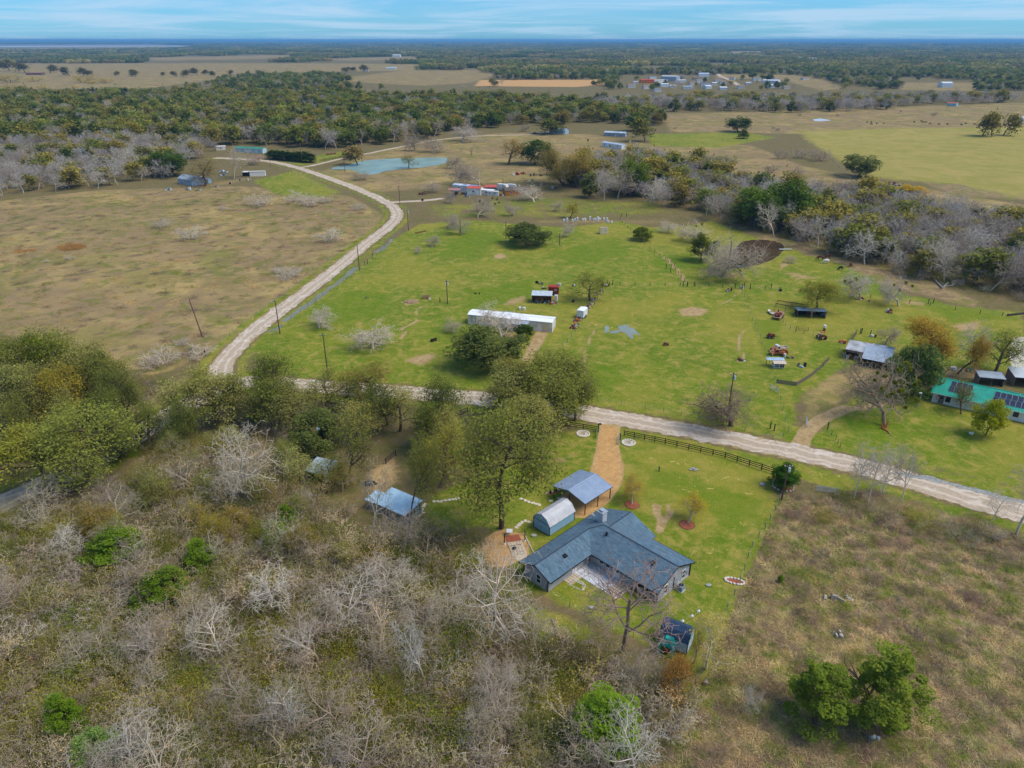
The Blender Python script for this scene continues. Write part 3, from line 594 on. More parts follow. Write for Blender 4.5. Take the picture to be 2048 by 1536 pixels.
def stuff_field(name, label, pts, kinds, scale=(0.8, 1.2), flat=None):
    """a mass nobody could count: instances of the stock plants on scattered points"""
    n = len(pts); nr = np.random.default_rng(len(name) + n)
    me = bpy.data.meshes.new(name); me.vertices.add(n); V = np.column_stack([pts, np.zeros(n)]).astype(np.float32); me.vertices.foreach_set('co', V.ravel())
    for nm, val in (('rot', nr.random(n) * 6.283), ('scl', nr.uniform(*scale, n) * U), ('squash', nr.uniform(0.85, 1.15, n))):
        a = me.attributes.new(nm, 'FLOAT', 'POINT'); a.data.foreach_set('value', val.astype(np.float32))
    wts = np.array([k[3] for k in kinds]); pick = nr.choice(len(kinds), n, p=wts / wts.sum()); a = me.attributes.new('pick', 'INT', 'POINT'); a.data.foreach_set('value', pick.astype(np.int32))
    cc = np.array([k[2] for k in kinds])[pick] * nr.uniform(0.85, 1.15, (n, 1)) * nr.uniform(0.93, 1.07, (n, 3)); a = me.attributes.new('col', 'FLOAT_COLOR', 'POINT'); a.data.foreach_set('color', np.column_stack([cc, np.ones(n)]).astype(np.float32).ravel())
    col = bpy.data.collections.new(name + '_stock')
    for i, (key, var, c, _, *sc) in enumerate(kinds):
        v = LIB[key][var % len(LIB[key])]
        ob = bpy.data.objects.new(f'{i:02d}_stock', v[1]); col.objects.link(ob)
        if sc: ob.scale = (sc[0], sc[0], sc[1] if len(sc) > 1 else sc[0])
    ng = bpy.data.node_groups.new(name, 'GeometryNodeTree'); ng.interface.new_socket('Geometry', in_out='INPUT', socket_type='NodeSocketGeometry'); ng.interface.new_socket('Geometry', in_out='OUTPUT', socket_type='NodeSocketGeometry')
    N, L = ng.nodes, ng.links; i0, o0 = N.new('NodeGroupInput'), N.new('NodeGroupOutput'); ip = N.new('GeometryNodeInstanceOnPoints'); ci = N.new('GeometryNodeCollectionInfo')
    ci.inputs[0].default_value = col; ci.inputs[1].default_value = True; ci.inputs[2].default_value = False
    def at(nm, ty):
        q = N.new('GeometryNodeInputNamedAttribute'); q.data_type = ty; q.inputs[0].default_value = nm; return q.outputs[0]
    L.new(i0.outputs[0], ip.inputs['Points']); L.new(ci.outputs[0], ip.inputs['Instance']); ip.inputs['Pick Instance'].default_value = True
    L.new(at('pick', 'INT'), ip.inputs['Instance Index']); cx = N.new('ShaderNodeCombineXYZ'); L.new(at('rot', 'FLOAT'), cx.inputs[2]); L.new(cx.outputs[0], ip.inputs['Rotation'])
    sx = N.new('ShaderNodeCombineXYZ'); s = at('scl', 'FLOAT'); L.new(s, sx.inputs[0]); L.new(s, sx.inputs[1])
    mu = N.new('ShaderNodeMath'); mu.operation = 'MULTIPLY'; L.new(s, mu.inputs[0]); L.new(at('squash', 'FLOAT'), mu.inputs[1]); L.new(mu.outputs[0], sx.inputs[2]); L.new(sx.outputs[0], ip.inputs['Scale'])
    L.new(ip.outputs[0], o0.inputs[0]); ob = link(name, me); md = ob.modifiers.new('spread', 'NODES'); md.node_group = ng
    return tag(ob, label, kind='stuff')
# ---- single trees near the house and the road: kind, base pixel, top row, crown width
T = tree_px
T('oak_tree','oak',507,832,690,140,DOLIVE,'broad dark green oak where the two gravel roads meet')
T('oak_tree','thin',742,810,722,100,rgb(112,102,58),'thin brownish oak with open crown beside the road')
T('oak_tree','oak',866,868,722,134,DOLIVE,'large dense green oak above the short dark rail fence')
T('oak_tree','oak',1108,850,726,134,OLIVE,'spreading oak beside the dark fence west of the driveway')
T('oak_tree','oak',978,832,720,108,rgb(104,98,56),'brownish oak between the road and the tallest oak')
T('oak_tree','tall',1003,1056,796,165,OLIVE,'tallest oak with long trunk behind the light blue shed')
T('oak_tree','oak',935,915,806,92,LOLIVE,'pale olive oak left of the tallest oak')
T('oak_tree','oak',1050,902,796,96,LOLIVE,'light olive oak right behind the tallest oak')
T('oak_tree','thin',650,838,750,85,OLIVE,'small green oak over the small blue shelter roof')
T('oak_tree','thin',590,868,770,95,LOLIVE,'slender light green tree left of the small blue shelter')
T('elm_tree','thin',700,968,822,72,OLIVE,'olive tree standing just behind the long metal shed')
T('elm_tree','tall',821,1046,868,88,OLIVE,'tall leafy trunk at the door end of the metal shed')
T('elm_tree','thin',700,880,800,80,LOLIVE,'round olive tree above the metal shed clearing')
T('elm_tree','thin',880,975,866,88,rgb(100,100,48),'loose olive tree between metal shed and tallest oak')
T('bare_tree','bare',742,1085,935,70,TWIG,'bare grey tree leaning over the metal shed roof',bark=PALE)
T('bare_tree','poplar',513,1005,832,120,PALE,'tall pale bare tree with white trunk above the thicket',bark=rgb(160,150,136))
T('oak_tree','oak',440,862,738,95,LOLIVE,'light green tree leaning beside the road junction')
T('oak_tree','thin',385,848,755,90,PALEG,'grey green tree with dark trunk left of the junction')
T('elm_tree','tall',176,972,806,150,rgb(112,116,66),'tall grey green tree with pale trunk at far left')
T('elm_tree','oak',100,985,855,130,rgb(110,112,56),'light green tree hanging over the left road end')
for i,(x,y,t,w,c,l) in enumerate([(60,830,685,88,OLIVE,'leafy oak at left edge below the tan field'),(125,800,655,84,rgb(84,96,38),'highest green oak of the clump left of the junction'),(185,815,680,84,LOLIVE,'olive oak in the middle of the left clump'),(238,830,705,74,OLIVE,'oak at right end of the left clump'),(20,880,745,84,PALEG,'grey green oak low on the left edge'),(85,865,735,80,LOLIVE,'pale oak in front of the highest oak'),(150,860,735,78,rgb(110,104,50),'yellowish oak in the heart of the left clump'),(210,875,760,70,DOLIVE,'dark green oak low in the left clump'),(-15,840,690,90,DOLIVE,'dark oak cut by the left picture edge'),(30,800,672,70,rgb(78,90,36),'small dark oak behind the left edge oak'),(85,785,668,60,DOLIVE,'dark oak at the back of the left clump'),(155,790,672,60,rgb(104,104,48),'slim oak at the back of the left clump'),(262,852,735,58,rgb(96,100,60),'greyish oak at the outer right of the left clump'),(120,920,790,76,rgb(112,114,72),'grey oak at the foot of the left clump'),(180,915,800,60,rgb(86,98,44),'green oak at the foot of the left clump'),(55,925,800,70,OLIVE,'olive oak above the left road end')]):
    T('oak_tree','oak',x,y,t,w,c,l,group='oaks of the clump at the left')
for x,y,t,w,c,l in [(560,852,752,76,LOLIVE,'olive oak just right of the broad junction oak'),(690,838,752,74,OLIVE,'green oak left of the thin brownish oak'),(775,850,742,84,DOLIVE,'dark oak right of the thin brownish oak'),(1018,850,735,92,LOLIVE,'oak between brownish oak and spreading oak'),(1150,842,752,70,OLIVE,'oak nearest the left driveway gate post'),(470,842,748,70,DOLIVE,'dark oak left of the broad junction oak')]:
    T('oak_tree','oak',x,y,t,w,c,l)
for x,y,t,w,l in [(210,905,812,60,'dark cedar between tall grey green tree and thicket'),(240,915,830,70,'dark evergreen low beside the tall grey green tree'),(640,900,825,70,'dark evergreen below the small blue shelter')]:
    T('cedar_tree','live',x,y,t,w,LIVEC,l)
for x,y,t,w,c,k,l in [(243,1128,1062,68,CEDARC,'cedar','round bright green cedar in the left thicket'),(407,1148,1078,42,CEDARC,'cedar','narrow bright green cedar in the left thicket'),(318,1218,1150,50,CEDARC,'cedar','bright green cedar left of the paired one'),(352,1205,1135,44,rgb(88,108,44),'cedar','lighter green cedar of the thicket pair'),(141,1478,1392,46,CEDARC,'cedar','pointed green cedar at the lower left'),(1212,1492,1382,84,rgb(86,110,42),'cedar','rounded bright cedar at the lower middle'),(1630,1448,1336,84,rgb(84,100,44),'loosecedar','dark green cedar of the lower right pair'),(1748,1450,1304,94,rgb(104,116,54),'loosecedar','larger light green cedar of the lower right pair'),(560,1095,1048,36,CEDARC,'cedar','small cedar beside the fallen pale trunk'),(578,1062,1010,30,CEDARC,'cedar','slim cedar above the fallen pale trunk'),(205,1535,1470,60,rgb(92,116,74),'live','blue green bush at the lower left corner'),(1560,1165,1150,8,CEDARC,'cedar','tiny cedar seedling in the weedy field')]:
    T('cedar_tree',k,x,y,t,w,c,l)
T('oak_tree','oak',340,900,800,84,DOLIVE,'dark ivy clad oak above the thicket')
T('oak_tree','thin',300,905,815,70,DOLIVE,'dark oak left of the pale bare tree')
T('oak_tree','thin',800,862,770,70,LOLIVE,'light oak between brownish oak and large green oak')
T('oak_tree','thin',1040,800,738,84,OLIVE,'oak at the roadside right above the light olive oak')
T('yellow_bush','leafshrub',98,1428,1375,56,YGREEN,'yellow green bush beside the pointed cedar',bark=TWIG,cat='bush')
T('rust_oak','thin',1366,1408,1318,66,RUST,'rusty brown oak below the dark roofed shed',bark=DARKB)
T('bare_tree','poplar',1022,1292,1070,150,PALE,'large pale bare tree in front of the gable wall',bark=rgb(176,160,146),var=1)
T('bare_tree','bare',1246,1302,1092,165,TWIGR,'bare tree with reddish twigs before the patio',bark=rgb(122,104,94),var=2)
T('bare_tree','wide',1418,545,478,80,PALE,'second grey bare tree left of the pond tree',bark=TWIG)
T('elm_tree','thin',606,985,905,64,PALEG,'pale green elm over the old tin shed')
T('elm_tree','thin',655,992,915,56,OLIVE,'small olive elm right of the old tin shed')
T('bare_tree','thin',1412,1338,1212,62,rgb(150,138,92),'sparse pale tree beside the dark roofed shed',bark=rgb(160,150,130))
T('bare_tree','thin',1388,1326,1256,26,rgb(142,120,62),'sparse tan tree over the dark roofed shed',bark=TWIG)
for x,y,t,w,l in [(590,1500,1395,90,'white dead tree at the lower left of centre'),(852,1370,1225,90,'white twisted dead tree in the thicket'),(700,1270,1150,110,'bare grey tree in the middle of the thicket'),(275,1180,1135,60,'small white dead tree between two cedars'),(270,1545,1440,90,'broad white bare tree at the bottom edge'),(1272,1560,1420,110,'white bare tree at the bottom beside the cedar'),(770,1210,1120,90,'bare tree left of the pale gable tree'),(1482,1425,1368,52,'small silver bare tree near the fence end'),(320,1330,1235,80,'bare tree below the paired cedars'),(160,1120,1050,70,'white bare tree left of the round cedar'),(450,1330,1215,95,'slim bare tree in the left thicket centre'),(985,1430,1330,80,'bare tree right of the twisted dead tree'),(555,1225,1120,100,'bare tree above the white dead tree'),(640,1330,1235,100,'pinkish bare tree left of the twisted dead tree')]:
    T('bare_tree','bare',x,y,t,w,WHITEB if 'white' in l or 'silver' in l else PALE,l,bark=WHITEB if 'white' in l else PALE)
for x,y,t,w,l in [(1706,1002,880,44,'leftmost bare roadside tree of the right hand row'),(1734,1008,868,50,'second bare tree of the roadside row'),(1765,985,890,46,'third bare tree of the roadside row'),(1803,1002,900,50,'fourth bare tree of the roadside row'),(2032,1068,890,100,'big bare tree at the right edge of the road'),(1985,1040,985,50,'low bare tree beside the road at right')]:
    T('bare_tree','bare',x,y,t,w,PALE,l,bark=PALE,group='bare trees along the road at right')
T('holly_bush','cedar',1565,973,925,36,rgb(44,72,28),'dark green clipped bush at the fence corner')
for x,y,t,w,c,l in [(1264,1008,960,44,rgb(132,112,48),'young brownish tree in the left red mulch ring'),(1376,1046,994,50,rgb(146,126,40),'young golden tree in the right red mulch ring')]:
    T('young_tree','thin',x,y,t,w,c,l,bark=TWIG)
# ---- pastures in the middle
for n,k,x,y,t,w,c,b,l in [
 ('live_oak','live',1052,489,448,60,LIVEC,DARKB,'round dark live oak alone in the green pasture'),('small_tree','live',1283,480,455,28,rgb(74,86,34),DARKB,'small round tree on the fence line'),
 ('mesquite_tree','thin',1181,602,548,56,rgb(96,96,44),DARKB,'bushy tree at the corner of the junk line'),('live_oak','live',971,733,658,96,LIVEC,DARKB,'big dark live oak in front of the mobile home'),
 ('laurel_bush','live',1048,679,648,26,rgb(62,82,34),DARKB,'dark bush at the end of the mobile home porch'),('bare_tree','wide',1004,682,612,72,PALE,PALE,'pale bare tree in front of the mobile home'),
 ('bare_tree','wide',907,664,636,28,TWIG,TWIG,'small bare bush left of the mobile home'),('bare_tree','wide',746,698,650,66,PALE,PALE,'whitish bare tree in the pasture near the road'),
 ('bare_tree','wide',637,656,618,46,PALE,PALE,'faint pale tree beside the ditch'),('bare_tree','wide',862,492,470,24,TWIG,TWIG,'small bare sapling in the upper pasture'),
 ('bare_tree','wide',830,508,492,18,TWIG,TWIG,'tiny bare sapling near the road bend'),('bare_tree','wide',1128,472,438,30,PALE,PALE,'pale bare tree by the white appliances'),
 ('bare_tree','wide',955,436,402,54,TWIG,TWIG,'bare tree with mistletoe left of the orange trailer'),('bare_tree','wide',980,424,388,44,TWIG,TWIG,'bare tree right under the white trailers'),
 ('bare_tree','wide',1028,432,406,26,TWIG,TWIG,'small bare tree below the orange trailer'),('bare_tree','wide',1068,404,370,60,PALE,PALE,'spreading pale tree in front of the orange trailer'),
 ('bare_tree','wide',893,458,425,32,TWIG,TWIG,'leaning bare sapling left of the mistletoe tree'),('bare_tree','wide',921,470,430,34,TWIG,TWIG,'slim bare tree right of the leaning sapling'),
 ('young_tree','thin',1139,436,402,24,rgb(120,112,34),DARKB,'small yellow green tree near the white appliances'),('bare_tree','wide',1110,422,400,22,TWIG,TWIG,'small twiggy tree beside the yellow green one'),
 ('bare_tree','wide',895,408,382,26,TWIG,TWIG,'bare sapling beside the parked dark car'),('bare_tree','wide',863,385,360,26,TWIG,TWIG,'lone bare sapling in the tan pasture'),
 ('bare_tree','wide',1338,465,440,30,PALE,PALE,'pale fallen bare tree at the pasture top'),('bare_tree','wide',1395,480,440,66,PALE,PALE,'pale bare tree with mistletoe left of the dark pond'),
 ('bare_tree','wide',1446,551,464,112,TWIG,rgb(110,98,86),'broad bare tree on the bank of the dark pond'),('green_tree','live',1402,522,468,36,rgb(76,84,38),DARKB,'olive tree behind the bare pond tree'),
 ('bare_tree','wide',1578,528,512,26,TWIG,TWIG,'small bare tree at the right pond bank'),('bare_tree','wide',1720,600,540,56,PALE,PALE,'bare mistletoe tree right of the open shelter'),
 ('bare_tree','wide',1797,612,552,62,PALE,PALE,'grey bare tree with mistletoe by the fallen trunk'),('bare_tree','bare',1888,562,476,70,PALE,WHITEB,'big pale dead tree at the wood edge'),
 ('mesquite_tree','oak',1632,620,562,62,rgb(98,100,48),DARKB,'olive tree over the open shelter'),('bare_tree','wide',1462,852,770,110,rgb(110,96,84),rgb(88,74,62),'dark storm broken tree beside the utility pole'),
 ('pecan_tree','wide',1768,852,722,132,rgb(128,116,102),rgb(104,88,74),'huge bare mistletoe tree with orange torn trunk'),('cedar_tree','live',1822,792,694,70,rgb(68,84,56),DARKB,'dark green evergreen beside the teal roofed house'),
 ('pear_tree','live',1970,872,800,42,rgb(116,122,26),DARKB,'yellow green pear tree in front of the white wall'),('olive_tree','thin',1922,828,764,40,rgb(92,96,66),DARKB,'grey green tree before the solar panels'),
 ('oak_tree','oak',1852,738,646,84,rgb(124,104,52),DARKB,'golden brown oak behind the evergreen'),('oak_tree','oak',1914,748,662,60,rgb(130,106,46),DARKB,'golden oak behind the teal roof'),
 ('elm_tree','thin',1985,752,668,80,rgb(108,112,56),DARKB,'green grey elm by the beige pond'),('bare_tree','bare',1950,745,638,70,PALE,PALE,'bare tree between golden oak and elm'),
 ('bare_tree','wide',1770,690,648,34,TWIG,TWIG,'thin bare tree beside the metal barn'),('live_oak','live',1717,354,311,46,LIVEC,DARKB,'round dark oak alone at the field corner'),
 ('live_oak','live',1476,264,233,34,rgb(66,80,50),DARKB,'round oak standing alone in the tan field'),('cedar_tree','cedar',1486,277,259,16,rgb(64,82,28),DARKB,'small cedar below the lone round oak'),
 ('oak_tree','midoak',1965,272,226,34,rgb(90,88,48),DARKB,'left oak of the clump by the cattle'),('oak_tree','midoak',1984,273,222,36,rgb(100,94,50),DARKB,'middle oak of the clump by the cattle'),('oak_tree','midoak',2006,271,228,38,rgb(92,88,46),DARKB,'right oak of the clump by the cattle'),
 ('live_oak','live',1071,328,282,46,rgb(58,74,40),DARKB,'dark oak above the scattered junk'),('oak_tree','thin',1017,330,278,46,rgb(118,104,70),DARKB,'brown thin oak left of the dark oak'),
 ('oak_tree','oak',1128,372,292,76,rgb(108,98,58),DARKB,'tall brown oak beside the junk clearing'),('oak_tree','oak',1155,375,300,66,rgb(112,102,62),DARKB,'second brown oak beside the junk clearing'),
 ('elm_tree','live',1267,392,312,44,rgb(84,98,46),DARKB,'green elm in the grey tree row'),('bare_tree','bare',1208,402,325,36,PALE,PALE,'white trunked bare tree left of the green elm'),
 ('bare_tree','bare',1235,398,330,50,TWIG,TWIG,'bare tree just left of the green elm'),('bare_tree','bare',1300,412,350,54,PALE,PALE,'pale bare tree right of the green elm'),
 ('live_oak','live',1520,455,378,66,rgb(68,88,40),DARKB,'left of the two big green oaks by the creek'),('live_oak','live',1566,455,362,76,rgb(70,90,40),DARKB,'taller of the two big green oaks by the creek'),
 ('bare_tree','bare',1548,472,400,60,PALE,PALE,'pale bare tree in front of the two green oaks'),('golden_tree','live',1742,395,364,56,rgb(118,112,38),DARKB,'yellow olive tree on the creek edge'),
 ('golden_tree','live',1816,400,370,44,rgb(138,118,34),DARKB,'golden tree beside the white field junk'),('bare_tree','bare',1962,455,402,56,PALE,PALE,'pale bare tree at the field edge'),
 ('golden_tree','live',1780,430,394,56,rgb(116,104,44),DARKB,'brown gold tree in the creek wood'),('oak_tree','midoak',715,328,288,42,rgb(104,92,68),DARKB,'brown tree at the left end of the teal pond'),
 ('willow_tree','thin',818,336,308,26,rgb(108,108,72),DARKB,'small olive tree standing in the teal pond'),('bare_tree','wide',830,300,262,40,TWIG,TWIG,'bare tree behind the teal pond'),('bare_tree','wide',866,306,275,42,TWIG,TWIG,'twiggy tree at the right end of the pond'),
 ('bare_tree','wide',926,284,247,52,rgb(150,142,134),rgb(150,142,134),'round grey bare tree beside the lane'),('bare_tree','wide',723,360,342,26,TWIG,TWIG,'small bare tree near the pond overflow'),
 ('bare_tree','wide',905,372,318,54,TWIG,TWIG,'bare tree behind the white trailers'),('bare_tree','wide',960,372,325,54,TWIG,TWIG,'second bare tree behind the trailers'),('bare_tree','wide',905,335,305,34,TWIG,TWIG,'bare tree at the pond corner'),
 ('cedar_tree','live',343,352,302,46,rgb(60,80,32),DARKB,'round green tree behind the old grey house'),('bare_tree','bare',468,358,295,50,TWIG,TWIG,'tall bare tree beside the white pickup'),
 ('brown_tree','thin',410,372,320,46,rgb(108,96,66),DARKB,'brown tree in front of the old grey house'),('bare_tree','wide',505,330,312,20,TWIG,TWIG,'small bare tree on the lawn by the road'),('bare_tree','wide',521,325,306,26,TWIGR,TWIG,'reddish bare tree by the road'),
 ('oak_tree','midoak',1108,270,238,50,rgb(84,88,44),DARKB,'oak shading the far bluish house'),('bare_tree','wide',1047,262,245,22,TWIG,TWIG,'small bare tree on the far lane'),('oak_tree','midoak',1290,285,232,46,rgb(92,92,56),DARKB,'big oak beside the far white mobile home'),
 ('oak_tree','midlive',1274,262,226,30,rgb(60,78,36),DARKB,'dark oak behind the far mobile home'),('bare_tree','wide',1266,300,282,22,TWIG,TWIG,'bare shrub right of the far mobile home'),('dead_snag','bare',945,318,296,8,rgb(120,104,90),rgb(120,104,90),'narrow dead snag in the tan pasture'),
 ('hedge_tree','cedar',1209,216,198,14,rgb(48,64,30),DARKB,'left dark cedar at the far field edge'),('hedge_tree','cedar',1295,215,200,20,rgb(62,76,34),DARKB,'right round cedar at the far field edge'),('hedge_tree','cedar',1264,214,195,18,rgb(62,76,40),DARKB,'middle cedar at the far field edge'),
]:
    T(n,k,x,y,t,w,c,l,bark=b)
# low bare shrubs of the left field
for x,y,w in [(522,412,44),(592,405,40),(618,412,40),(382,478,46),(325,455,34),(660,482,46),(545,430,0),(590,550,30),(650,405,24),(566,560,34),(560,545,24),(400,715,44),(330,725,56),(300,735,40),(365,690,24),(715,420,24),(525,470,0),(140,520,16),(92,525,10),(448,420,16)]:
    if w: T('bare_shrub','shrub',x,y,y-w*0.55,w,PALE,'pale leafless shrub in the tan field across the road',bark=PALE,group='leafless shrubs of the left field',cat='shrub')
# the row of clipped cedars by the far bend
for i,x in enumerate(range(545, 625, 11)):
    T('hedge_cedar','cedar',x,318+int((x-545)*0.10),300+int((x-545)*0.06),17,rgb(44,66,26),'dark cedar in the clipped row beside the far road bend',group='clipped cedar row at the bend')
for i,x in enumerate((1405,1432,1450)): 
    T('field_bush','shrub',x,325,312,46,rgb(112,110,78),'grey green bush in the tan rough field',bark=rgb(112,110,84),group='bushes in the tan rough field',cat='bush')
for x,y,w in [(1560,318,24),(1640,322,34),(1600,316,30),(1540,345,24),(1595,350,24),(1682,378,22),(1555,262,10),(1546,258,8),(1600,232,8),(1676,233,8),(1867,232,12),(1350,258,6)]:
    T('field_bush','shrub',x,y,y-w*0.7,w,TWIG,'small twiggy bush in the far pasture',bark=rgb(120,104,90),group='twiggy bushes of the far pasture',cat='bush')
# lone trees of the far tan field
for x,y,w in [(140,152,22),(168,153,22),(175,152,14),(230,152,12),(264,153,14),(272,152,16),(328,152,10),(352,154,14),(366,154,18),(395,150,18),(410,150,14),(430,153,14),(458,150,12),(690,146,14),(704,144,12),(727,144,18),(700,142,10),(20,142,30),(50,145,24),(100,146,20)]:
    T('field_oak','midoak',x,y,y-w*0.85,w,rgb(84,80,52),'dark oak standing alone in the far tan field',group='lone oaks of the far tan field')
for x,y,w in [(20,165,50),(70,163,30),(165,165,40),(180,168,20),(210,166,30),(85,178,20),(150,176,16),(30,182,40)]:
    T('field_bush','leafshrub',x,y,y-w*0.4,w,rgb(140,124,40),'yellow bush at the edge of the far tan field',group='yellow bushes of the far field',cat='bush')

# ---- woods: the nearest trees singly, the rest as one mass
def wood(polys, spacing, n_single, kinds, name, label, single_label, group, seed, excl=(), hrange=(7, 11), mass=True, sc=(0.75, 1.2), tname='wood_tree'):
    q = np.concatenate([scatter_px(p, spacing, 1.0, seed + i) for i, p in enumerate(polys)]); q = clear(q, excl, 2.0); q = q[np.argsort(q[:, 1])]
    rg = random.Random(seed)
    for x, y in q[:n_single]:
        key, var, c, wt = rg.choices(kinds, [k[3] for k in kinds])[0][:4]; b = c if key in ('midbare', 'bare', 'wide') else DARKB
        plant(tname, key, (x, y), rg.uniform(*hrange) * U, None, c, b, single_label, 'tree', group, None, var)
    if mass and len(q) > n_single: stuff_field(name, label, q[n_single:], kinds, sc)
GREYB = rgb(146, 139, 132)
MIXW = [('midoak',0,OLIVE,3),('midoak',1,DOLIVE,3),('midoak',2,rgb(108,104,56),2),('midlive',0,rgb(66,78,36),2.2),('midlive',1,rgb(84,90,42),2),('midbare',0,GREYB,2.2),('midbare',1,rgb(140,130,118),2),('midoak',1,rgb(112,100,60),1.2),('midbare',2,rgb(146,136,120),1.2)]
GREYW = [('midbare',0,GREYB,4),('midbare',1,rgb(138,128,120),4),('midbare',2,rgb(152,147,142),4),('midoak',0,rgb(112,106,64),1.6),('midoak',1,OLIVE,1),('midlive',0,rgb(76,84,44),0.6)]
wood([[(-150,408),(0,400),(90,386),(200,377),(330,362),(360,338),(430,310),(430,292),(300,285),(0,290),(-150,300)]], 7, 140, GREYW, 'grey_wood', 'grey leafless wood along the top of the left field', 'leafless grey tree at the edge of the left wood', 'grey trees at the edge of the left wood', 201, tname='grey_tree', hrange=(6.5, 10))
wood([[(-300,300),(0,290),(300,285),(440,290),(500,288),(640,304),(700,296),(860,278),(905,262),(960,258),(1040,252),(1200,246),(1330,252),(1330,240),(1200,215),(1120,208),(1000,203),(960,200),(800,201),(620,188),(520,192),(350,192),(-300,200)]], 9.0, 220, MIXW, 'mixed_wood', 'dense mixed wood of green and grey trees behind the ponds', 'tree at the front of the dense mixed wood', 'front trees of the mixed wood', 202, excl=[[(1195,262),(1260,262),(1260,300),(1195,300)]], hrange=(9, 13), sc=(0.9, 1.35))
wood([[(1180,395),(1160,360),(1180,330),(1290,320),(1400,345),(1480,370),(1600,395),(1750,405),(1900,440),(2100,470),(2250,500),(2250,640),(2048,600),(1900,565),(1780,545),(1650,510),(1560,470),(1480,450),(1380,425),(1290,405)]], 5.2, 300, GREYW, 'creek_wood', 'grey leafless wood following the creek at right', 'leafless grey tree of the creek wood', 'trees of the creek wood', 203, hrange=(6.5, 10.5), tname='creek_tree')
wood([[(960,330),(1100,345),(1180,330),(1180,300),(1290,310),(1290,330),(1180,395),(1100,350)]], 8, 22, GREYW, 'thicket_mass', '', 'grey tree above the scattered junk', 'grey trees by the junk clearing', 204, mass=False)
wood([[(1200,225),(1400,222),(1600,226),(1760,222),(1830,212),(2010,207),(2048,200),(1800,197),(1600,203),(1500,201),(1250,204),(1180,206)]], 9, 120, GREYW, 'far_grey_wood', 'grey wood behind the far tan pasture', 'grey tree at the front of the far wood', 'front trees of the far grey wood', 205, tname='far_tree', hrange=(8, 12), sc=(0.9, 1.3))
# far country: groves to the horizon, fields left open
FIELDS = [g[0] for g in TAN] + [GREEN[3][0], DIRT[17][0], [(1230,150),(1480,150),(1560,172),(1540,180),(1230,176)], [(-300,128),(420,126),(860,128),(830,141),(480,146),(420,160),(300,178),(-300,184)], [(-300,89.5),(400,90.5),(330,95.5),(-300,98)]]
def far_points(y0, y1, spacing, seed, keep=0.8, xmax=1.05):
    spacing *= U; nr = np.random.default_rng(seed); Y0, Y1 = P(1024, y0)[1], P(1024, y1)[1]; n = int((Y1 - Y0) * (Y1 + Y0) * xmax * 0.82 / spacing ** 2)
    Y = np.sqrt(nr.uniform(Y0 ** 2, Y1 ** 2, n)); X = nr.uniform(-xmax, xmax, n) * Y * 0.82; q = np.column_stack([X, Y])
    # patchy clearings
    f = np.sin(X * 0.0043 + 1.3 * np.sin(Y * 0.0021)) + np.sin(Y * 0.0057 + 1.7 * np.sin(X * 0.0033 + 1)) + 0.6 * np.sin(X * 0.011 + Y * 0.007); q = q[(f < 0.85) | (nr.random(n) < 0.06)]
    k = np.ones(len(q), bool)
    for p in FIELDS:
        k &= _sdist(q, [P(*c) for c in p]) < 8; k &= _sdist(q, [P(c[0], c[1] + 13 * ppm(c[1])) for c in p]) < 4
    return q[k][: int(1e6)]
GC = [rgb(90, 98, 60), rgb(104, 106, 70), rgb(124, 118, 90), rgb(82, 94, 64)]
q = far_points(182, 146, 11, 301); stuff_field('tree_belt', 'belts of trees among the far fields', q, [('midoak',0,GC[0],2),('midoak',1,GC[1],2),('midlive',0,GC[3],2),('midlive',1,GC[0],2),('midbare',0,rgb(150,140,132),3),('midoak',2,GC[2],1)], (0.8, 1.3))
q = far_points(146, 110, 47, 302); stuff_field('far_wood', 'far woods spreading across the plain', q, [('grove',i,GC[i],1) for i in range(4)] + [('grove',1,rgb(112,104,92),0.8)], (0.8, 1.25))
q = far_points(110, 93, 75, 303); stuff_field('distant_wood', 'distant woods below the horizon', q, [('grove',i,GC[i],1,1.35,1.1) for i in range(4)], (0.8, 1.3))
q = far_points(93, 82.6, 260, 304); stuff_field('horizon_wood', 'blue woods along the horizon', q, [('grove',i,GC[i],1,3.6,1.9) for i in range(4)], (0.8, 1.3))

# ---- the thicket of the foreground
THICK = [[(-150,1000),(60,985),(200,985),(330,930),(520,945),(640,1000),(720,1060),(860,1075),(960,1140),(1020,1200),(1090,1290),(1230,1330),(1320,1345),(1390,1420),(1250,1560),(1150,1700),(-400,1700)]]
TH_EX = [[(600,905),(665,905),(665,965),(600,965)], [(690,950),(880,950),(880,1085),(690,1085)]]
q = clear(scatter_px(THICK[0], 1.75, 1.0, 401), TH_EX, 2.0); q = q[np.argsort(q[:, 1])]
rg = random.Random(402); nr = np.random.default_rng(403); nr.shuffle(q)
SHK = [('shrub',0,rgb(138,126,106),3.4),('shrub',1,rgb(148,136,116),3.2),('shrub',2,rgb(122,108,90),3.2),('shrub',3,PALE,2.4),('leafshrub',0,rgb(108,106,50),2.8),('leafshrub',1,rgb(90,98,44),3.0),('leafshrub',2,rgb(120,114,56),1.8),('leafshrub',3,rgb(84,100,36),1.2),('sapling',0,rgb(160,144,122),1.6),('sapling',1,rgb(146,130,104),1.6),('sapling',2,rgb(134,122,76),1.3)]
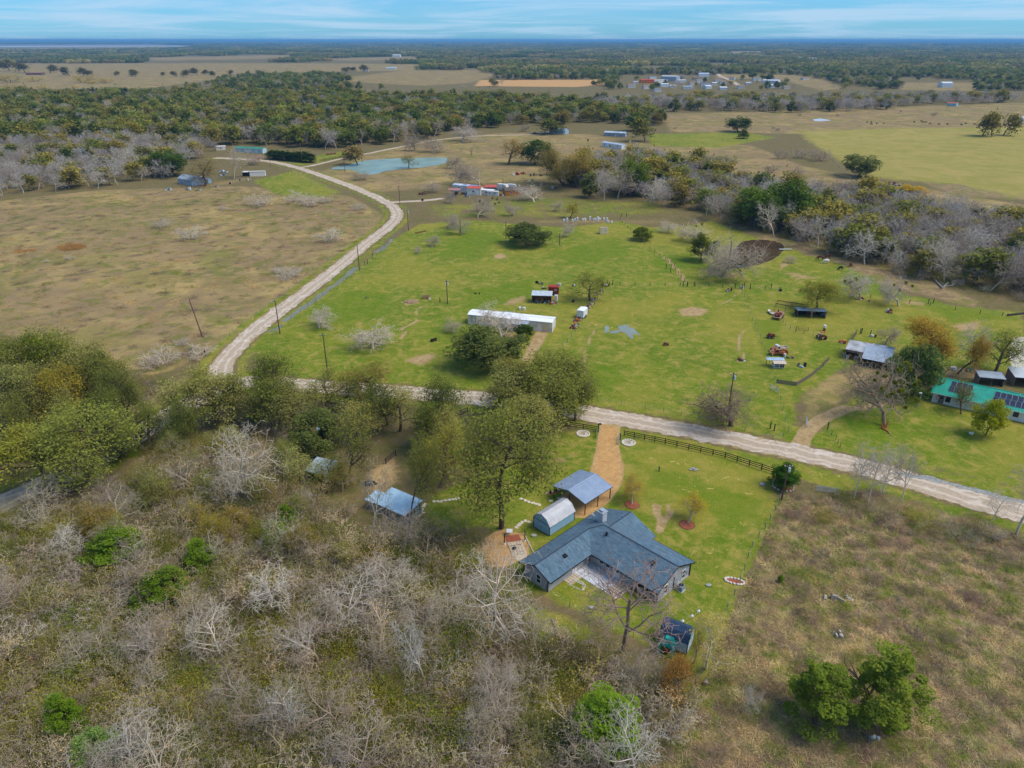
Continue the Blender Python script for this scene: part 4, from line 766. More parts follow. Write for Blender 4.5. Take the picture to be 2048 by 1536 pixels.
for x, y in q[:290]:
    key, var, c, _ = rg.choices(SHK, [k[3] for k in SHK])[0]; leafy = key == 'leafshrub'
    plant('leafy_shrub' if leafy else 'thin_sapling' if key == 'sapling' else 'twiggy_shrub', key, (x, y), (rg.uniform(2.2, 3.8) if key != 'sapling' else rg.uniform(4, 6.5)) * U, None, c, TWIG if leafy else c, {'leafshrub': 'olive leaved shrub in the foreground thicket', 'sapling': 'thin pale sapling in the foreground thicket', 'shrub': 'leafless twiggy shrub in the foreground thicket'}[key], 'shrub', {'leafshrub': 'leafy shrubs of the thicket', 'sapling': 'saplings of the thicket', 'shrub': 'leafless shrubs of the thicket'}[key], None, var)
stuff_field('thicket', 'tangled twigs and leafy undergrowth of the foreground thicket', q[290:], SHK, (0.8, 1.35))
q = clear(scatter_px([(150,1010),(330,905),(520,900),(700,965),(860,1085),(780,1160),(500,1150),(200,1120)], 6.0, 1.2, 431), TH_EX, 2.0)
for x, y in q: plant('small_elm', rg.choice(['thin', 'oak', 'thin']), (x, y), rg.uniform(4.5, 8.0), None, rg.choice([OLIVE, LOLIVE, rgb(92,100,40), rgb(120,108,52), rgb(104,92,50)]), TWIG, 'small olive tree in the belt behind the thicket', 'tree', 'small olive trees behind the thicket')
q = clear(scatter_px([(840,1060),(960,1050),(990,1130),(960,1180),(860,1120)], 3.4, 1.1, 432), TH_EX, 2.0)
for x, y in q: plant('olive_shrub', 'leafshrub', (x, y), rg.uniform(2.5, 4.5), None, rg.choice([OLIVE, rgb(104,108,40)]), TWIG, 'olive shrub between metal shed and garden deck', 'shrub', 'olive shrubs by the garden deck')
q = clear(scatter_px(THICK[0], 7.5, 1.2, 433), TH_EX, 2.0)
for x, y in q:
    tc = rg.choice([TWIG, rgb(150,136,120), rgb(138,122,108), rgb(152,142,126)])
    plant('thicket_tree', rg.choice(['bare', 'bare', 'poplar']), (x, y), rg.uniform(5.0, 9.5), None, tc, tc, 'slender leafless tree rising from the foreground thicket', 'tree', 'leafless trees of the thicket')
for x, y in [(1272,160),(1290,172),(1312,176),(1330,170),(1345,157),(1360,160),(1378,166),(1392,172),(1410,164),(1425,160),(1446,176),(1462,172),(1480,160),(1500,176),(1512,168),(1540,160),(1560,172),(1572,166),(1350,180),(1398,182),(1300,182),(1454,184),(1520,182),(1240,178)]: plant('town_tree', rg.choice(['midoak', 'midlive', 'midbare']), P(x, y), rg.uniform(7, 11), None, rg.choice([rgb(92,98,52), rgb(78,90,50), rgb(140,130,110)]), rgb(140,130,118), 'tree standing among the far town buildings', 'tree', 'trees of the far town')
# weeds of the rough field at the lower right, and a sparse edge of brush elsewhere
def make_weed(seed, n, h, rad, width):
    nr = np.random.default_rng(seed); a = nr.random(n) * 6.283; r = rad * np.sqrt(nr.random(n)); b = np.column_stack([r * np.cos(a), r * np.sin(a), np.zeros(n)])
    tip = b + np.column_stack([nr.normal(0, 0.75, n) * h, nr.normal(0, 0.75, n) * h, h * nr.uniform(0.15, 0.9, n)]); side = nr.normal(size=(n, 3)) * [1, 1, 0.1]; side *= width / np.linalg.norm(side, axis=1)[:, None]
    V = np.stack([b - side, b + side, tip + side * 0.4, tip - side * 0.4], 1).reshape(-1, 3); lib('weed', None, npmesh('weed', V, np.arange(4 * n).reshape(-1, 4), [M_DRY], np.repeat(nr.random(n), 4)), rad * 2, h)
for s in range(3): make_weed(171 + s, 80, 0.36, 0.62, 0.017)
WD = [('weed',0,rgb(138,118,96),3),('weed',1,rgb(122,104,88),2.5),('weed',2,rgb(164,144,106),3),('weed',0,rgb(112,118,54),4.2),('weed',1,rgb(176,156,116),1.8),('shrub',0,rgb(128,108,94),0.5,0.45,0.34),('shrub',2,rgb(108,92,78),0.4,0.4,0.3),('leafshrub',1,rgb(92,102,40),0.22,0.45,0.36)]
WFIELD = [(1560,995),(1740,985),(2048,1080),(2300,1150),(2300,1800),(1150,1800),(1260,1560),(1395,1420),(1440,1290),(1490,1180),(1540,1060)]
q = scatter_px(WFIELD, 0.85, 1.2, 411); stuff_field('dry_weeds', 'brown dry weeds and grass of the rough field', clear(q, (), 1.5), WD, (0.6, 1.5))
q = scatter_px(THICK[0], 1.5, 1.2, 412); stuff_field('thicket_weeds', 'dead grass and leaf litter under the thicket', clear(q, TH_EX, 1.2), [('weed',0,rgb(136,112,84),3),('weed',1,rgb(118,102,74),3),('weed',2,rgb(108,112,50),2)], (0.6, 1.3))
q = clear(scatter_px([(-150,410),(200,388),(480,378),(690,395),(750,430),(730,470),(590,575),(470,680),(380,722),(300,745),(0,672),(-150,680)], 5.5, 1.3, 413), (), 2.5); stuff_field('field_weeds', 'dark tufts of dead weeds in the left field', q, [('weed',0,rgb(112,94,76),2,2.2,.6),('weed',1,rgb(150,126,82),2,2.2,.5),('weed',2,rgb(106,108,48),1.5,2.2,.5)], (0.6, 1.4))
q = np.concatenate([scatter_px([(112,494),(140,488),(168,490),(166,498),(128,502)], 0.7, 1.2, 414), scatter_px([(30,500),(70,496),(72,502),(36,506)], 1.2, 1.2, 415)]); stuff_field('orange_weeds', 'patch of orange dead weeds in the left field', q, [('weed',0,rgb(150,112,62),2,1.6,1.0),('weed',1,rgb(140,108,68),2,1.6,1.0)], (0.7, 1.3))
UND = [[(260,900),(330,870),(480,850),(600,870),(720,860),(760,900),(730,960),(640,1000),(520,945),(330,930)], [(150,790),(280,760),(330,770),(260,870),(120,990),(60,985),(150,900)], [(1380,420),(1560,475),(1780,548),(2048,605),(2048,560),(1750,470),(1480,400)], [(1585,1000),(1700,992),(1800,1015),(2048,1085),(2100,1110),(2100,1150),(1900,1090),(1750,1055),(1610,1040)]]
for i, p in enumerate(UND):
    q = clear(scatter_px(p, 2.6, 1.1, 421 + i), [[(600,905),(665,905),(665,965),(600,965)]], 1.5); stuff_field('undergrowth', ['leafy undergrowth below the oaks left of the sheds', 'undergrowth below the left clump of oaks', 'undergrowth along the creek wood', 'tangled brush between weedy field and road'][i], q, SHK, (0.6, 1.1))
# ------------------------------------------------------------------ building helpers
def lerp(a, b, t): return tuple(x + (y - x) * t for x, y in zip(a, b))
def plane(mb, e0, e1, r1, r0, th=0.05, ribs=0.0, mi=0, rib_mi=None, rh=0.035):
    """a roof sheet: eave e0-e1, ridge r0-r1, with raised seams every `ribs` metres"""
    vs = [e0, e1, r1, r0]; lo = [(x, y, z - th) for x, y, z in vs]
    mb.raw(vs + lo, ((0,1,2,3),(7,6,5,4),(0,4,5,1),(1,5,6,2),(2,6,7,3),(3,7,4,0)), mi)
    if ribs:
        n = max(2, int(Vector(e1).__sub__(Vector(e0)).length / ribs))
        for i in range(n + 1):
            t = min(max(i / n, 0.01), 0.99); a, b = lerp(e0, e1, t), lerp(r0, r1, t); mb.span((a[0], a[1], a[2] + 0.01), (b[0], b[1], b[2] + 0.01), 0.045, rh * 2, mi if rib_mi is None else rib_mi)
M_WHITE = mat('white_trim', rgb(226, 226, 222), rgb(204, 204, 200), 3)
M_GLASS = mat('window_glass', rgb(44, 54, 60), rgb(30, 38, 44), 0.8, 0.08, spec=0.6)
M_BLACK = mat('black_trim', rgb(34, 36, 40), rgb(26, 28, 32), 4, 0.5)
M_GALV = mat('galvanised', rgb(176, 184, 190), rgb(150, 160, 168), 0.9, 0.45, 0.15)
M_RUST = mat('rust', rgb(128, 74, 50), rgb(92, 58, 44), 2.5, 0.9)
M_DARKW = mat('dark_wood', rgb(62, 46, 40), rgb(46, 36, 32), 5, 0.85)
M_GREYW = mat('grey_wood', rgb(132, 120, 106), rgb(104, 92, 80), 4, 0.9)
M_CONC = mat('concrete', rgb(196, 196, 196), rgb(168, 170, 172), 0.9, 0.9, bump=0.1)
M_TYRE = mat('tyre', rgb(34, 34, 36), rgb(24, 24, 26), 6, 0.9)
M_DGLASS = mat('dark_interior', rgb(30, 28, 28), rgb(22, 20, 20), 2, 0.9)
def flat(name, c, k=0.85, rough=0.75, scale=2.0, spec=0.3): return mat(name, c, tuple(q * k for q in c), scale, rough, spec=spec)
def window(par, c, w, h, face, fm=None, pm=None, name='window', bars=1, t=0.09):
    """framed window on a wall; face: '-y', '+y', '-x', '+x'"""
    s = -1 if face[0] == '-' else 1; f = MB(); p = MB()
    def put(mb, a, z, dw, dh, dep, off):
        if face[1] == 'y': mb.box((a, s * off, z), (dw, dep, dh))
        else: mb.box((s * off, a, z), (dep, dw, dh))
    for a in (-1, 1): put(f, a * (w - t) / 2, 0, t, h, 0.09, 0.03)
    for z in (-1, 1): put(f, 0, z * (h - t) / 2, w - 2 * t, t, 0.085, 0.03)
    if bars & 1: put(f, 0, 0, w - 2 * t, t * 0.7, 0.07, 0.03)
    if bars & 2: put(f, 0, 0, t * 0.6, h - 2 * t, 0.066, 0.03)
    put(p, 0, 0, w - t, h - t, 0.02, 0.012)
    o = f.build(name, fm or M_WHITE, par, loc=c); p.build('pane', pm or M_GLASS, o); return o
def door(par, c, w, h, face, m, glass=True):
    s = -1 if face[0] == '-' else 1; d = MB(); k = MB(); g = MB()
    def put(mb, a, z, dw, dh, dep, off):
        if face[1] == 'y': mb.box((a, s * off, z), (dw, dep, dh))
        else: mb.box((s * off, a, z), (dep, dw, dh))
    put(d, 0, h / 2, w, h, 0.07, 0.02); put(d, -w/2 - 0.05, h/2, 0.09, h + 0.1, 0.1, 0.02); put(d, w/2 + 0.05, h/2, 0.09, h + 0.1, 0.1, 0.02); put(d, 0, h + 0.06, w + 0.2, 0.1, 0.1, 0.02)
    put(k, w * 0.38, h * 0.48, 0.06, 0.12, 0.08, 0.08); o = d.build('door', m, par, loc=c); k.build('handle', M_BLACK, o)
    if glass: put(g, 0, h * 0.72, w * 0.55, h * 0.36, 0.03, 0.05); g.build('pane', M_GLASS, o)
    return o
def frame_px(a, b):
    A, B = P(*a), P(*b); d = (B[0] - A[0], B[1] - A[1]); return A, math.atan2(d[1], d[0]), math.hypot(*d)
def gable_walls(mb, x0, x1, y0, y1, h, rise, axis='x', mi=0):
    if axis == 'x': mb.extr([(y0, 0), (y1, 0), (y1, h), ((y0 + y1) / 2, h + rise), (y0, h)], x0, x1, 'x', mi)
    else: mb.extr([(x0, 0), (x1, 0), (x1, h), ((x0 + x1) / 2, h + rise), (x0, h)], y0, y1, 'y', mi)
def gable_roof(mb, x0, x1, y0, y1, h, rise, axis='x', ov=0.3, ribs=0.5, th=0.06):
    if axis == 'x':
        ym = (y0 + y1) / 2; k = rise / (ym - y0); e = h - ov * k + 0.04; r = h + rise + 0.04
        plane(mb, (x0-ov, y0-ov, e), (x1+ov, y0-ov, e), (x1+ov, ym, r), (x0-ov, ym, r), th, ribs); plane(mb, (x1+ov, y1+ov, e), (x0-ov, y1+ov, e), (x0-ov, ym+.002, r), (x1+ov, ym+.002, r), th, ribs)
        mb.span((x0-ov, ym, r + 0.03), (x1+ov, ym, r + 0.03), 0.25, 0.05)
    else:
        xm = (x0 + x1) / 2; k = rise / (xm - x0); e = h - ov * k + 0.04; r = h + rise + 0.04
        plane(mb, (x0-ov, y1+ov, e), (x0-ov, y0-ov, e), (xm, y0-ov, r), (xm, y1+ov, r), th, ribs); plane(mb, (x1+ov, y0-ov, e), (x1+ov, y1+ov, e), (xm+.002, y1+ov, r), (xm+.002, y0-ov, r), th, ribs)
        mb.span((xm, y0-ov, r + 0.03), (xm, y1+ov, r + 0.03), 0.25, 0.05)

# ------------------------------------------------------------------ the grey house
HO, HR = (12.44, 88.54), R(-45.5)
HX, HY = (math.cos(HR), math.sin(HR)), (-math.sin(HR), math.cos(HR))
def hl(x, y, z=0.0): return (HO[0] + x * HX[0] + y * HY[0], HO[1] + x * HX[1] + y * HY[1], z)
def shingle_mat():
    m, t = newmat('shingles'); out = t.add('ShaderNodeOutputMaterial'); b = t.add('ShaderNodeBsdfPrincipled', {'Roughness': 1.0, 'Specular IOR Level': 0.03}); v = t.add('ShaderNodeTexCoord').outputs['Object']
    br = t.add('ShaderNodeTexBrick', {'Vector': v, 'Scale': 1.0, 'Color1': rgb(70, 90, 104) + (1,), 'Color2': rgb(114, 136, 150) + (1,), 'Mortar': rgb(56, 74, 88) + (1,), 'Mortar Size': 0.006, 'Brick Width': 0.7, 'Row Height': 0.24, 'Bias': 0.0})
    c = t.mix(t.ramp(t.noise(v, 1.4, 6, 0.7), 0.3, 0.7), br.outputs[0], rgb(88, 112, 126)); c = t.mix(t.math('MULTIPLY', t.ramp(t.noise(v, 0.25, 3), 0.4, 0.7), 0.35), c, rgb(104, 112, 116))
    t.l.new(c, b.inputs['Base Color']); bn = t.add('ShaderNodeBump', {'Strength': 0.4, 'Distance': 0.03, 'Height': br.outputs['Fac']}); t.l.new(bn.outputs[0], b.inputs['Normal']); t.l.new(b.outputs[0], out.inputs[0]); return m
def siding_mat(name, c, step=0.2):
    m, t = newmat(name); out = t.add('ShaderNodeOutputMaterial'); b = t.add('ShaderNodeBsdfPrincipled', {'Roughness': 0.7, 'Specular IOR Level': 0.25}); v = t.add('ShaderNodeTexCoord').outputs['Object']
    w = t.add('ShaderNodeTexWave', {'Vector': v, 'Scale': 0.5 / step, 'Distortion': 0.0}, wave_type='BANDS', bands_direction='Z', wave_profile='SAW')
    cc = t.mix(t.ramp(t.noise(v, 0.9, 5), 0.35, 0.7), c, tuple(q * 0.86 for q in c)); t.l.new(cc, b.inputs['Base Color'])
    bn = t.add('ShaderNodeBump', {'Strength': 0.5, 'Distance': 0.02, 'Height': w.outputs['Fac']}); t.l.new(bn.outputs[0], b.inputs['Normal']); t.l.new(b.outputs[0], out.inputs[0]); return m
def build_house():
    t = thing('house', 'grey single storey house with blue grey shingle roof around a patio', 'house', hl(0, 0), HR)
    ez, p = 2.45, 0.433; xa, yA, xl, yb = 12.45, 9.95, -6.6, -9.45; rA, rB = p * yA / 2, p * 3.3; ym = yA / 2
    V = [(0,0,ez),(xa,0,ez),(xa,ym,ez+rA),(xl+ym,ym,ez+rA),(-3.3,3.3,ez+rB),(-3.3,yb,ez+rB),(0,yb,ez),(xl,yb,ez),(xl,yA,ez),(xa,yA,ez)]
    F = [(0,1,2,3,4),(0,4,5,6),(7,5,4,3,8),(8,3,2,9)]
    rm = MB(); n = len(V); rm.raw(V + [(x, y, z - 0.14) for x, y, z in V], F and [tuple(f) for f in F] + [tuple(i + n for i in reversed(f)) for f in F])
    rm.f = [tuple(f) for f in rm.f]
    out = [(0,1),(1,2),(2,9),(9,8),(8,7),(7,5),(5,6),(6,0)]
    for a, b in out: rm.raw([V[a], V[b], (V[b][0], V[b][1], V[b][2]-.14), (V[a][0], V[a][1], V[a][2]-.14)], [(0, 3, 2, 1)])
    # front gable over the entry
    cx0, cx1, cy = -6.3, 4.45, 11.05; cm = -0.75; cr = rA - 0.06; k = 0.5
    for e0, e1, r1, r0 in [((cx0,cy,ez-.02),(cx0,4.6,ez-.02),(cm,4.6,ez+cr),(cm,cy,ez+cr)), ((cx1,4.6,ez-.02),(cx1,cy,ez-.02),(cm+.002,cy,ez+cr),(cm+.002,4.6,ez+cr))]: plane(rm, e0, e1, r1, r0, 0.14)
    roof = rm.build('roof', shingle_mat(), t)
    rc = MB(); rc.span((xl + ym, ym, ez + rA + .015), (xa, ym, ez + rA + .015), 0.22, 0.035); rc.span((-3.3, 3.3, ez + rB + .015), (-3.3, yb, ez + rB + .015), 0.22, 0.035); rc.span((cm, ym, ez + cr + .015), (cm, cy, ez + cr + .015), 0.22, 0.035)
    rc.span((-3.3, 3.3, ez + rB + .015), (xl + ym, ym, ez + rA + .015), 0.2, 0.035); rc.build('ridge_cap', mat('ridge_shingle', rgb(66, 78, 92), rgb(54, 66, 78), 3), roof)
    gut = MB()
    for a, b in out[:1] + out[3:5] + [(6, 0)]:
        A, B = V[a], V[b]; d = Vector(B) - Vector(A); nrm = Vector((d.y, -d.x, 0)).normalized() * 0.06; gut.span((A[0]+nrm.x, A[1]+nrm.y, ez-.09), (B[0]+nrm.x, B[1]+nrm.y, ez-.09), 0.12, 0.14)
    gut.build('gutter', M_BLACK, roof)
    for a, b in [(1, 2), (2, 9), (7, 5), (5, 6)]:
        A, B = Vector(V[a]), Vector(V[b]); o = Vector((0.025, 0, -0.09)) if A.x > 5 else Vector((0, -0.025, -0.09)); MB().span(A + o, B + o, 0.04, 0.2).build('rake_board', M_BLACK, roof)
    for x, y, z, w in [(-1.9, -4.1, 3.3, 0.55), (9.0, 3.45, 4.05, 0.6)]:
        v = MB(); v.box((0, 0, 0.12), (w, w, 0.24)); v.box((0, 0, 0.27), (w + 0.12, w + 0.12, 0.06)); v.build('roof_vent', M_BLACK, roof, loc=(x, y, z - 0.08))
    v = MB(); v.tube([(0, 0, 0), (0, 0, 0.5)], 0.16, 8); v.tube([(0, 0, 0.5), (0, 0, 0.62)], [0.26, 0.2], 8); v.build('flue_pipe', M_BLACK, roof, loc=(-0.05, 3.7, 4.0))
    v = MB(); v.tube([(0, 0, 0), (0, 0, 0.35)], 0.06, 6); v.build('vent_pipe', M_WHITE, roof, loc=(6.6, 2.1, 3.3))
    v = MB(); v.tube([(0, 0, 0), (0, 0, 0.35)], 0.05, 6); v.build('vent_pipe', M_BLACK, roof, loc=(-4.6, -4.9, 3.25))
    M_S = siding_mat('grey_siding', rgb(168, 170, 174))
    w = MB(); gable_walls(w, 0.2, 12.05, 0.75, 9.2, 2.5, 0.433 * 4.22); w.build('wall', M_S, t); w = MB(); w.box((-2.83, 4.97, 1.25), (6.04, 8.45, 2.5)); w.build('wall', M_S, t)
    w = MB(); gable_walls(w, -5.83, -0.85, -9.05, 3.0, 2.46, 0.433 * 2.49, 'y'); w.build('wall', M_S, t)
    w = MB(); gable_walls(w, -5.6, 3.8, 5.0, 10.6, 2.48, 1.95, 'y'); w.build('wall', M_S, t)
    f = MB()
    for x0, x1, y0, y1 in [(-5.87, 12.09, 0.71, 9.24), (-5.87, -0.81, -9.09, 3.02)]: f.box(((x0+x1)/2, (y0+y1)/2, 0.14), (x1-x0, y1-y0, 0.28))
    f.build('foundation', mat('foundation', rgb(178, 174, 168), rgb(150, 146, 140), 1.5), t)
    for x, y in [(-5.85, -9.05), (-0.85, -9.05), (12.05, 0.75), (12.05, 9.2)]: MB().box((x, y, 1.2), (0.14, 0.14, 2.38)).build('corner_board', M_BLACK, t)
    for x, y in [(12.12, 4.9), (12.12, 9.35), (-0.78, 0.66)]: MB().box((x, y, 1.2), (0.09, 0.09, 2.3)).build('downspout', M_GREYW if y < 1 else M_BLACK, t)
    for c, ww, h, fc in [((-2.75, -9.05, 1.35), 1.0, 1.65, '-y'), ((-0.85, -7.5, 1.55), 0.95, 1.05, '+x'), ((-0.85, -4.6, 1.55), 0.95, 1.05, '+x'), ((-0.85, -1.4, 1.55), 0.9, 1.05, '+x'), ((1.5, 0.75, 1.55), 0.9, 1.05, '-y'), ((2.75, 0.75, 1.55), 0.9, 1.05, '-y'), ((12.05, 2.75, 1.35), 1.0, 1.65, '+x'), ((12.05, 7.5, 1.35), 1.0, 1.65, '+x')]: window(t, c, ww, h, fc)
    window(t, (9.7, 0.75, 1.5), 2.7, 1.1, '-y', M_BLACK, bars=3)
    MW = flat('door_white', rgb(222, 224, 224))
    door(t, (-0.85, -3.0, 0.05), 0.95, 2.05, '+x', MW); door(t, (4.6, 0.75, 0.05), 0.95, 2.05, '-y', MW)
    mb = MB(); mb.box((12.14, 8.5, 1.3), (0.16, 0.3, 0.6)); mb.box((12.14, 8.1, 1.5), (0.12, 0.2, 0.4)); mb.build('meter_box', flat('meter_grey', rgb(150, 160, 168)), t)
    ch = MB(); ch.box((0, 0, 0.7), (1.15, 1.15, 2.0)); co = ch.build('chimney', siding_mat('chimney_siding', rgb(186, 190, 192)), t, loc=(-3.2, 6.4, 4.0))
    c2 = MB(); c2.box((0, 0, 1.76), (1.35, 1.35, 0.1)); c2.box((0, 0, 1.9), (0.6, 0.6, 0.22)); c2.box((0, 0, 2.06), (0.8, 0.8, 0.05)); c2.build('chimney_cap', M_GALV, co)
    pr = MB()
    for x in (8.6, 11.6):   # slender dark posts of the small porch trellis
        pr.box((x, 0.3, 1.1), (0.09, 0.09, 2.2))
    pr.build('porch_post', M_BLACK, t)
build_house()
t = thing('satellite_dish', 'white satellite dish on the roof beside the chimney', 'satellite dish', hl(-5.3, 6.6, 2.9), HR)
d = MB(); d.sphere((0, 0, 0.75), (0.42, 0.16, 0.42), 10, 6); d.build('dish', M_WHITE, t); MB().tube([(0, 0.1, 0), (0, 0.05, 0.7)], 0.03, 5).build('mast', M_GALV, t); MB().tube([(0, -0.1, 0.5), (0, -0.5, 0.6)], 0.02, 5).build('feed_arm', M_GALV, t)
# patio, pavers
mb = MB(); mb.prism([(-0.78, -3.0), (5.35, -3.0), (5.35, 0.68), (-0.78, 0.68)], 0.0, 0.1); o = mb.build('patio', mat('patio_concrete', rgb(206, 206, 208), rgb(176, 178, 184), 0.8, 0.85, bump=0.1), None, loc=hl(0, 0)); o.rotation_euler[2] = HR; tag(o, kind='structure')
PAVE = mat('paver_stone', rgb(206, 190, 166), rgb(184, 164, 140), 2.0, 0.9); PAVER = MB().box((0, 0, 0.03), (0.42, 0.42, 0.06)).mesh('paver', PAVE)
def paver_bed(name, label, cells, base=None):
    t = thing(name, label, 'paving', hl(0, 0), HR)
    if base:
        mb = MB(); mb.prism(base, 0.0, 0.014); mb.build('gravel_bed', mat('gravel_bed', rgb(146, 122, 98), rgb(116, 98, 80), 4), t)
    for x, y in cells: link('paver', PAVER, t, (x, y, 0.005), RG.uniform(-.03, .03))
paver_bed('paver_patio', 'grid of tan square pavers beside the concrete patio', [(5.68 + 0.52 * i, -2.75 + 0.52 * j) for i in range(4) for j in range(7)], [(5.38, -3.05), (7.5, -3.05), (7.5, .66), (5.38, .66)])
paver_bed('paver_strip', 'small strip of square pavers along the left wing', [(-0.55 + 0.5 * i, -5.2 + 0.5 * j) for i in range(3) for j in range(5)])
# stepping stones
STEP = [(1128,996),(1118,997),(1102,1002),(868,1003),(876,1003),(883,1003),(891,1001),(899,1000),(906,999),(912,998),(920,996),(849,1009),(847,1013),(845,1019),(846,1025),(840,1031),(834,1030),(831,1035),(1043,998),(1051,1001),(1058,1004),(1066,1006),(1072,1008),(1079,1010),(1033,1055),(1037,1051),(1040,1048),(1044,1045),(1051,1042),(1058,1044)]
sm = MB(); sm.prism([(-.36,-.26),(.3,-.3),(.38,.2),(.05,.3),(-.34,.24)], 0, 0.06); sm = sm.mesh('stepping_stone', mat('pale_flagstone', rgb(214, 202, 176), rgb(190, 176, 148), 2))
for x, y in STEP: tag(link('stepping_stone', sm, None, (*P(x, y), 0.005), RG.uniform(0, 6)), 'pale flat stepping stone set in the lawn', 'stepping stone', 'stepping stones of the lawn paths')

# gambrel shed
def gambrel(name, label, O, rz, L, Wd, h, rise, wallm, roofm, trim, ribs=0.4, dr=True, front='-x'):
    """barn roofed shed; x along its length, y across"""
    t = thing(name, label, 'shed', (O[0], O[1], 0), rz); a = Wd / 2; sec = [(-a, h), (-a * 0.62, h + rise * 0.68), (0, h + rise), (a * 0.62, h + rise * 0.68), (a, h)]
    w = MB(); w.extr([(-a, 0.1), (a, 0.1)] + sec[::-1], 0, L); w.build('wall', wallm, t); r = MB(); ov = 0.12
    s2 = [(-a - .16, h - .12)] + [(y, z + .05) for y, z in sec[1:4]] + [(a + .16, h - .12)]
    for (y0, z0), (y1, z1) in zip(s2[:2], s2[1:3]): plane(r, (-ov, y0, z0), (L + ov, y0, z0), (L + ov, y1, z1), (-ov, y1, z1), 0.05, ribs)
    for (y0, z0), (y1, z1) in zip(s2[4:2:-1], s2[3:1:-1]): plane(r, (L + ov, y0, z0), (-ov, y0, z0), (-ov, y1, z1), (L + ov, y1, z1), 0.05, ribs)
    r.build('roof', roofm, t); tr = MB()
    for y in (-a, a):
        for x in (0, L): tr.box((x, y, h / 2), (0.1, 0.1, h))
    for x in (-.03, L + .03):
        for (y0, z0), (y1, z1) in zip(sec, sec[1:]): tr.span((x, y0, z0), (x, y1, z1), 0.05, 0.1)
        tr.span((x, -a, h), (x, a, h), 0.03, 0.07)
    tr.build('trim', trim, t); MB().box((L / 2, 0, 0.07), (L + .1, Wd + .1, 0.12)).build('skid_base', M_GREYW, t)
    if dr:
        d = MB(); d.box((-.04, -0.46, 1.05), (0.05, 0.9, 1.75)); d.box((-.04, 0.46, 1.05), (0.05, 0.9, 1.75)); o = d.build('double_door', wallm, t); k = MB(); k.box((-.08, 0.1, 1.0), (0.05, 0.05, 0.2)); k.box((-.08, -0.1, 1.0), (0.05, 0.05, 0.2)); k.build('handle', M_BLACK, o)
        v = MB(); v.box((-.03, 0, h + rise * .55), (0.05, 0.3, 0.3)); v.build('gable_vent', M_WHITE, t)
    return t
c = hl(-11.6, 0.95); gambrel('garden_shed', 'light blue barn shaped shed with off white roof beside the house', c, HR + R(90), 6.3, 3.7, 2.05, 1.5, flat('shed_blue', rgb(138, 178, 202), 0.9), mat('shed_roof', rgb(206, 204, 202), rgb(188, 186, 186), 0.8, 0.5), M_BLACK, 0.3)
# carport
def carport():
    t = thing('carport', 'open metal carport with pale blue grey gable roof and dark posts', 'carport', hl(-17.0, 9.4), HR); r = MB(); L, Wd = 7.8, 7.7; xm = L / 2
    plane(r, (0, Wd, 2.6), (0, 0, 2.6), (xm, 0, 3.5), (xm, Wd, 3.5), 0.05, 0.32); plane(r, (L, 0, 2.6), (L, Wd, 2.6), (xm + .002, Wd, 3.5), (xm + .002, 0, 3.5), 0.05, 0.32); r.span((xm, 0, 3.55), (xm, Wd, 3.55), 0.3, 0.05)
    r.build('roof', mat('carport_metal', rgb(166, 180, 198), rgb(152, 168, 188), 0.7, 0.4, 0.2), t); e = MB(); 
    for x in (0.02, L - .02): e.span((x, 0, 2.52), (x, Wd, 2.52), 0.08, 0.12)
    for y in (0.05, Wd - .05):
        e.span((0, y, 2.5), (xm, y, 3.4), 0.06, 0.12); e.span((L, y, 2.5), (xm, y, 3.4), 0.06, 0.12)
    e.build('roof_beam', M_DARKW, t)
    for x in (0.25, xm, L - .25):
        for y in (0.35, Wd / 2, Wd - 0.35):
            if x == xm and y != 0.35: continue
            MB().box((x, y, 1.25), (0.12, 0.12, 2.5)).build('post', M_DARKW, t)
    return t
carport()
# brick edged bed left of the carport
t = thing('brick_bed', 'small red mulch bed beside the carport posts', 'flower bed', P(1107, 985)); mb = MB(); mb.prism([(-1.4,-.5),(1.3,.9),(1.6,.5),(-1.0,-.9)], 0, .05); mb.build('mulch', mat('red_mulch', rgb(170, 96, 66), rgb(140, 76, 54), 5), t)
for i in range(5): MB().box((-1.3 + .6 * i, -.35 + .3 * i, .06), (.5, .14, .1), .46).build('edging', M_CONC, t)
for dx, dy in ((-.6,-.2),(.5,.45)): c = MB(); c.tube([(dx,dy,0),(dx,dy,.9)], [.3,.05], 8); c.build('shrub', flat('dark_shrub', rgb(46,62,34)), t)
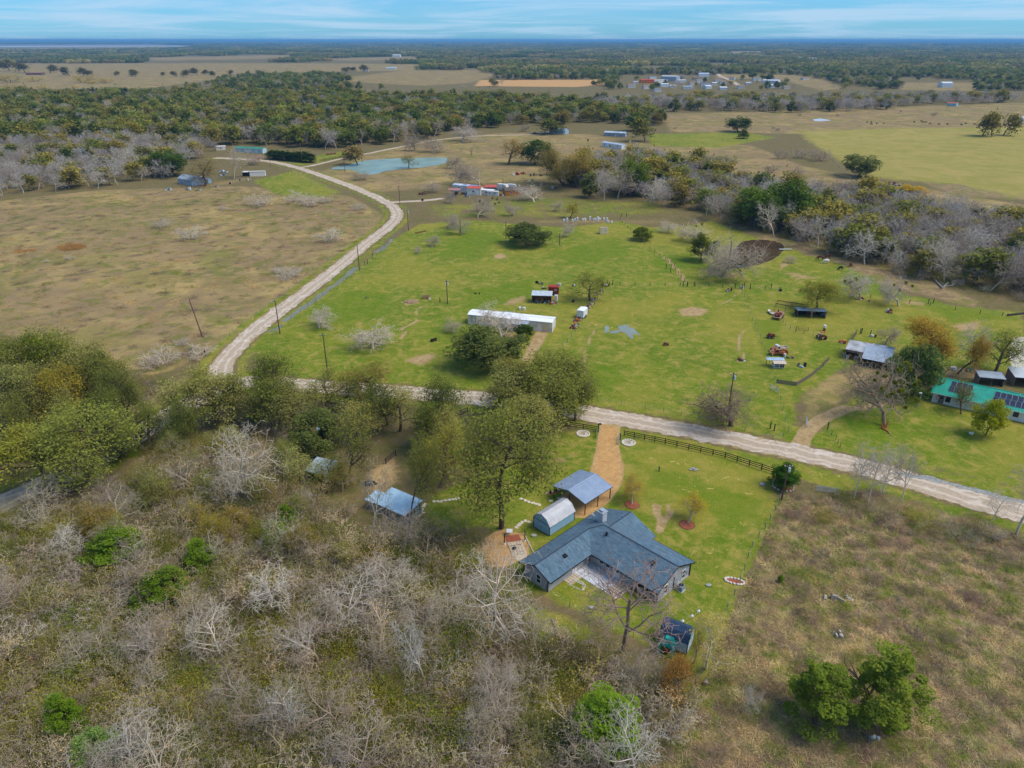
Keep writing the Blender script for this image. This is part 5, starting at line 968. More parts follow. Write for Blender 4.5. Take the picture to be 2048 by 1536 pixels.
# long corrugated shed
def long_shed():
    A, rz, L = P(739, 1018), math.atan2(P(805.5, 1048)[1] - P(739, 1018)[1], P(805.5, 1048)[0] - P(739, 1018)[0]), 7.9
    t = thing('metal_shed', 'long low metal shed with pale blue roof under the trees', 'shed', A, rz); M_B = mat('blue_metal', rgb(190, 216, 228), rgb(166, 198, 214), 0.8, 0.4, 0.1); M_O = mat('weathered_metal', rgb(140, 140, 126), rgb(116, 114, 98), 0.8, 0.6, 0.1)
    w = MB(); w.extr([(0, 0), (4.3, 0), (4.3, 2.5), (0, 2.1)], 1.6, L + .6); w.build('wall', M_O, t); w = MB(); w.extr([(0.05, 0), (2.8, 0), (2.8, 2.0), (0.05, 1.8)], -.6, 1.58); w.build('annex_wall', M_O, t)
    r = MB(); plane(r, (1.4, -.25, 2.15), (L + .8, -.25, 2.15), (L + .8, 4.55, 2.62), (1.4, 4.55, 2.62), 0.05, 0.25); r.build('roof', M_B, t); r = MB(); plane(r, (-.8, -.2, 1.86), (1.5, -.2, 1.86), (1.5, 3.0, 2.1), (-.8, 3.0, 2.1), 0.05, 0.25); r.build('annex_roof', M_B, t)
    rr = MB(); [rr.span((1.55 + .9 * i, -.02, 0), (1.55 + .9 * i, -.02, 2.1), .03, .05) for i in range(8)]; rr.build('wall_rib', M_O, t)
    window(t, (L + .6, 3.1, 1.3), 1.3, 1.7, '+x', M_BLACK, flat('pale_pane', rgb(150,170,176), spec=.5), bars=3); door(t, (L + .6, 1.2, 0.05), 0.9, 1.9, '+x', M_GREYW, False)
long_shed()
def shelter(name, label, px, py, L, Wd, h, dh, rz, roofm, wallm, cat='shed', back=True, posts=True, ribs=0.4):
    """mono pitch shelter, open in front"""
    t = thing(name, label, cat, P(px, py), rz); r = MB(); plane(r, (-L/2-.2, -.3, h), (L/2+.2, -.3, h), (L/2+.2, Wd+.3, h+dh), (-L/2-.2, Wd+.3, h+dh), 0.05, ribs); r.build('roof', roofm, t); low = min(h, h + dh) - .08
    if back: w = MB(); w.box((0, Wd, low/2), (L, .06, low)); [w.box((s*L/2, Wd/2, low/2), (.06, Wd, low)) for s in (-1, 1)]; w.build('wall', wallm, t)
    if posts:
        for x in (-L/2+.05, 0, L/2-.05): MB().box((x, 0.0, (h-.05)/2), (.12, .12, h-.05)).build('post', M_GREYW, t)
    return t
M_BLUEP = mat('pale_blue_sheet', rgb(186, 208, 220), rgb(150, 176, 194), 1.2, 0.45)
shelter('animal_shelter', 'small shelter with pale blue sheet roof under the oaks', 652, 873, 3.0, 1.8, 1.7, 0.25, R(18), M_BLUEP, M_RUST)
shelter('wooden_shed', 'old pale tin roofed shed half hidden by trees', 632, 962, 4.2, 4.0, 2.0, 0.4, R(-20), mat('old_tin', rgb(176, 190, 194), rgb(140, 150, 146), 1.2, 0.6), flat('pale_board', rgb(186, 184, 172)))
# swing patio with plank floor
def swing_patio():
    c = P(1032, 1092); t = thing('garden_deck', 'small plank floored garden seat area with dark swing posts', 'garden deck', c, R(-76)); PL = mat('plank', rgb(206, 186, 158), rgb(180, 156, 130), 2)
    for i in range(5): MB().box((0.6, -1.0 + .5 * i, .06), (3.4, .46, .1)).build('plank', PL, t)
    MB().box((-.1, 0, .13), (.06, 2.6, .03)).build('cross_bar', M_BLACK, t); MB().box((-2.0, 0, .03), (1.7, 2.4, .05)).build('brick_floor', mat('red_mulch', (0.4,.1,.05)), t); MB().box((3.0, .2, .04), (1.3, 2.0, .06)).build('stone_floor', PAVE, t)
    for y in (-1.75, 1.75): MB().tube([(-.9, y, 0), (-.9, y, 2.1)], .09, 8).build('post', M_BLACK, t); MB().tube([(-.9, y, 0), (-.9, y, .2)], .22, 8).build('footing', M_WHITE, t)
    for k in range(10): MB().box((-2.6 + .62 * k, 2.1 + .03 * k, .08), (.55, .16, .14), .05).build('border_stone', PAVE, t)
swing_patio()
o = MB(); o.box((0,0,.72), (1.0, 1.0, .04)); [o.box((sx*.42, sy*.42, .35), (.05,.05,.7)) for sx in (-1,1) for sy in (-1,1)]; tag(o.build('side_table', M_WHITE, None, loc=(*P(1019,1069), 0.06)), 'white square table on the red garden floor', 'table')
o = MB(); o.tube([(0,0,0),(0,0,.25),(0,0,.3)], [.3,.34,.25], 10); tag(o.build('fire_bowl', M_BLACK, None, loc=(*P(1029,1099), .11)), 'round dark fire bowl on the plank deck', 'fire bowl')
# air conditioner, goal, small garden things
t = thing('air_conditioner', 'grey outdoor air conditioner unit against the right gable', 'air conditioner', hl(13.0, 5.6), HR); o = MB(); o.box((0,0,.55), (.85,.85,.9)); ob = o.build('casing', mat('ac_grey', rgb(132,148,160), rgb(112,128,140), 3), t); o = MB(); o.tube([(0,0,1.0),(0,0,1.05)], .36, 12); [o.box((0,0,1.07), (.7,.02,.02), a) for a in (0,.8,1.6,2.4)]; o.build('fan_grille', M_BLACK, t); MB().box((0,0,.05), (1.05,1.05,.1)).build('pad', M_CONC, t)
MB().box((-.52,0,1.2),(.04,.3,.4)).build('disconnect_box', M_WHITE, t)
t = thing('goal_frame', 'white folding goal frame lying by the left wing', 'goal', hl(1.4, -4.8), HR + R(10)); o = MB()
for a, b in [((-1.1,-.6,.03),(1.2,-.5,.03)),((-1.1,-.6,.03),(-1.0,.6,.03)),((1.2,-.5,.03),(1.0,.7,.03)),((-1.1,-.6,.03),(-.7,.2,.9)),((1.2,-.5,.03),(.8,.25,.9)),((-.7,.2,.9),(.8,.25,.9)),((-.7,.2,.9),(-1.0,.6,.03)),((.8,.25,.9),(1.0,.7,.03)),((-1.0,.6,.03),(1.0,.7,.03))]: o.tube([a, b], .04, 6)
o.build('frame', M_WHITE, t); o = MB()
for i in range(9): f = i / 8; o.tube([lerp((-1.0,.6,.03),(1.0,.7,.03),f), lerp((-.7,.2,.9),(.8,.25,.9),f)], .008, 3); 
for i in range(6): f = i / 5; o.tube([lerp((-1.0,.6,.03),(-.7,.2,.9),f), lerp((1.0,.7,.03),(.8,.25,.9),f)], .008, 3)
o.build('net', M_WHITE, t)
def mulch_ring(px, py, label, r=1.25):
    t = thing('mulch_ring', label, 'mulch ring', P(px, py)); m = MB(); q = [(r*(1+.06*RG.uniform(-1,1))*math.cos(a*.3927), r*(1+.06*RG.uniform(-1,1))*math.sin(a*.3927)) for a in range(16)]; m.prism(q, 0, .06); m.build('mulch', mat('red_mulch', (.4,.1,.05)), t); e = MB(); e.tube([(x*1.04,y*1.04,.05) for x,y in q+q[:1]], .05, 4); e.build('edging', M_RUST, t)
mulch_ring(1264, 1010, 'round red mulch ring under the young brownish tree'); mulch_ring(1374, 1050, 'round red mulch ring under the young golden tree')
def stone_ring(px, py, label, r=1.3, plant_=True, oval=1.0, rz=0.0):
    t = thing('stone_ring', label, 'flower bed', P(px, py), rz); n = 16
    for i in range(n):
        a = 2*math.pi*i/n; s = MB(); s.sphere((0,0,.12), (.26+RG.uniform(-.03,.05), .2, .15), 7, 4, 0, .12, RG); s.build('stone', mat('white_stone', rgb(224,214,198), rgb(196,184,168), 3), t, loc=(r*oval*math.cos(a), r*math.sin(a), 0)).rotation_euler[2] = a + 1.57
    m = MB(); m.prism([(r*.9*oval*math.cos(k*.5236), r*.9*math.sin(k*.5236)) for k in range(12)], 0, .05); m.build('soil', mat('pale_gravel', rgb(206,192,172), rgb(184,166,146), 6) if plant_ else mat('red_mulch', (.4,.1,.05)), t)
    if plant_: v = LIB['leafshrub'][0]; o = link('shrub', v[1], t); o.scale = (.3,.3,.3); obcol(o, rgb(80,92,52))
stone_ring(1166, 868, 'white stone ring with small plant left of the driveway'); stone_ring(1257, 886, 'white stone ring with small plant right of the driveway'); stone_ring(1469, 1163, 'long white edged red bed against the right wire fence', .62, False, 2.3, R(-20))
stone_ring(1566, 972, 'curved stone edging around the clipped bush', 1.9, False)
t = thing('pump_stand', 'small dark green pump standing in the front lawn', 'pump', P(1318, 943)); MB().tube([(0,0,0),(0,0,.9)], .12, 6).build('pipe', flat('pump_green', rgb(30,92,58)), t); MB().box((0,.1,.95),(.3,.4,.16)).build('head', flat('pump_green', rgb(30,92,58)), t)
t = thing('rock_group', 'pale rocks grouped in the front lawn', 'rocks', P(1387, 940))
for dx,dy,s in [(-.6,0,.32),(0,.2,.42),(.55,-.05,.36),(.2,-.35,.25),(-.3,.35,.28)]: m = MB(); m.sphere((0,0,s*.4), (s,s*.8,s*.6), 7, 5, 0, .15, RG); m.build('rock', mat('grey_rock', rgb(176,172,166), rgb(132,128,122), 3), t, loc=(dx,dy,0))
for px,py,s,l in [(1183,1216,.5,'pale flat boulder on the back lawn'),(1068,1072,.55,'round stepping slab left of the blue shed'),(1417,1171,.45,'pale boulder right of the air conditioner'),(1078,1218,.4,'dark grey stump in the lower lawn'),(1525,970,.6,'flat pale slab near the right fence')]:
    m = MB(); m.sphere((0,0,s*.25), (s,s*.8,s*.4), 9, 5, 0, .1, RG); tag(m.build('boulder', mat('grey_rock', (.4,.4,.4)) if 'dark' not in l else M_GREYW, None, loc=(*P(px,py),0)), l, 'boulder')
# small white tanks and spheres hung in the sparse tree by the dark roofed shed
for px,py,z,l in [(1397,1222,1.6,'white feeder hanging in the sparse tree, topmost'),(1384,1232,1.4,'white feeder hanging in the sparse tree, middle one'),(1365,1242,1.2,'white feeder hanging nearest the dark roofed shed')]:
    m = MB(); m.tube([(0,0,-.25),(0,0,.05),(0,0,.3)], [.12,.26,.05], 8); m.tube([(0,0,.28),(0,0,.9)], .012, 4); tag(m.build('bird_feeder', M_WHITE, None, loc=(*P(px,py,z), z)), l, 'feeder')
# dark roofed shed and teal playhouse
g = hl(16.6, -5.8); gambrel('small_shed', 'grey shed with dark blue metal roof at the back fence', (hl(16.5,-4.2)[0], hl(16.5,-4.2)[1]), HR + R(15), 3.9, 2.9, 2.15, 1.25, flat('shed_grey_blue', rgb(182,206,218), .92), mat('navy_metal', rgb(58,80,106), rgb(48,68,92), .9, .35, .2), M_BLACK, .3)
def playhouse():
    t = thing('playhouse', 'teal plastic play canopy with arched openings by the small shed', 'playhouse', P(1333, 1302), HR + R(20)); M_T = flat('teal_plastic', rgb(40,160,150), .88, .5); r = MB()
    for k in range(4):
        a = math.pi/4 + k*math.pi/2; b = a + math.pi/2; r.raw([(1.05*math.cos(a),1.05*math.sin(a),1.45),(1.05*math.cos(b),1.05*math.sin(b),1.45),(.35*math.cos(b),.35*math.sin(b),1.95),(.35*math.cos(a),.35*math.sin(a),1.95)], [(0,1,2,3),(3,2,1,0)])
    t.scale = (1.3, 1.3, 1.3)
    r.raw([(.35*math.cos(math.pi/4+k*1.5708),.35*math.sin(math.pi/4+k*1.5708),1.95) for k in range(4)], [(0,1,2,3)]); r.build('roof', M_T, t)
    for k in range(4): a = math.pi/4 + k*math.pi/2; m = MB(); m.tube([(.98*math.cos(a),.98*math.sin(a),0),(.98*math.cos(a),.98*math.sin(a),1.46)], .12, 8); m.build('leg', flat('pale_teal', rgb(90,176,160)), t)
    for k in range(4):
        a, b = math.pi/4 + k*math.pi/2, math.pi/4 + (k+1)*math.pi/2; pts = []
        for i in range(9): f = i/8; x, y = lerp((.98*math.cos(a),.98*math.sin(a)),(.98*math.cos(b),.98*math.sin(b)),f); pts.append((x,y,1.05+.32*math.sin(math.pi*f)))
        m = MB(); m.tube(pts, .07, 6); m.build('arch', M_T, t)
playhouse()
t = thing('pedal_toy', 'red ride on toy under the teal canopy', 'toy', P(1332,1304), R(40)); MB().box((0,0,.3),(.8,.35,.25)).build('body', flat('toy_red', rgb(170,54,40)), t); [MB().tube([(x,y-.05,.15),(x,y+.05,.15)], .15, 8).build('wheel', M_TYRE, t) for x in (-.3,.3) for y in (-.22,.22)]
# felled trunks
def log(name, label, pts, rads, m, cut=True):
    t = thing(name, label, 'log', (*P(*pts[0]), 0)); o = P(*pts[0]); w = [(P(x,y)[0]-o[0], P(x,y)[1]-o[1], r*.95) for (x,y), r in zip(pts, rads)]; b = MB(); b.tube(w, rads, 8); b.build('trunk', m, t)
    if cut: d = Vector(w[0]) - Vector(w[1]); d.normalize(); c = MB(); c.tube([Vector(w[0]) + d*.01, Vector(w[0]) + d*.03], rads[0]*.95, 8); c.build('cut_end', flat('fresh_cut', rgb(206,140,88)), t)
    return t
M_LOG = mat('log_bark', rgb(150,134,118), rgb(116,102,88), 2.5, .95, bump=.2)
log('felled_trunk', 'felled forked trunk with orange sawn end below the lawn', [(1186,1288),(1160,1292),(1130,1298),(1095,1303)], [.38,.36,.3,.15], M_LOG); log('felled_trunk', 'long pale limb running from the felled trunk', [(1135,1296),(1118,1275),(1104,1240)], [.28,.22,.14], M_LOG, False)
log('felled_trunk', 'short log lying at the corner of the left wing', [(1030,1208),(1066,1203)], [.28,.26], M_LOG); log('felled_trunk', 'pale dead trunk lying in the thicket', [(684,1103),(655,1080),(620,1068),(590,1052)], [.3,.26,.18,.08], mat('dead_wood', rgb(186,176,162), rgb(150,140,126), 2))
log('felled_trunk', 'broken pale limb standing up in the thicket', [(628,1076),(618,1058),(616,1042)], [.2,.14,.05], mat('dead_wood', (.5,.5,.5)), False)
# ------------------------------------------------------------------ fences, poles
def seg_points(px, spacing):
    w = [P(*p) for p in px]; out = []
    for a, b in zip(w, w[1:]):
        L = math.hypot(b[0]-a[0], b[1]-a[1]); n = max(1, round(L / spacing)); out += [lerp(a, b, i / n) for i in range(n)]
    return out + [w[-1]]
def rail_fence(label, px, h=1.35, spacing=2.44, rails=3, m=None):
    pts = seg_points(px, spacing); o = pts[0]; t = thing('rail_fence', label, 'fence', o); m = m or M_DARKW; post = MB().box((0, 0, h / 2), (0.15, 0.15, h)).mesh('post', m)
    for p in pts: link('post', post, t, (p[0]-o[0], p[1]-o[1], 0))
    for a, b in zip(pts, pts[1:]):
        for k in range(rails): z = h * (0.3 + 0.31 * k); mb = MB(); mb.span((a[0]-o[0], a[1]-o[1]-.02, z), (b[0]-o[0], b[1]-o[1]-.02, z), 0.05, 0.15); mb.build('rail', m, t)
    return t
def wire_fence(label, px, h=1.25, spacing=4.0, m=None, r=0.05, wires=4, mesh_=False, wr=0.0035):
    pts = seg_points(px, spacing); o = pts[0]; t = thing('wire_fence', label, 'fence', o); m = m or M_GREYW; post = MB().tube([(0, 0, 0), (0, 0, h)], r, 5).mesh('post', m)
    for p in pts: link('post', post, t, (p[0]-o[0]+RG.uniform(-.1,.1), p[1]-o[1]+RG.uniform(-.1,.1), RG.uniform(-.1, 0)))
    w = MB()
    for k in range(wires): w.tube([(p[0]-o[0], p[1]-o[1], h * (0.25 + 0.72 * k / max(1, wires-1)) + RG.uniform(-.03,.03)) for p in pts], wr, 3, cap=False)
    w.build('wire', M_GALV, t); return t
M_POLE = mat('pole_wood', rgb(104, 74, 60), rgb(84, 58, 48), 2)
def utility_pole(px, py, ty, label, arm=True, can=False, lean=0.0):
    h = height_to(px, py, ty); t = thing('utility_pole', label, 'pole', P(px, py), 0, 'wooden utility poles'); t.rotation_euler[1] = lean
    MB().tube([(0, 0, 0), (0, 0, h)], [.17, .11], 8).build('pole', M_POLE, t)
    if arm:
        MB().box((0, -.14, h - .4), (1.5, .1, .12)).build('crossarm', M_GREYW, t)
        for x in (-.65, 0.2, .65): MB().tube([(x, -.14, h - .34), (x, -.14, h - .16)], .06, 6).build('insulator', M_WHITE, t)
    if can: MB().tube([(.3, 0, h - 1.6), (.3, 0, h - .8)], .24, 10).build('transformer', flat('pale_steel', rgb(196, 204, 206)), t); MB().box((.2, 0, h - 1.2), (.3, .08, .1)).build('bracket', M_GALV, t)
    return t
rail_fence('dark brown three rail fence along the front lawn', [(1248,872),(1330,888),(1450,916),(1548,948)])
rail_fence('short dark brown rail fence left of the driveway gate', [(1092,849),(1140,855),(1193,863)])
rail_fence('dark brown rail fence under the large green oak', [(862,850),(905,838),(935,825)]); rail_fence('short dark rail fence beside the metal shed clearing', [(772,928),(792,912)]); rail_fence('dark rail fence behind the teal pond', [(640,323),(665,319),(700,312)], spacing=3)
for px, py, l, rz in [(1193, 868, 'narrow pale blue gate leaf folded open at the left gate post', 1.45), (1238, 882, 'narrow pale blue gate leaf folded open at the right gate post', 1.35)]:
    t = thing('gate', l, 'gate', P(px, py), rz); f = MB(); [f.tube([(x0, 0, z0), (x1, 0, z1)], .035, 5) for x0, z0, x1, z1 in [(-1.6,.2,1.6,.2),(-1.6,1.25,1.6,1.25),(-1.6,.2,-1.6,1.25),(1.6,.2,1.6,1.25),(-1.6,.2,1.6,1.25)]]; f.build('gate_frame', flat('gate_blue', rgb(128,160,166)), t); f = MB(); [f.tube([(-1.6,0,z),(1.6,0,z)], .02, 4) for z in (.45,.7,.95)]; f.build('rail', flat('gate_blue', rgb(128,160,166)), t)
t = thing('gate_post', 'tall dark gate post carrying a lamp left of the driveway', 'gate post', P(1196,864)); MB().box((0,0,.95),(.2,.2,1.9)).build('post', M_DARKW, t); MB().box((.3,0,1.95),(.7,.3,.25)).build('lamp_head', M_BLACK, t)
t = thing('gate_post', 'plain dark gate post right of the driveway', 'gate post', P(1240,880)); MB().box((0,0,.75),(.2,.2,1.5)).build('post', M_DARKW, t); MB().box((0,0,1.53),(.26,.26,.06)).build('cap', M_DARKW, t)
wire_fence('vine covered wire fence along the right side of the lawn', [(1566,985),(1540,1040),(1505,1095),(1480,1165),(1455,1220),(1430,1280),(1405,1345),(1390,1372)], 1.3, 3.2, M_GREYW, .07, 5)
wire_fence('low wire fence around the back lawn', [(1092,1182),(1140,1215),(1200,1245),(1265,1275),(1320,1302)], 1.2, 3.4, M_BLACK, .03, 5)
wire_fence('wire fence along the far side of the gravel road', [(1195,802),(1290,818),(1400,838),(1490,862),(1545,880),(1565,875)], 1.2, 4.5)
wire_fence('fence dividing the two green pastures', [(1105,720),(1135,685),(1165,645),(1195,600),(1215,568)], 1.2, 4.0, M_DARKW); wire_fence('fence across the top of the mobile home pasture', [(1215,568),(1240,571),(1330,572),(1390,573),(1445,575),(1500,578),(1560,580),(1640,590),(1740,596),(1860,612),(1960,628),(2048,636)], 1.3, 6, M_DARKW, .09)
wire_fence('leaning fence from the pond down to the pasture corner', [(1240,440),(1290,490),(1330,520),(1350,540),(1375,572)], 1.2, 5, M_DARKW, .09); wire_fence('fence line between pasture and old truck yard', [(1485,585),(1505,640),(1530,700),(1548,760),(1560,800),(1575,865)], 1.2, 5)
wire_fence('fence along the ditch beside the curving road', [(545,672),(600,625),(660,582),(722,540),(745,520),(790,470),(822,455),(826,440),(822,420)], 1.2, 6, M_GREYW, .06); wire_fence('fence along the far edge of the gravel road at left', [(400,728),(460,672),(540,608),(640,530),(720,465),(745,440)], 1.1, 7)
wire_fence('low fence in front of the teal roofed house', [(1655,862),(1670,880),(1680,895)], 1.2, 2, M_RUST, .06); wire_fence('fence across the far tan pasture', [(1240,264),(1400,266),(1480,267),(1590,262)], 1.2, 8, M_GREYW, .08); wire_fence('fence between tan field and green field far right', [(1585,268),(1640,302),(1690,345)], 1.2, 9, M_GREYW, .08)
for a in [((1325,458),(1345,462)),((1345,562),(1358,575))]: pass
for i,(x,y) in enumerate([(1332,538),(1341,545),(1348,535),(1366,573),(1374,573),(1388,573),(1470,577),(1484,578),(1488,575),(1500,578),(1542,577),(1856,608),(1866,607),(1720,668),(1723,667),(1740,672),(880,605),(745,515),(735,528),(730,532),(1205,572),(1218,573),(1225,570),(1243,434),(1253,433),(1540,858),(1548,862),(1655,858)]):
    m = MB(); m.tube([(0,0,0),(0,0,1.7)], .12, 6); m.tube([(0,0,1.7),(0,0,1.74)], .1, 6); tag(m.build('fence_post', M_DARKW, None, loc=(*P(x,y),0)), 'stout dark wooden fence post in the pastures', 'fence post', 'stout dark fence posts of the pastures')
# white stakes along the far bend
for i in range(22):
    f = i / 21; q = lerp((548,330), (684,398), f); y = 330 + (398-330) * f ** 1.08; m = MB(); m.tube([(0,0,0),(0,0,1.5)], .1, 6); m.tube([(0,0,1.5),(0,0,1.56)], .07, 6)
    tag(m.build('roadside_stake', flat('stake_tan', rgb(196,176,146)), None, loc=(*P(q[0],y),0)), 'pale stake in the row along the far road bend', 'stake', 'pale stakes along the far bend')
for px,py,ty,l,a,c in [(1563,1000,928,'utility pole with pale transformer at the lawn corner',1,1),(1453,845,745,'utility pole beside the storm broken tree',1,1),(560,668,600,'utility pole between road and ditch',1,0),(405,674,598,'leaning utility pole in the tan field',0,0),(655,742,667,'utility pole below the pale pasture tree',1,0),(895,608,560,'utility pole in front of the mobile home shed',1,1),(719,541,487,'utility pole at the water filled ditch',0,0),(817,461,418,'utility pole at the road bend',1,1),(800,408,371,'utility pole by the drive to the trailers',1,0),(1012,478,443,'utility pole left of the round live oak',0,0),(1119,490,466,'short utility pole right of the round live oak',0,0),(921,471,440,'utility pole left of the live oak row',0,0),(690,345,322,'utility pole near the pond overflow',0,0),(604,326,294,'utility pole by the clipped cedar row',1,0),(541,333,315,'utility pole at the start of the stakes',0,0),(953,262,245,'utility pole on the far lane',0,0),(1006,388,358,'utility pole behind the white trailers',0,0)]:
    utility_pole(px, py, ty, l, bool(a), bool(c), R(-8) if 'leaning' in l else 0.0)
def power_line(label, pts):
    w = [(*P(x, y), height_to(x, y, ty) - .3) for x, y, ty in pts]; o = w[0]; t = thing('power_line', label, 'wire', (o[0], o[1]))
    for s in (-.6, .6):
        m = MB()
        for a, b in zip(w, w[1:]): m.tube([(a[0]-o[0]+(b[0]-a[0])*f+s, a[1]-o[1]+(b[1]-a[1])*f, a[2]+(b[2]-a[2])*f - 3.2*f*(1-f)) for f in [k/8 for k in range(9)]], .014, 3, cap=False)
        m.build('wire', M_BLACK, t)
power_line('wires along the curving road poles', [(655,742,667),(560,668,600),(719,541,487),(817,461,418),(800,408,371)]); power_line('wires from the lawn corner pole to the broken tree pole', [(1563,1000,928),(1453,845,745),(895,608,560)]); power_line('wires between the pasture poles', [(895,608,560),(1012,478,443),(1119,490,466)])
t = thing('street_lamp', 'tall thin yard light before the teal roofed house', 'lamp', P(1834,820)); h = height_to(1834,820,786); MB().tube([(0,0,0),(0,0,h)], .06, 6).build('pole', M_GALV, t); MB().box((-.25,0,h),(.6,.25,.18)).build('lamp_head', M_WHITE, t)

# ------------------------------------------------------------------ vehicles and small things
def wheel(par, x, y, r=.36, w=.24, hub=None):
    o = MB().tube([(0, -w/2, 0), (0, w/2, 0)], r, 12).build('wheel', M_TYRE, par, loc=(x, y, r)); h = MB(); h.tube([(0, -w/2-.01, 0), (0, w/2+.01, 0)], r*.55, 10); h.build('rim', hub or M_GALV, o); return o
def car(name, label, px, py, rz, col, kind='sedan', L=4.6, group=None, rough=.35):
    t = thing(name, label, 'pickup' if kind != 'sedan' else 'car', P(px, py), rz, group); m = flat('paint_%d_%d_%d' % tuple(int(q * 255) for q in col), col, .9, rough); h = L / 2
    prof = {'sedan': [(-h,.35),(h,.35),(h,.75),(h*.55,.9),(h*.28,1.38),(-h*.42,1.4),(-h*.72,.98),(-h,.92)], 'pickup': [(-h,.45),(h,.45),(h,.95),(h*.5,1.08),(h*.3,1.7),(-h*.12,1.72),(-h*.16,1.1),(-h,1.08)]}[kind]
    b = MB(); b.extr([(y, z) for y, z in prof], -.86, .86, 'y'); b.build('body', m, t)
    top = [p for p in prof if p[1] > 1.3]; g = MB(); x0, x1 = min(p[0] for p in top), max(p[0] for p in top); z = max(p[1] for p in top)
    for s in (-1, 1): g.raw([(x0-.1,s*.87,1.0),(x1+.25,s*.87,1.0),(x1-.02,s*.865,z-.1),(x0+.06,s*.865,z-.1)], [(0,1,2,3),(3,2,1,0)])
    g.build('side_window', M_GLASS, t); g = MB(); g.raw([(x1+.02,-.75,z-.1),(x1+.02,.75,z-.1),(x1+.42,.78,1.0),(x1+.42,-.78,1.0)], [(0,1,2,3),(3,2,1,0)]); g.build('windscreen', M_GLASS, t)
    if kind == 'pickup': MB().box((-h*.58, 0, 1.09), (h*.75, 1.4, .03)).build('bed_floor', M_DGLASS, t)
    for x in (-h*.62, h*.62):
        for y in (-.8, .8): wheel(t, x, y)
    for y in (-.6, .6): MB().box((h+.01, y, .68), (.04, .3, .16)).build('headlight', M_WHITE, t)
    return t
def old_truck(label, px, py, rz, cab, hood, bed, fend):
    t = thing('old_pickup_truck', label, 'pickup', P(px, py), rz); f = lambda n, c: mat(n + '_%d' % int(c[0] * 999), c, tuple(.5 * q + .5 * r for q, r in zip(c, rgb(120,70,46))), 1.6, .8)
    b = MB(); b.extr([(.15,.55),(1.15,.55),(1.15,1.05),(.98,1.72),(.25,1.78),(.12,1.1)], -.78, .78, 'y'); c = b.build('cab', f('cab', cab), t)
    for s in (-1, 1): g = MB(); g.raw([(.32,s*.79,1.15),(1.0,s*.79,1.15),(.9,s*.79,1.62),(.34,s*.79,1.65)], [(0,1,2,3),(3,2,1,0)]); g.build('side_window', M_DGLASS, c)
    b = MB(); b.extr([(1.15,.5),(2.35,.55),(2.38,1.0),(1.9,1.2),(1.15,1.22)], -.5, .5, 'y'); b.build('hood', f('hood', hood), t)
    b = MB(); b.box((-1.05,0,.7),(2.3,1.4,.08)); b.box((-1.05,-.7,.95),(2.3,.06,.5)); b.box((-1.05,.7,.95),(2.3,.06,.5)); b.box((-2.2,0,.95),(.06,1.4,.5)); b.box((.08,0,.95),(.06,1.4,.5)); b.build('bed', f('bed', bed), t)
    for x, r in ((1.75,.52),(-1.2,.5)):
        for y in (-.72,.72): g = MB(); g.sphere((x,y,.62),(.6,.2,.42),10,6); g.build('fender', f('fend', fend), t); wheel(t, x, y*1.12, .34, .2, M_WHITE)
    for y in (-.55,.55): g = MB(); g.sphere((2.25,y,.95),(.1,.12,.12),8,5); g.build('headlight', M_WHITE, t)
RUSTC, CREAM, WHT = rgb(168,102,64), rgb(206,206,184), rgb(222,222,210)
old_truck('old pickup with white cab and cream bed in the truck yard', 1558, 702, R(192), WHT, RUSTC, CREAM, rgb(190,140,96))
old_truck('rusty brown old pickup in front of the white cabbed one', 1557, 710, R(172), RUSTC, rgb(176,116,76), RUSTC, rgb(198,128,78))
def flat_trailer(label, px, py, rz, L, W_, m, load=None, n=14, h=.75):
    t = thing('flat_trailer', label, 'trailer', P(px, py), rz); d = MB(); d.box((0,0,h),(L,W_,.12)); [d.box((0,s*W_/2,h+.12),(L,.08,.14)) for s in (-1,1)]; d.span((L/2,0,h-.05),(L/2+1.2,0,.35),.1,.1); d.build('deck', m, t)
    for s in (-1,1): [wheel(t, x, s*(W_/2+.14), .34, .22) for x in (-.45,.4)]
    for i in range(n if load else 0):
        c = RG.choice(load); b = MB(); sx, sy, sz = (RG.uniform(.25,.9) for _ in range(3)); b.box((0,0,sz/2),(sx,sy,sz)); b.box((sx*.2,0,sz),(sx*.4,sy*.5,sz*.35)); b.build('scrap', c, t, loc=(RG.uniform(-L*.42,L*.42), RG.uniform(-W_*.33,W_*.33), h+.05)).rotation_euler[2] = RG.uniform(0,3)
    return t
SCR = [M_RUST, mat('rust_red', rgb(140,62,50), rgb(104,50,42), 3), mat('rust_orange', rgb(176,104,66), rgb(138,82,56), 3), mat('faded_pink', rgb(188,146,128), rgb(156,120,104), 2), M_DGLASS, M_GREYW]
flat_trailer('rusty flat trailer loaded with old machine parts', 1557, 634, R(62), 6.4, 2.3, mat('pale_rust', rgb(176,146,126), rgb(134,96,76), 2), SCR, 22); flat_trailer('small rusty utility cart standing in the grass', 1541, 676, R(-6), 2.2, 1.2, M_RUST, SCR, 4, .6); flat_trailer('rusty flat trailer lying near the pond road', 845, 389, R(10), 4.2, 1.8, M_RUST, SCR, 3, .5)
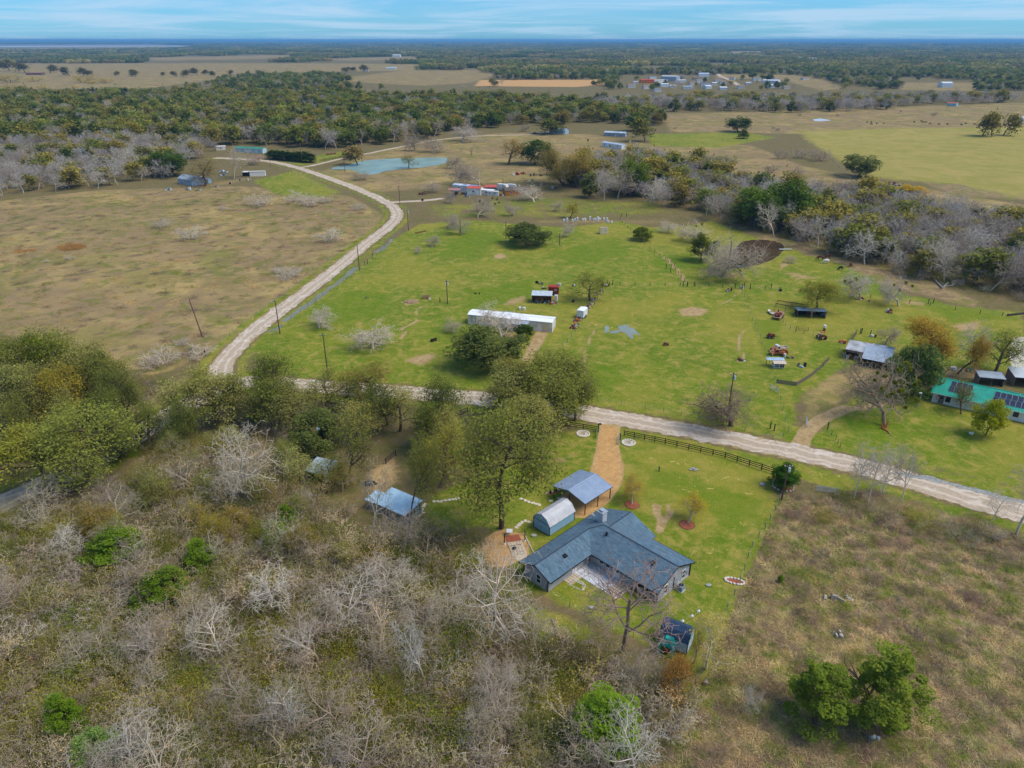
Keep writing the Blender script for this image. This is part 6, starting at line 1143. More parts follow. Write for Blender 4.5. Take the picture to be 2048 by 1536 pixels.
def tractor(label, px, py, rz):
    t = thing('old_tractor', label, 'tractor', P(px, py), rz); MO = mat('rust_orange', (.5,.2,.1)); b = MB(); b.box((.9,0,.9),(1.6,.6,.6)); b.build('engine_hood', mat('faded_pink', (.5,.3,.2)), t); MB().box((-.3,0,.8),(1.2,1.3,.12)).build('platform', MO, t); MB().box((-.45,0,1.15),(.45,.5,.5)).build('seat', M_RUST, t)
    for y in (-.75,.75): wheel(t,-.5,y,.6,.3,M_RUST); wheel(t,1.4,y*.8,.35,.22,M_RUST)
    for s in (-1,1): MB().tube([(.2,s*.6,.8),(-.1,s*.6,2.1)], .05, 5).build('roll_bar', M_RUST, t)
    MB().box((.05,0,2.1),(.9,1.3,.06)).build('canopy', MO, t)
tractor('rust orange machine with tall bars beside the pipe gate', 1643, 678, R(100))
t = thing('water_barrel_stand', 'white tank on a post behind the orange machine', 'tank', P(1648,662)); MB().box((0,0,.5),(.5,.5,1.0)).build('stand', M_RUST, t); MB().tube([(0,0,1.0),(0,0,1.8)], .4, 10).build('tank', M_WHITE, t)
def appliance(label, px, py, kind=0, group='discarded white appliances', s=1.0, m=None):
    h = (1.0, 1.6, .8)[kind] * s; o = MB(); o.box((0,0,h/2),(.75*s,.7*s,h)); o.box((0,.28*s,h+.07),(.72*s,.12*s,.14)); o.box((0,-.37*s,h*.5),(.5*s,.03,h*.55)); ob = o.build('old_appliance', m or M_WHITE, None, loc=(*P(px,py),0)); ob.rotation_euler[2] = RG.uniform(-.6,.6); return tag(ob, label, 'appliance', group)
for i,(x,y) in enumerate([(1128,443),(1134,443),(1145,442),(1150,442),(1155,442),(1166,441),(1170,441),(1180,440),(1188,441),(1192,441),(1196,441),(1200,440),(1208,440),(1214,443),(1216,445),(1224,447)]): appliance('discarded white appliance in the row above the pasture', x, y, i % 3)
def crate_box(label, px, py, L, Wd, h, rz, m, roofm, name='storage_box', rise=.15, cat='trailer', wheels=True, win=True):
    """enclosed box trailer"""
    t = thing(name, label, cat, P(px, py), rz); b = MB(); z0 = .45 if wheels else .1; b.box((0,0,z0+h/2),(L,Wd,h)); b.build('body', m, t); r = MB(); r.extr([(-Wd/2-.06,z0+h),(Wd/2+.06,z0+h),(Wd/2+.06,z0+h+.06),(0,z0+h+rise),(-Wd/2-.06,z0+h+.06)],-L/2-.06,L/2+.06); r.build('roof', roofm, t)
    if wheels: [wheel(t,x,s*(Wd/2+.02),.36,.2) for x in (-.4,.4) for s in (-1,1)]
    if win: window(t,(L*.2,-Wd/2,z0+h*.6),min(.8,L*.2),.6,'-y',M_WHITE,bars=0); door(t,(-L*.2,-Wd/2,z0),.75,h*.85,'-y',m,False)
    return t
crate_box('white enclosed cargo trailer at the junk line', 1164, 634, 3.6, 2.1, 2.1, R(65), M_WHITE, flat('bright_white', rgb(236,236,234),.95), 'cargo_trailer', win=False)
crate_box('cream box shed with open side alone in the green pasture', 1207, 467, 3.4, 2.4, 2.4, R(6), flat('cream', rgb(226,206,164)), flat('cream_dark', rgb(160,146,122)), 'box_shed', cat='shed', wheels=False)
crate_box('dark red box trailer behind the open lean to', 1107, 588, 3.4, 2.4, 2.2, R(-6), flat('barn_red', rgb(140,40,36)), flat('barn_red2', rgb(160,52,44)), 'red_trailer', win=True)
# mobile home
def mobile_home(label, a, b, dep, h, wallm, roofm, rise=.35, wins=(), name='mobile_home', porch=None, ov=.12, ribs=0.0, doors=()):
    A, rz, L = frame_px(a, b); t = thing(name, label, 'mobile home', A, rz); w = MB(); gable_walls(w, 0, L, 0, dep, h, rise); w.build('wall', wallm, t); r = MB(); gable_roof(r, 0, L, 0, dep, h, rise, 'x', ov, ribs); r.build('roof', roofm, t)
    for f, ww, hh in wins: window(t, (L*f, 0, h*.6), ww, hh, '-y')
    for f in doors: door(t, (L*f, 0, .2), .9, 1.95, '-y', M_WHITE)
    sk = MB(); sk.box((L/2,dep/2,.2),(L+.04,dep+.04,.4)); sk.build('skirting', M_GREYW if 'skirt' in label else wallm, t)
    if porch:
        f0, f1, pd = porch; r = MB(); plane(r,(L*f0,-pd,h-.65),(L*f1,-pd,h-.65),(L*f1,.1,h-.1),(L*f0,.1,h-.1),.05,.4); r.build('porch_roof', M_GALV, t); [MB().box((L*f,-pd+.1,(h-.65)/2),(.1,.1,h-.65)).build('porch_post', M_GREYW, t) for f in (f0+.01,(f0+f1)/2,f1-.01)]; d = MB(); d.box((L*(f0+f1)/2,-pd/2,.25),(L*(f1-f0),pd,.12)); d.build('porch_deck', M_GREYW, t)
        [MB().box((L*(f0+(f1-f0)*k/12),-pd+.05,.6),(.06,.06,.7)).build('baluster', M_GREYW, t) for k in range(13)]
    return t, L
t, L = mobile_home('long white mobile home with porch in the green pasture', (936,648), (1104,665), 4.6, 3.0, mat('stained_white', rgb(214,210,200), rgb(186,178,162), .5), flat('bright_white', rgb(236,236,234),.95), .3, [(.15,1.1,1.1),(.34,1.2,1.0),(.62,.9,.9)], porch=(.48,.74,2.4), doors=(.55,))
for f,hh in [(.05,2.2),(.09,1.6),(.2,1.8),(.23,1.2)]: MB().box((L*f,-.02,1.6),(.16,.05,hh)).build('stain_batten', flat('stain_brown', rgb(128,112,98)), t)
MB().box((L*.93,-.03,1.55),(1.7,.06,2.4)).build('tan_panel', flat('tan_panel', rgb(206,186,156)), t)
r = MB(); plane(r,(L*.38,4.6,2.55),(L*.5,4.6,2.55),(L*.5,7.2,2.3),(L*.38,7.2,2.3),.05,.4); r.build('rear_roof', M_GALV, t); 
for x in (L*.385, L*.495): MB().box((x,7.0,1.1),(.1,.1,2.2)).build('rear_post', M_GREYW, t)
t = thing('fuel_barrel', 'red barrel at the right end of the mobile home', 'barrel', P(1099,659)); MB().tube([(0,0,0),(0,0,1.0)], .42, 12).build('drum', flat('barrel_red', rgb(190,28,52)), t); MB().tube([(0,0,1.0),(0,0,1.05)], .38, 12).build('lid', flat('barrel_red', rgb(190,28,52)), t)
t = thing('fuel_barrel', 'dark blue barrel behind the red barrel', 'barrel', P(1104,652)); MB().tube([(0,0,0),(0,0,1.1)], .45, 12).build('drum', flat('barrel_blue', rgb(52,70,92)), t); MB().tube([(0,0,1.1),(0,0,1.14)], .4, 12).build('lid', flat('barrel_blue', rgb(52,70,92)), t)
for x,y,l in [(1040,619,'white tub on a stand behind the mobile home'),(1048,620,'second white tub behind the mobile home')]: appliance(l, x, y, 2, 'tubs behind the mobile home')
t = shelter('lean_to_shed', 'open lean to with grey sheet roof full of tools and mowers', 1083, 607, 6.2, 3.6, 2.7, .25, R(-6), mat('sheet_grey', rgb(196,204,206), rgb(172,182,188), 1), mat('orange_ply', rgb(176,124,70), rgb(150,104,62), 2))
JC = [flat('junk_white', rgb(206,206,200)), flat('junk_black', rgb(44,44,46)), flat('junk_red', rgb(150,54,42)), flat('junk_blue', rgb(70,92,116)), M_RUST, flat('junk_tan', rgb(186,160,126)), M_GREYW, flat('junk_orange', rgb(190,104,56)), M_GALV]
def junk(name, label, cat, px, py, n, sx, sy, s=.5, rz=0.0, cols=None, group=None):
    """a heap of scrap: every piece a part"""
    t = thing(name, label, cat, P(px, py), rz, group)
    for i in range(n):
        c = RG.choice(cols or JC); b = MB(); a, d, h = s*RG.uniform(.4,1.5), s*RG.uniform(.3,1.0), s*RG.uniform(.3,1.3); k = RG.random()
        if k < .45: b.box((0,0,h/2),(a,d,h)); b.box((a*.1,0,h+.04),(a*.6,d*.7,.08))
        elif k < .7: b.tube([(0,0,0),(0,0,h)], d*.5, 8); b.tube([(0,0,h),(0,0,h+.05)], d*.42, 8)
        elif k < .85: b.tube([(0,-.1,d*.5),(0,.1,d*.5)], d*.5, 10); b.box((0,0,d*.5),(d*1.6,.08,.08))
        else: b.box((0,0,.06),(a*1.8,d,.1)); b.span((-a*.6,0,.1),(a*.5,.1,h),.08,.08)
        b.build('scrap', c, t, loc=(RG.uniform(-sx,sx), RG.uniform(-sy,sy), 0)).rotation_euler[2] = RG.uniform(0,3.1)
    return t
junk('tool_pile', 'tools, mowers and boxes under the open lean to', 'junk', 1083, 604, 26, 2.8, 1.2, .7); junk('tool_pile', 'boxes and tools beside the right end of the lean to', 'junk', 1105, 608, 12, 1.4, 1.0, .7)
appliance('white refrigerator standing beside the lean to', 1112, 602, 1, None, 1.2)
for i,(x,y,l) in enumerate([(1150,650,'bins and toys at the lower end of the junk line'),(1155,643,'coloured scrap below the cargo trailer'),(1160,636,'small scrap beside the cargo trailer'),(1174,617,'buckets behind the cargo trailer'),(1180,610,'white scrap halfway along the junk line'),(1187,600,'tubs and frames along the junk line'),(1194,590,'pale scrap below the bushy tree'),(1203,582,'blue and white scrap at the corner tree'),(1212,572,'wheels and tubs at the fence corner'),(1146,656,'dark red bins at the junk line end')]): junk('junk_heap', l, 'junk', x, y, 9, 1.0, .7, .6, R(60))
for x,y,l in [(1085,569,'pale boards lying across the pasture'),(1110,571,'dark beam and boards in the pasture grass'),(1144,572,'white boards beside the bushy tree'),(1078,567,'short white board in the pasture')]: junk('board_pile', l, 'boards', x, y, 3, 1.6, .3, .7, R(-5), [M_WHITE, M_GREYW, M_BLACK])
junk('quad_bike', 'small black and white machine behind the lean to', 'machine', 1088, 577, 5, .6, .5, .7, 0, [flat('junk_black', (0,0,0)), M_WHITE]); junk('drum', 'dark barrel alone near the junk line', 'barrel', 1146, 604, 1, .1, .1, 1.1, 0, [flat('junk_black', (0,0,0))])
junk('trough', 'pale trough between two dark stakes in the pasture', 'trough', 953, 588, 3, 1.1, .3, .6, 0, [M_WHITE, M_DARKW]); junk('pallet_stack', 'dark wooden frame in the lower pasture', 'frame', 868, 683, 4, .8, .4, .9, 0, [M_DARKW, M_GREYW]); junk('trough', 'small dark trough in the left pasture', 'trough', 737, 597, 3, 1.0, .2, .5, 0, [M_GREYW])
junk('scrap_heap', 'small heap of blue scrap in the right pasture', 'junk', 1330, 690, 7, .8, .6, .7, 0, [flat('junk_blue', (0,0,0)), M_GREYW, M_RUST])
t = thing('brush_pile', 'heap of red brown branches beside the dirt mound', 'brush pile', P(852,597)); v = LIB['shrub'][1]; o = link('branches', v[1], t); o.scale = (.9,.9,.6); obcol(o, rgb(120,86,74)); v = LIB['shrub'][2]; o = link('branches', v[1], t); o.scale = (.8,.8,.7); obcol(o, rgb(140,112,100)); junk('scrap_heap', 'red and white scrap lying in the brush pile', 'junk', 855, 597, 5, .8, .5, .6, 0, [flat('junk_red', (0,0,0)), M_WHITE])
m = MB(); m.sphere((0,0,0),(2.6,1.6,.7),14,8,0,.06,RG); tag(m.build('dirt_mound', mat('mound_earth', rgb(160,134,98), rgb(132,108,78), 1.5, 1, bump=.3), None, loc=(*P(822,604),0)), 'low bare earth mound left of the brush pile', 'mound')
t = thing('road_sign', 'small blue sign by the road at the field corner', 'sign', P(385,705)); MB().tube([(0,0,0),(0,0,1.4)], .05, 5).build('post', M_GREYW, t); MB().box((0,-.06,1.3),(.5,.04,.35)).build('sign_panel', flat('sign_blue', rgb(120,170,180)), t)
t = thing('small_sign', 'dark sign post near the road junction', 'sign', P(411,712)); MB().tube([(0,0,0),(0,0,1.5)], .06, 5).build('post', M_DARKW, t); MB().box((0,-.06,1.4),(.4,.04,.4)).build('sign_panel', M_DARKW, t)
log('drain_pipe', 'rusty pipe lying at the pasture top', [(831,467),(851,463)], [.25,.25], M_RUST, False)
# ------------------------------------------------------------------ right farm
M_BARN = mat('barn_tin', rgb(186,188,190), rgb(150,146,142), .5, .5, .1); M_BARN2 = mat('barn_tin_new', rgb(176,186,194), rgb(160,172,182), .6, .4, .15)
def barn():
    A, rz, L = frame_px((1690,716), (1775,733)); t = thing('metal_barn', 'weathered metal roofed barn with open front and lean to', 'barn', A, rz); r = MB(); plane(r,(-.3,-.3,2.6),(L*.55,-.3,2.6),(L*.55,3.2,3.4),(-.3,3.2,3.4),.05,.5); plane(r,(L*.55,7.0,2.7),(-.3,7.0,2.7),(-.3,3.2,3.4),(L*.55,3.2,3.4),.05,.5); r.build('roof', M_BARN, t)
    r = MB(); plane(r,(L*.4,-3.4,2.2),(L*1.05,-3.4,2.2),(L*1.05,3.4,3.5),(L*.4,3.4,3.5),.05,.4); r.build('lean_to_roof', M_BARN2, t); r = MB(); plane(r,(L*1.05,7.4,2.7),(L*.52,7.4,2.7),(L*.52,3.42,3.45),(L*1.05,3.42,3.45),.05,.5); r.build('rear_roof', mat('stained_tin', rgb(186,194,200), rgb(96,98,102), .35, .5), t)
    w = MB(); w.box((L*.3,6.7,1.3),(L*.62,.08,2.6)); w.box((0,3.4,1.3),(.08,6.6,2.6)); w.box((L*1.02,2,1.2),(.08,9,2.4)); w.box((L*.5,3,1.2),(.08,4,2.4)); w.build('wall', M_RUST, t)
    for x,y,hh in [(.1,-.1,2.5),(L*.2,-.1,2.5),(L*.42,-.1,2.5),(L*.42,-3.2,2.1),(L*.72,-3.2,2.1),(L*1.0,-3.2,2.1)]: MB().box((x,y,hh/2),(.16,.16,hh)).build('post', M_RUST, t)
    w = MB(); w.box((L*.2,-.05,2.2),(L*.4,.06,.6)); w.build('hanging_panel', mat('patched_panel', rgb(150,140,140), rgb(120,70,60), .8), t)
barn(); junk('barn_contents', 'tools and boxes inside the barn front', 'junk', 1702, 716, 12, 2.2, .8, .8)
t = shelter('open_shelter', 'low open animal shelter with dark interior and tin roof', 1622, 636, 8.2, 3.4, 2.3, -.35, R(-8), mat('blue_tin', rgb(128,146,162), rgb(96,110,124), .8, .5), M_DARKW); MB().box((0,-.05,1.1),(.5,.12,2.2)).build('centre_panel', M_GREYW, t); MB().box((4.1,1.7,1.0),(.1,3.2,1.6)).build('end_panel', flat('pale_end', rgb(196,186,180)), t)
junk('shelter_contents', 'pale blue tubs inside the open shelter', 'junk', 1622, 630, 8, 3.4, .8, .8, 0, [M_BLUEP, flat('junk_blue', (0,0,0)), M_RUST])
for a, b, l in [((1553,613),(1610,622),'upper rusty roof pipe left of the shelter'),((1549,619),(1591,627),'lower rusty roof pipe left of the shelter')]:
    A, B = P(*a), P(*b); t = thing('pipe_rail', l, 'pipe', A); v = (B[0]-A[0], B[1]-A[1]); MB().tube([(0,0,2.0),(v[0],v[1],2.0)], .13, 6).build('rail', M_RUST, t); [MB().tube([(v[0]*f,v[1]*f,0),(v[0]*f,v[1]*f,2.0)], .07, 5).build('post', M_GREYW, t) for f in (0,.5,1)]
t = thing('old_boat', 'white and pink hull lying left of the loaded trailer', 'boat', P(1541,627), R(95)); m = MB(); m.raw([(-1.6,-.6,.6),(-1.6,.6,.6),(1.0,.5,.65),(1.0,-.5,.65),(2.0,0,.75),(-1.5,0,.05),(1.4,0,.1)], [(0,5,1),(0,3,6,5),(1,5,6,2),(3,4,6),(2,6,4),(0,1,2,4,3)]); m.build('hull', flat('boat_white', rgb(220,214,208)), t); MB().box((-.3,0,.7),(1.2,.6,.25)).build('seat', mat('faded_pink', (.5,.3,.2)), t); 
t = thing('pipe_gate', 'brown pipe gate in front of the shelter pen', 'gate', P(1606,662), R(-8)); m = MB(); [m.tube([(-1.4,0,z),(1.4,0,z)], .045, 5) for z in (.3,.75,1.2)]; [m.tube([(x,0,.2),(x,0,1.3)], .05, 5) for x in (-1.4,1.4)]; m.build('gate_frame', M_RUST, t); MB().tube([(-1.9,0,0),(-1.9,0,1.5)], .08, 6).build('post', M_RUST, t)
wire_fence('sagging wire fence of the shelter pen', [(1563,640),(1570,652),(1590,665),(1625,672),(1640,682)], 1.2, 2.2, M_GREYW, .06)
t = thing('chicken_coop', 'small white coop with barred front in the truck yard', 'coop', P(1558,737), R(-3)); m = MB(); m.box((0,1.0,.75),(2.6,1.9,1.5)); m.build('wall', flat('coop_white', rgb(206,204,196)), t)
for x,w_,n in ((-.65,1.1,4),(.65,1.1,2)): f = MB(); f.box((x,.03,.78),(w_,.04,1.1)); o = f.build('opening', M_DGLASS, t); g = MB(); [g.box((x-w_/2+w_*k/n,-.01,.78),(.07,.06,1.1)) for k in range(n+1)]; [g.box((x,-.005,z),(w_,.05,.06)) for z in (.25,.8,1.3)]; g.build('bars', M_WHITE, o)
r = MB(); plane(r,(-1.6,-.5,1.5),(1.6,-.5,1.5),(1.6,1.0,1.75),(-1.6,1.0,1.75),.05,.4); r.build('front_roof', flat('coop_cream', rgb(216,196,176)), t); r = MB(); plane(r,(-3.0,1.05,1.85),(1.5,1.05,1.85),(1.5,2.4,2.0),(-3.0,2.4,2.0),.05,.4); r.build('rear_roof', M_BLUEP, t); MB().box((-2.8,1.8,.9),(.1,.1,1.8)).build('post', M_RUST, t)
def plank_fence(label, px, h=1.1):
    pts = [P(*p) for p in px]; o = pts[0]; t = thing('plank_fence', label, 'fence', o)
    for a, b in zip(pts, pts[1:]):
        Lg = math.hypot(b[0]-a[0], b[1]-a[1]); n = int(Lg / .32); rz = math.atan2(b[1]-a[1], b[0]-a[0]); bm = MB().box((0,0,h/2),(.26,.04,h)).mesh('plank', M_GREYW)
        for i in range(n): q = lerp(a, b, (i+.5)/n); link('plank', bm, t, (q[0]-o[0], q[1]-o[1], RG.uniform(-.08,.02)), rz)
        for z in (.3,.85): m = MB(); m.span((a[0]-o[0],a[1]-o[1]+.05,z),(b[0]-o[0],b[1]-o[1]+.05,z),.05,.09); m.build('rail', M_GREYW, t)
plank_fence('grey plank fence around the coop yard', [(1552,766),(1592,772),(1620,755),(1643,736)]); plank_fence('rusty brown plank fence piece towards the barn', [(1646,733),(1658,720)], 1.2)
rail_fence('leaning wooden loading chute beside the barn', [(1700,688),(1706,678),(1712,668)], 1.5, 1.6, 3, M_GREYW)
for x,y,l,n in [(1545,705,'scrap frames left of the old trucks',6),(1577,716,'grey scrap in front of the rusty truck',5),(1604,733,'white tub and frame right of the coop',4),(1684,686,'rusty wheel heap beside the barn',5),(1743,675,'black barrel behind the barn',2),(1480,722,'grey wire panel heap in the pasture',4),(1780,625,'pale root stump heap near the mistletoe tree',7),(1720,598,'rusty iron under the bare mistletoe tree',5),(1740,603,'pale plank in the right pasture',2),(1562,582,'white sheet lying near the fence',2),(1460,583,'white wire panels leaning at the pasture gate',5),(1485,576,'pink and white scrap at the pasture corner',4)]: junk('scrap_heap', l, 'junk', x, y, n, 1.1, .7, .8)
t = thing('pond_dock', 'narrow white plank dock over the dark pond', 'dock', P(1571,500), R(2)); MB().box((0,0,.35),(5.2,.7,.1)).build('deck', M_WHITE, t); [MB().tube([(x,y,-.6),(x,y,.5)], .06, 6).build('pile', M_GREYW, t) for x in (-2.4,0,2.4) for y in (-.3,.3)]
log('fallen_log', 'huge pale fallen trunk at the wood edge', [(1895,568),(1885,578),(1868,560),(1862,552)], [.4,.4,.25,.1], mat('dead_wood', (.5,.5,.5)), False); log('fallen_log', 'pale broken limbs below the big dead tree', [(1905,572),(1890,574),(1878,562)], [.3,.26,.12], mat('dead_wood', (.5,.5,.5)), False); log('fallen_log', 'dark log at the right edge of the pasture', [(2015,632),(2048,628)], [.35,.3], M_DARKW, False)
# teal roofed house with solar panels
def teal_house():
    A, rz, L = frame_px((1862,803), (2032,842)); L2 = 26.0; t = thing('farmhouse', 'long white farmhouse with teal metal roof and solar panels', 'house', A, rz); M_T = mat('teal_roof', rgb(38,160,136), rgb(30,144,122), .6, .4, .05); Wd = 9.0; h = 2.6; rise = 2.0
    w = MB(); gable_walls(w, 0, L2, 0, Wd, h, rise); w.build('wall', siding_mat('white_siding', rgb(220,220,214)), t); r = MB(); gable_roof(r, 0, L2, 0, Wd, h, rise, 'x', .45, .55); roof = r.build('roof', M_T, t); MB().box((L2/2,-.42,h-.22),(L2+.9,.1,.14)).build('gutter', M_WHITE, roof)
    k = rise / (Wd/2); ang = math.atan(k); Mx = Matrix.Rotation(ang, 3, 'X'); M_SOL = mat('solar_cell', rgb(52,54,70), rgb(44,46,60), 2, .15, spec=.6); M_SB = mat('solar_blue', rgb(36,88,150), rgb(30,76,136), 2, .2)
    def sol(x, y, m):
        o = MB(); o.box((0,0,.06),(1.0,1.6,.05),0,0,Mx); f = MB(); [f.box((0,0,.05),(1.06,1.66,.03),0,0,Mx)]; q = f.build('solar_panel', M_GALV, roof, loc=(x, y, h + k * y + .06)); o.build('cell', m, q)
    for i in range(4):
        for j in range(2): sol(3.2 + 1.08*i + .2*j, 1.6 + 1.6*j, M_SOL)
    for i in range(8):
        for j in range(2): sol(11.8 + 1.08*i + .2*j, 1.3 + 1.6*j, M_SOL)
    for i in range(2): sol(19.2 + 1.08*i, .9, M_SB)
    for f, ww, hh in [(.12,1.0,1.5),(.62,1.0,1.2),(.8,1.0,1.2)]: window(t, (L2*f,0,1.5), ww, hh, '-y', M_BLACK)
    door(t, (L2*.12-1.3,0,.1), .95, 2.0, '-y', M_GREYW); window(t, (0, 4.5, 1.5), 1.0, 1.2, '-x')
    for x, y in ((5.0,3.8),(16,3.8)): v = MB(); v.tube([(0,0,0),(0,0,.4)], .1, 6); v.build('vent_pipe', M_WHITE, roof, loc=(x,y,h+k*y))
teal_house()
shelter('tin_shed', 'small tin roofed shed behind the teal roof', 1980, 772, 5.4, 3.0, 2.2, .3, R(-14), M_BARN2, M_GREYW); shelter('tin_shed', 'pale tin shed at the right edge behind the teal roof', 2048, 775, 5.0, 5.0, 2.6, .4, R(-14), flat('white_tin', rgb(206,210,212),.92,.5), M_GREYW)
junk('garden_stuff', 'teal and white garden furniture behind the teal roof', 'furniture', 1928, 742, 9, 2.4, .8, .9, R(-10), [flat('teal_plastic', (0,.3,.3)), M_WHITE, M_GREYW]); junk('garden_ornament', 'white ornaments under the pear tree', 'ornament', 1946, 868, 4, .6, .4, .6, 0, [M_WHITE]); junk('yard_boxes', 'dark boxes at the right corner of the white farmhouse', 'boxes', 2042, 838, 4, .8, .5, .9)
t = thing('flag', 'striped flag hanging from a slanted pole before the white wall', 'flag', P(1872,806)); MB().tube([(0,0,0),(.5,0,2.4)], .03, 5).build('pole', M_GALV, t); FR, FW, FB = flat('flag_red', rgb(180,60,66)), flat('flag_white', rgb(226,222,220)), flat('flag_blue', rgb(52,60,110))
for i in range(7): MB().box((-.22+.09*i,-.02-.01*(i%2),1.45-.16*abs(i-3)*.2),(.088,.02,1.3)).build('stripe', FR if i % 2 == 0 else FW, t)
MB().box((.2,-.05,1.9),(.3,.015,.45)).build('canton', FB, t)
t = thing('torn_trunk', 'orange splintered wood at the foot of the huge bare tree', 'trunk', P(1766,856)); [MB().tube([(a,b,0),(a*1.6,b*1.6,1.3+c)], [.22,.04], 6).build('splinter', flat('torn_orange', rgb(190,112,58)), t) for a,b,c in ((-.4,-.2,.5),(.35,-.3,.8),(0,-.45,.2),(.5,.1,.3))]; log('fallen_limb', 'orange torn limb lying below the huge bare tree', [(1766,858),(1776,864),(1782,872)], [.2,.16,.06], flat('torn_orange', (.4,.2,.1)), False)
t = thing('field_gate', 'silver tube gate at the right edge of the weedy field', 'gate', P(1652,985), R(-12)); m = MB(); [m.tube([(-1.9,0,z),(1.9,0,z)], .04, 5) for z in (.25,.5,.75,1.0,1.2)]; [m.tube([(x,0,.2),(x,0,1.25)], .05, 5) for x in (-1.9,0,1.9)]; m.build('gate_frame', M_GALV, t)
t = thing('field_gate', 'grey tube gate on the track to the farm', 'gate', P(1613,850), R(75)); m = MB(); [m.tube([(-1.5,0,z),(1.5,0,z)], .04, 5) for z in (.25,.6,.9,1.2)]; [m.tube([(x,0,.2),(x,0,1.25)], .05, 5) for x in (-1.5,1.5)]; m.build('gate_frame', M_GALV, t)
t = thing('field_gate', 'grey gate leaning at the coop yard corner', 'gate', P(1548,782), R(-70)); m = MB(); [m.tube([(-1.5,0,z),(1.5,0,z)], .04, 5) for z in (.25,.6,.9,1.2)]; [m.tube([(x,0,.2),(x,0,1.25)], .05, 5) for x in (-1.5,1.5)]; m.build('gate_frame', M_GALV, t)
t = thing('tarpaulin_heap', 'black tarpaulin heap left of the metal shed', 'tarpaulin', P(740,968)); m = MB(); m.sphere((0,0,0),(1.3,.8,.5),12,8,0,.15,RG); m.build('tarp', M_TYRE, t); m = MB(); m.box((.2,-.2,.45),(.6,.4,.12)); m.build('plate', M_GALV, t)
# ------------------------------------------------------------------ trailer cluster beyond the pasture
def box_house(name, label, a, b, dep, h, rise, wallm, roofm, axis='x', wins=2, cat='house', ribs=0.0, ov=.2, dr=True):
    A, rz, L = frame_px(a, b); t = thing(name, label, cat, A, rz); w = MB(); gable_walls(w, 0, L, 0, dep, h, rise, axis); w.build('wall', wallm, t); r = MB(); gable_roof(r, 0, L, 0, dep, h, rise, axis, ov, ribs); r.build('roof', roofm, t)
    for i in range(wins): window(t, (L*(i+.6)/(wins+.3),0,h*.58), min(1.1,L*.16), min(1.0,h*.35), '-y', bars=0)
    if dr: door(t, (L*.93 if wins > 1 else L*.8,0,.1), min(.9,L*.15), min(2.0,h*.78), '-y', M_WHITE, False)
    return t
WHITEW = mat('dirty_white', rgb(216,214,208), rgb(190,188,180), .5); REDR = mat('faded_red_roof', rgb(196,96,84), rgb(176,80,70), .6); PINKR = mat('pink_roof', rgb(186,128,122), rgb(160,108,104), .6)
box_house('site_trailer', 'long white trailer at the back of the trailer cluster', (906,382), (952,386), 4.5, 3.4, .4, WHITEW, mat('blue_white_roof', rgb(206,212,220), rgb(120,140,170), .3), cat='trailer')
box_house('site_trailer', 'white trailer with faded red roof in the cluster', (934,390), (961,391), 6.5, 3.6, .7, WHITEW, REDR, wins=1, cat='trailer'); box_house('site_trailer', 'low white trailer between the two red roofs', (961,389), (985,391), 3.6, 2.6, .2, WHITEW, flat('bright_white', rgb(236,236,234),.95), wins=1, cat='trailer')
t = shelter('red_canopy', 'open canopy with pale red roof among the trailers', 982, 388, 6.2, 4.4, 3.6, .5, R(3), REDR, WHITEW, 'canopy'); box_house('site_trailer', 'white camper under the pale red canopy', (974,391), (996,392), 2.4, 2.3, .15, WHITEW, WHITEW, wins=2, cat='trailer')
def camper(label, px, py, L, Wd, h, rz, m):
    t = thing('camper', label, 'camper', P(px, py), rz); b = MB(); b.extr([(-L/2,.5),(L/2,.5),(L/2,h*.7),(L/2-.5,h*.97),(0,h),(-L/2+.6,h*.95),(-L/2,h*.6)], -Wd/2, Wd/2, 'y'); b.build('body', m, t); [wheel(t,x,s*Wd*.47,.35,.2) for x in (-.4,.4) for s in (-1,1)]; window(t,(L*.2,-Wd/2,h*.62),.9,.6,'-y',M_WHITE,bars=0); window(t,(-L*.3,-Wd/2,h*.62),.7,.6,'-y',M_WHITE,bars=0); door(t,(0,-Wd/2,.5),.65,h*.62,'-y',m,False)
    g = MB(); g.box((L/2+.01,0,h*.55),(.03,Wd*.6,.5)); g.build('windscreen', M_GLASS, t); r = MB(); r.box((0,0,h+.06),(.7,.6,.16)); r.build('roof_unit', M_WHITE, t)
camper('white camper with tall rounded end behind the canopy', 1005, 381, 6.5, 2.8, 3.6, R(150), WHITEW); camper('grey white camper right of the rounded one', 1022, 379, 6.0, 2.6, 3.0, R(175), mat('grey_white', rgb(196,196,196), rgb(170,172,176), .6))
box_house('wooden_cabin', 'orange brown wooden cabin at the right of the trailers', (1011,392), (1056,389), 4.2, 2.7, 1.3, mat('orange_wood', rgb(176,116,50), rgb(150,96,42), 1), mat('dark_roof', rgb(104,92,84), rgb(84,74,70), .8), wins=2, cat='cabin'); t = thing('orange_gable', 'bright orange gable sheet on the right end of the wooden cabin', 'panel', P(1054,388)); m = MB(); m.raw([(-1.6,0,2.7),(1.6,0,2.7),(0,0,4.2),(-1.6,.1,2.7),(1.6,.1,2.7),(0,.1,4.2)], [(0,1,2),(5,4,3),(0,2,5,3),(1,4,5,2),(0,3,4,1)]); m.build('sheet', flat('bright_orange', rgb(220,120,80)), t)
shelter('vehicle_canopy', 'low canopy with dull pink roof sheltering cars', 909, 390, 6.0, 3.4, 2.6, .3, R(6), PINKR, M_GREYW, 'canopy', back=False); car('parked_car', 'dark blue car parked in front of the pink canopy', 904, 395, R(5), rgb(52,60,76)); car('parked_car', 'black car under the pink canopy', 912, 389, R(80), rgb(40,42,48))
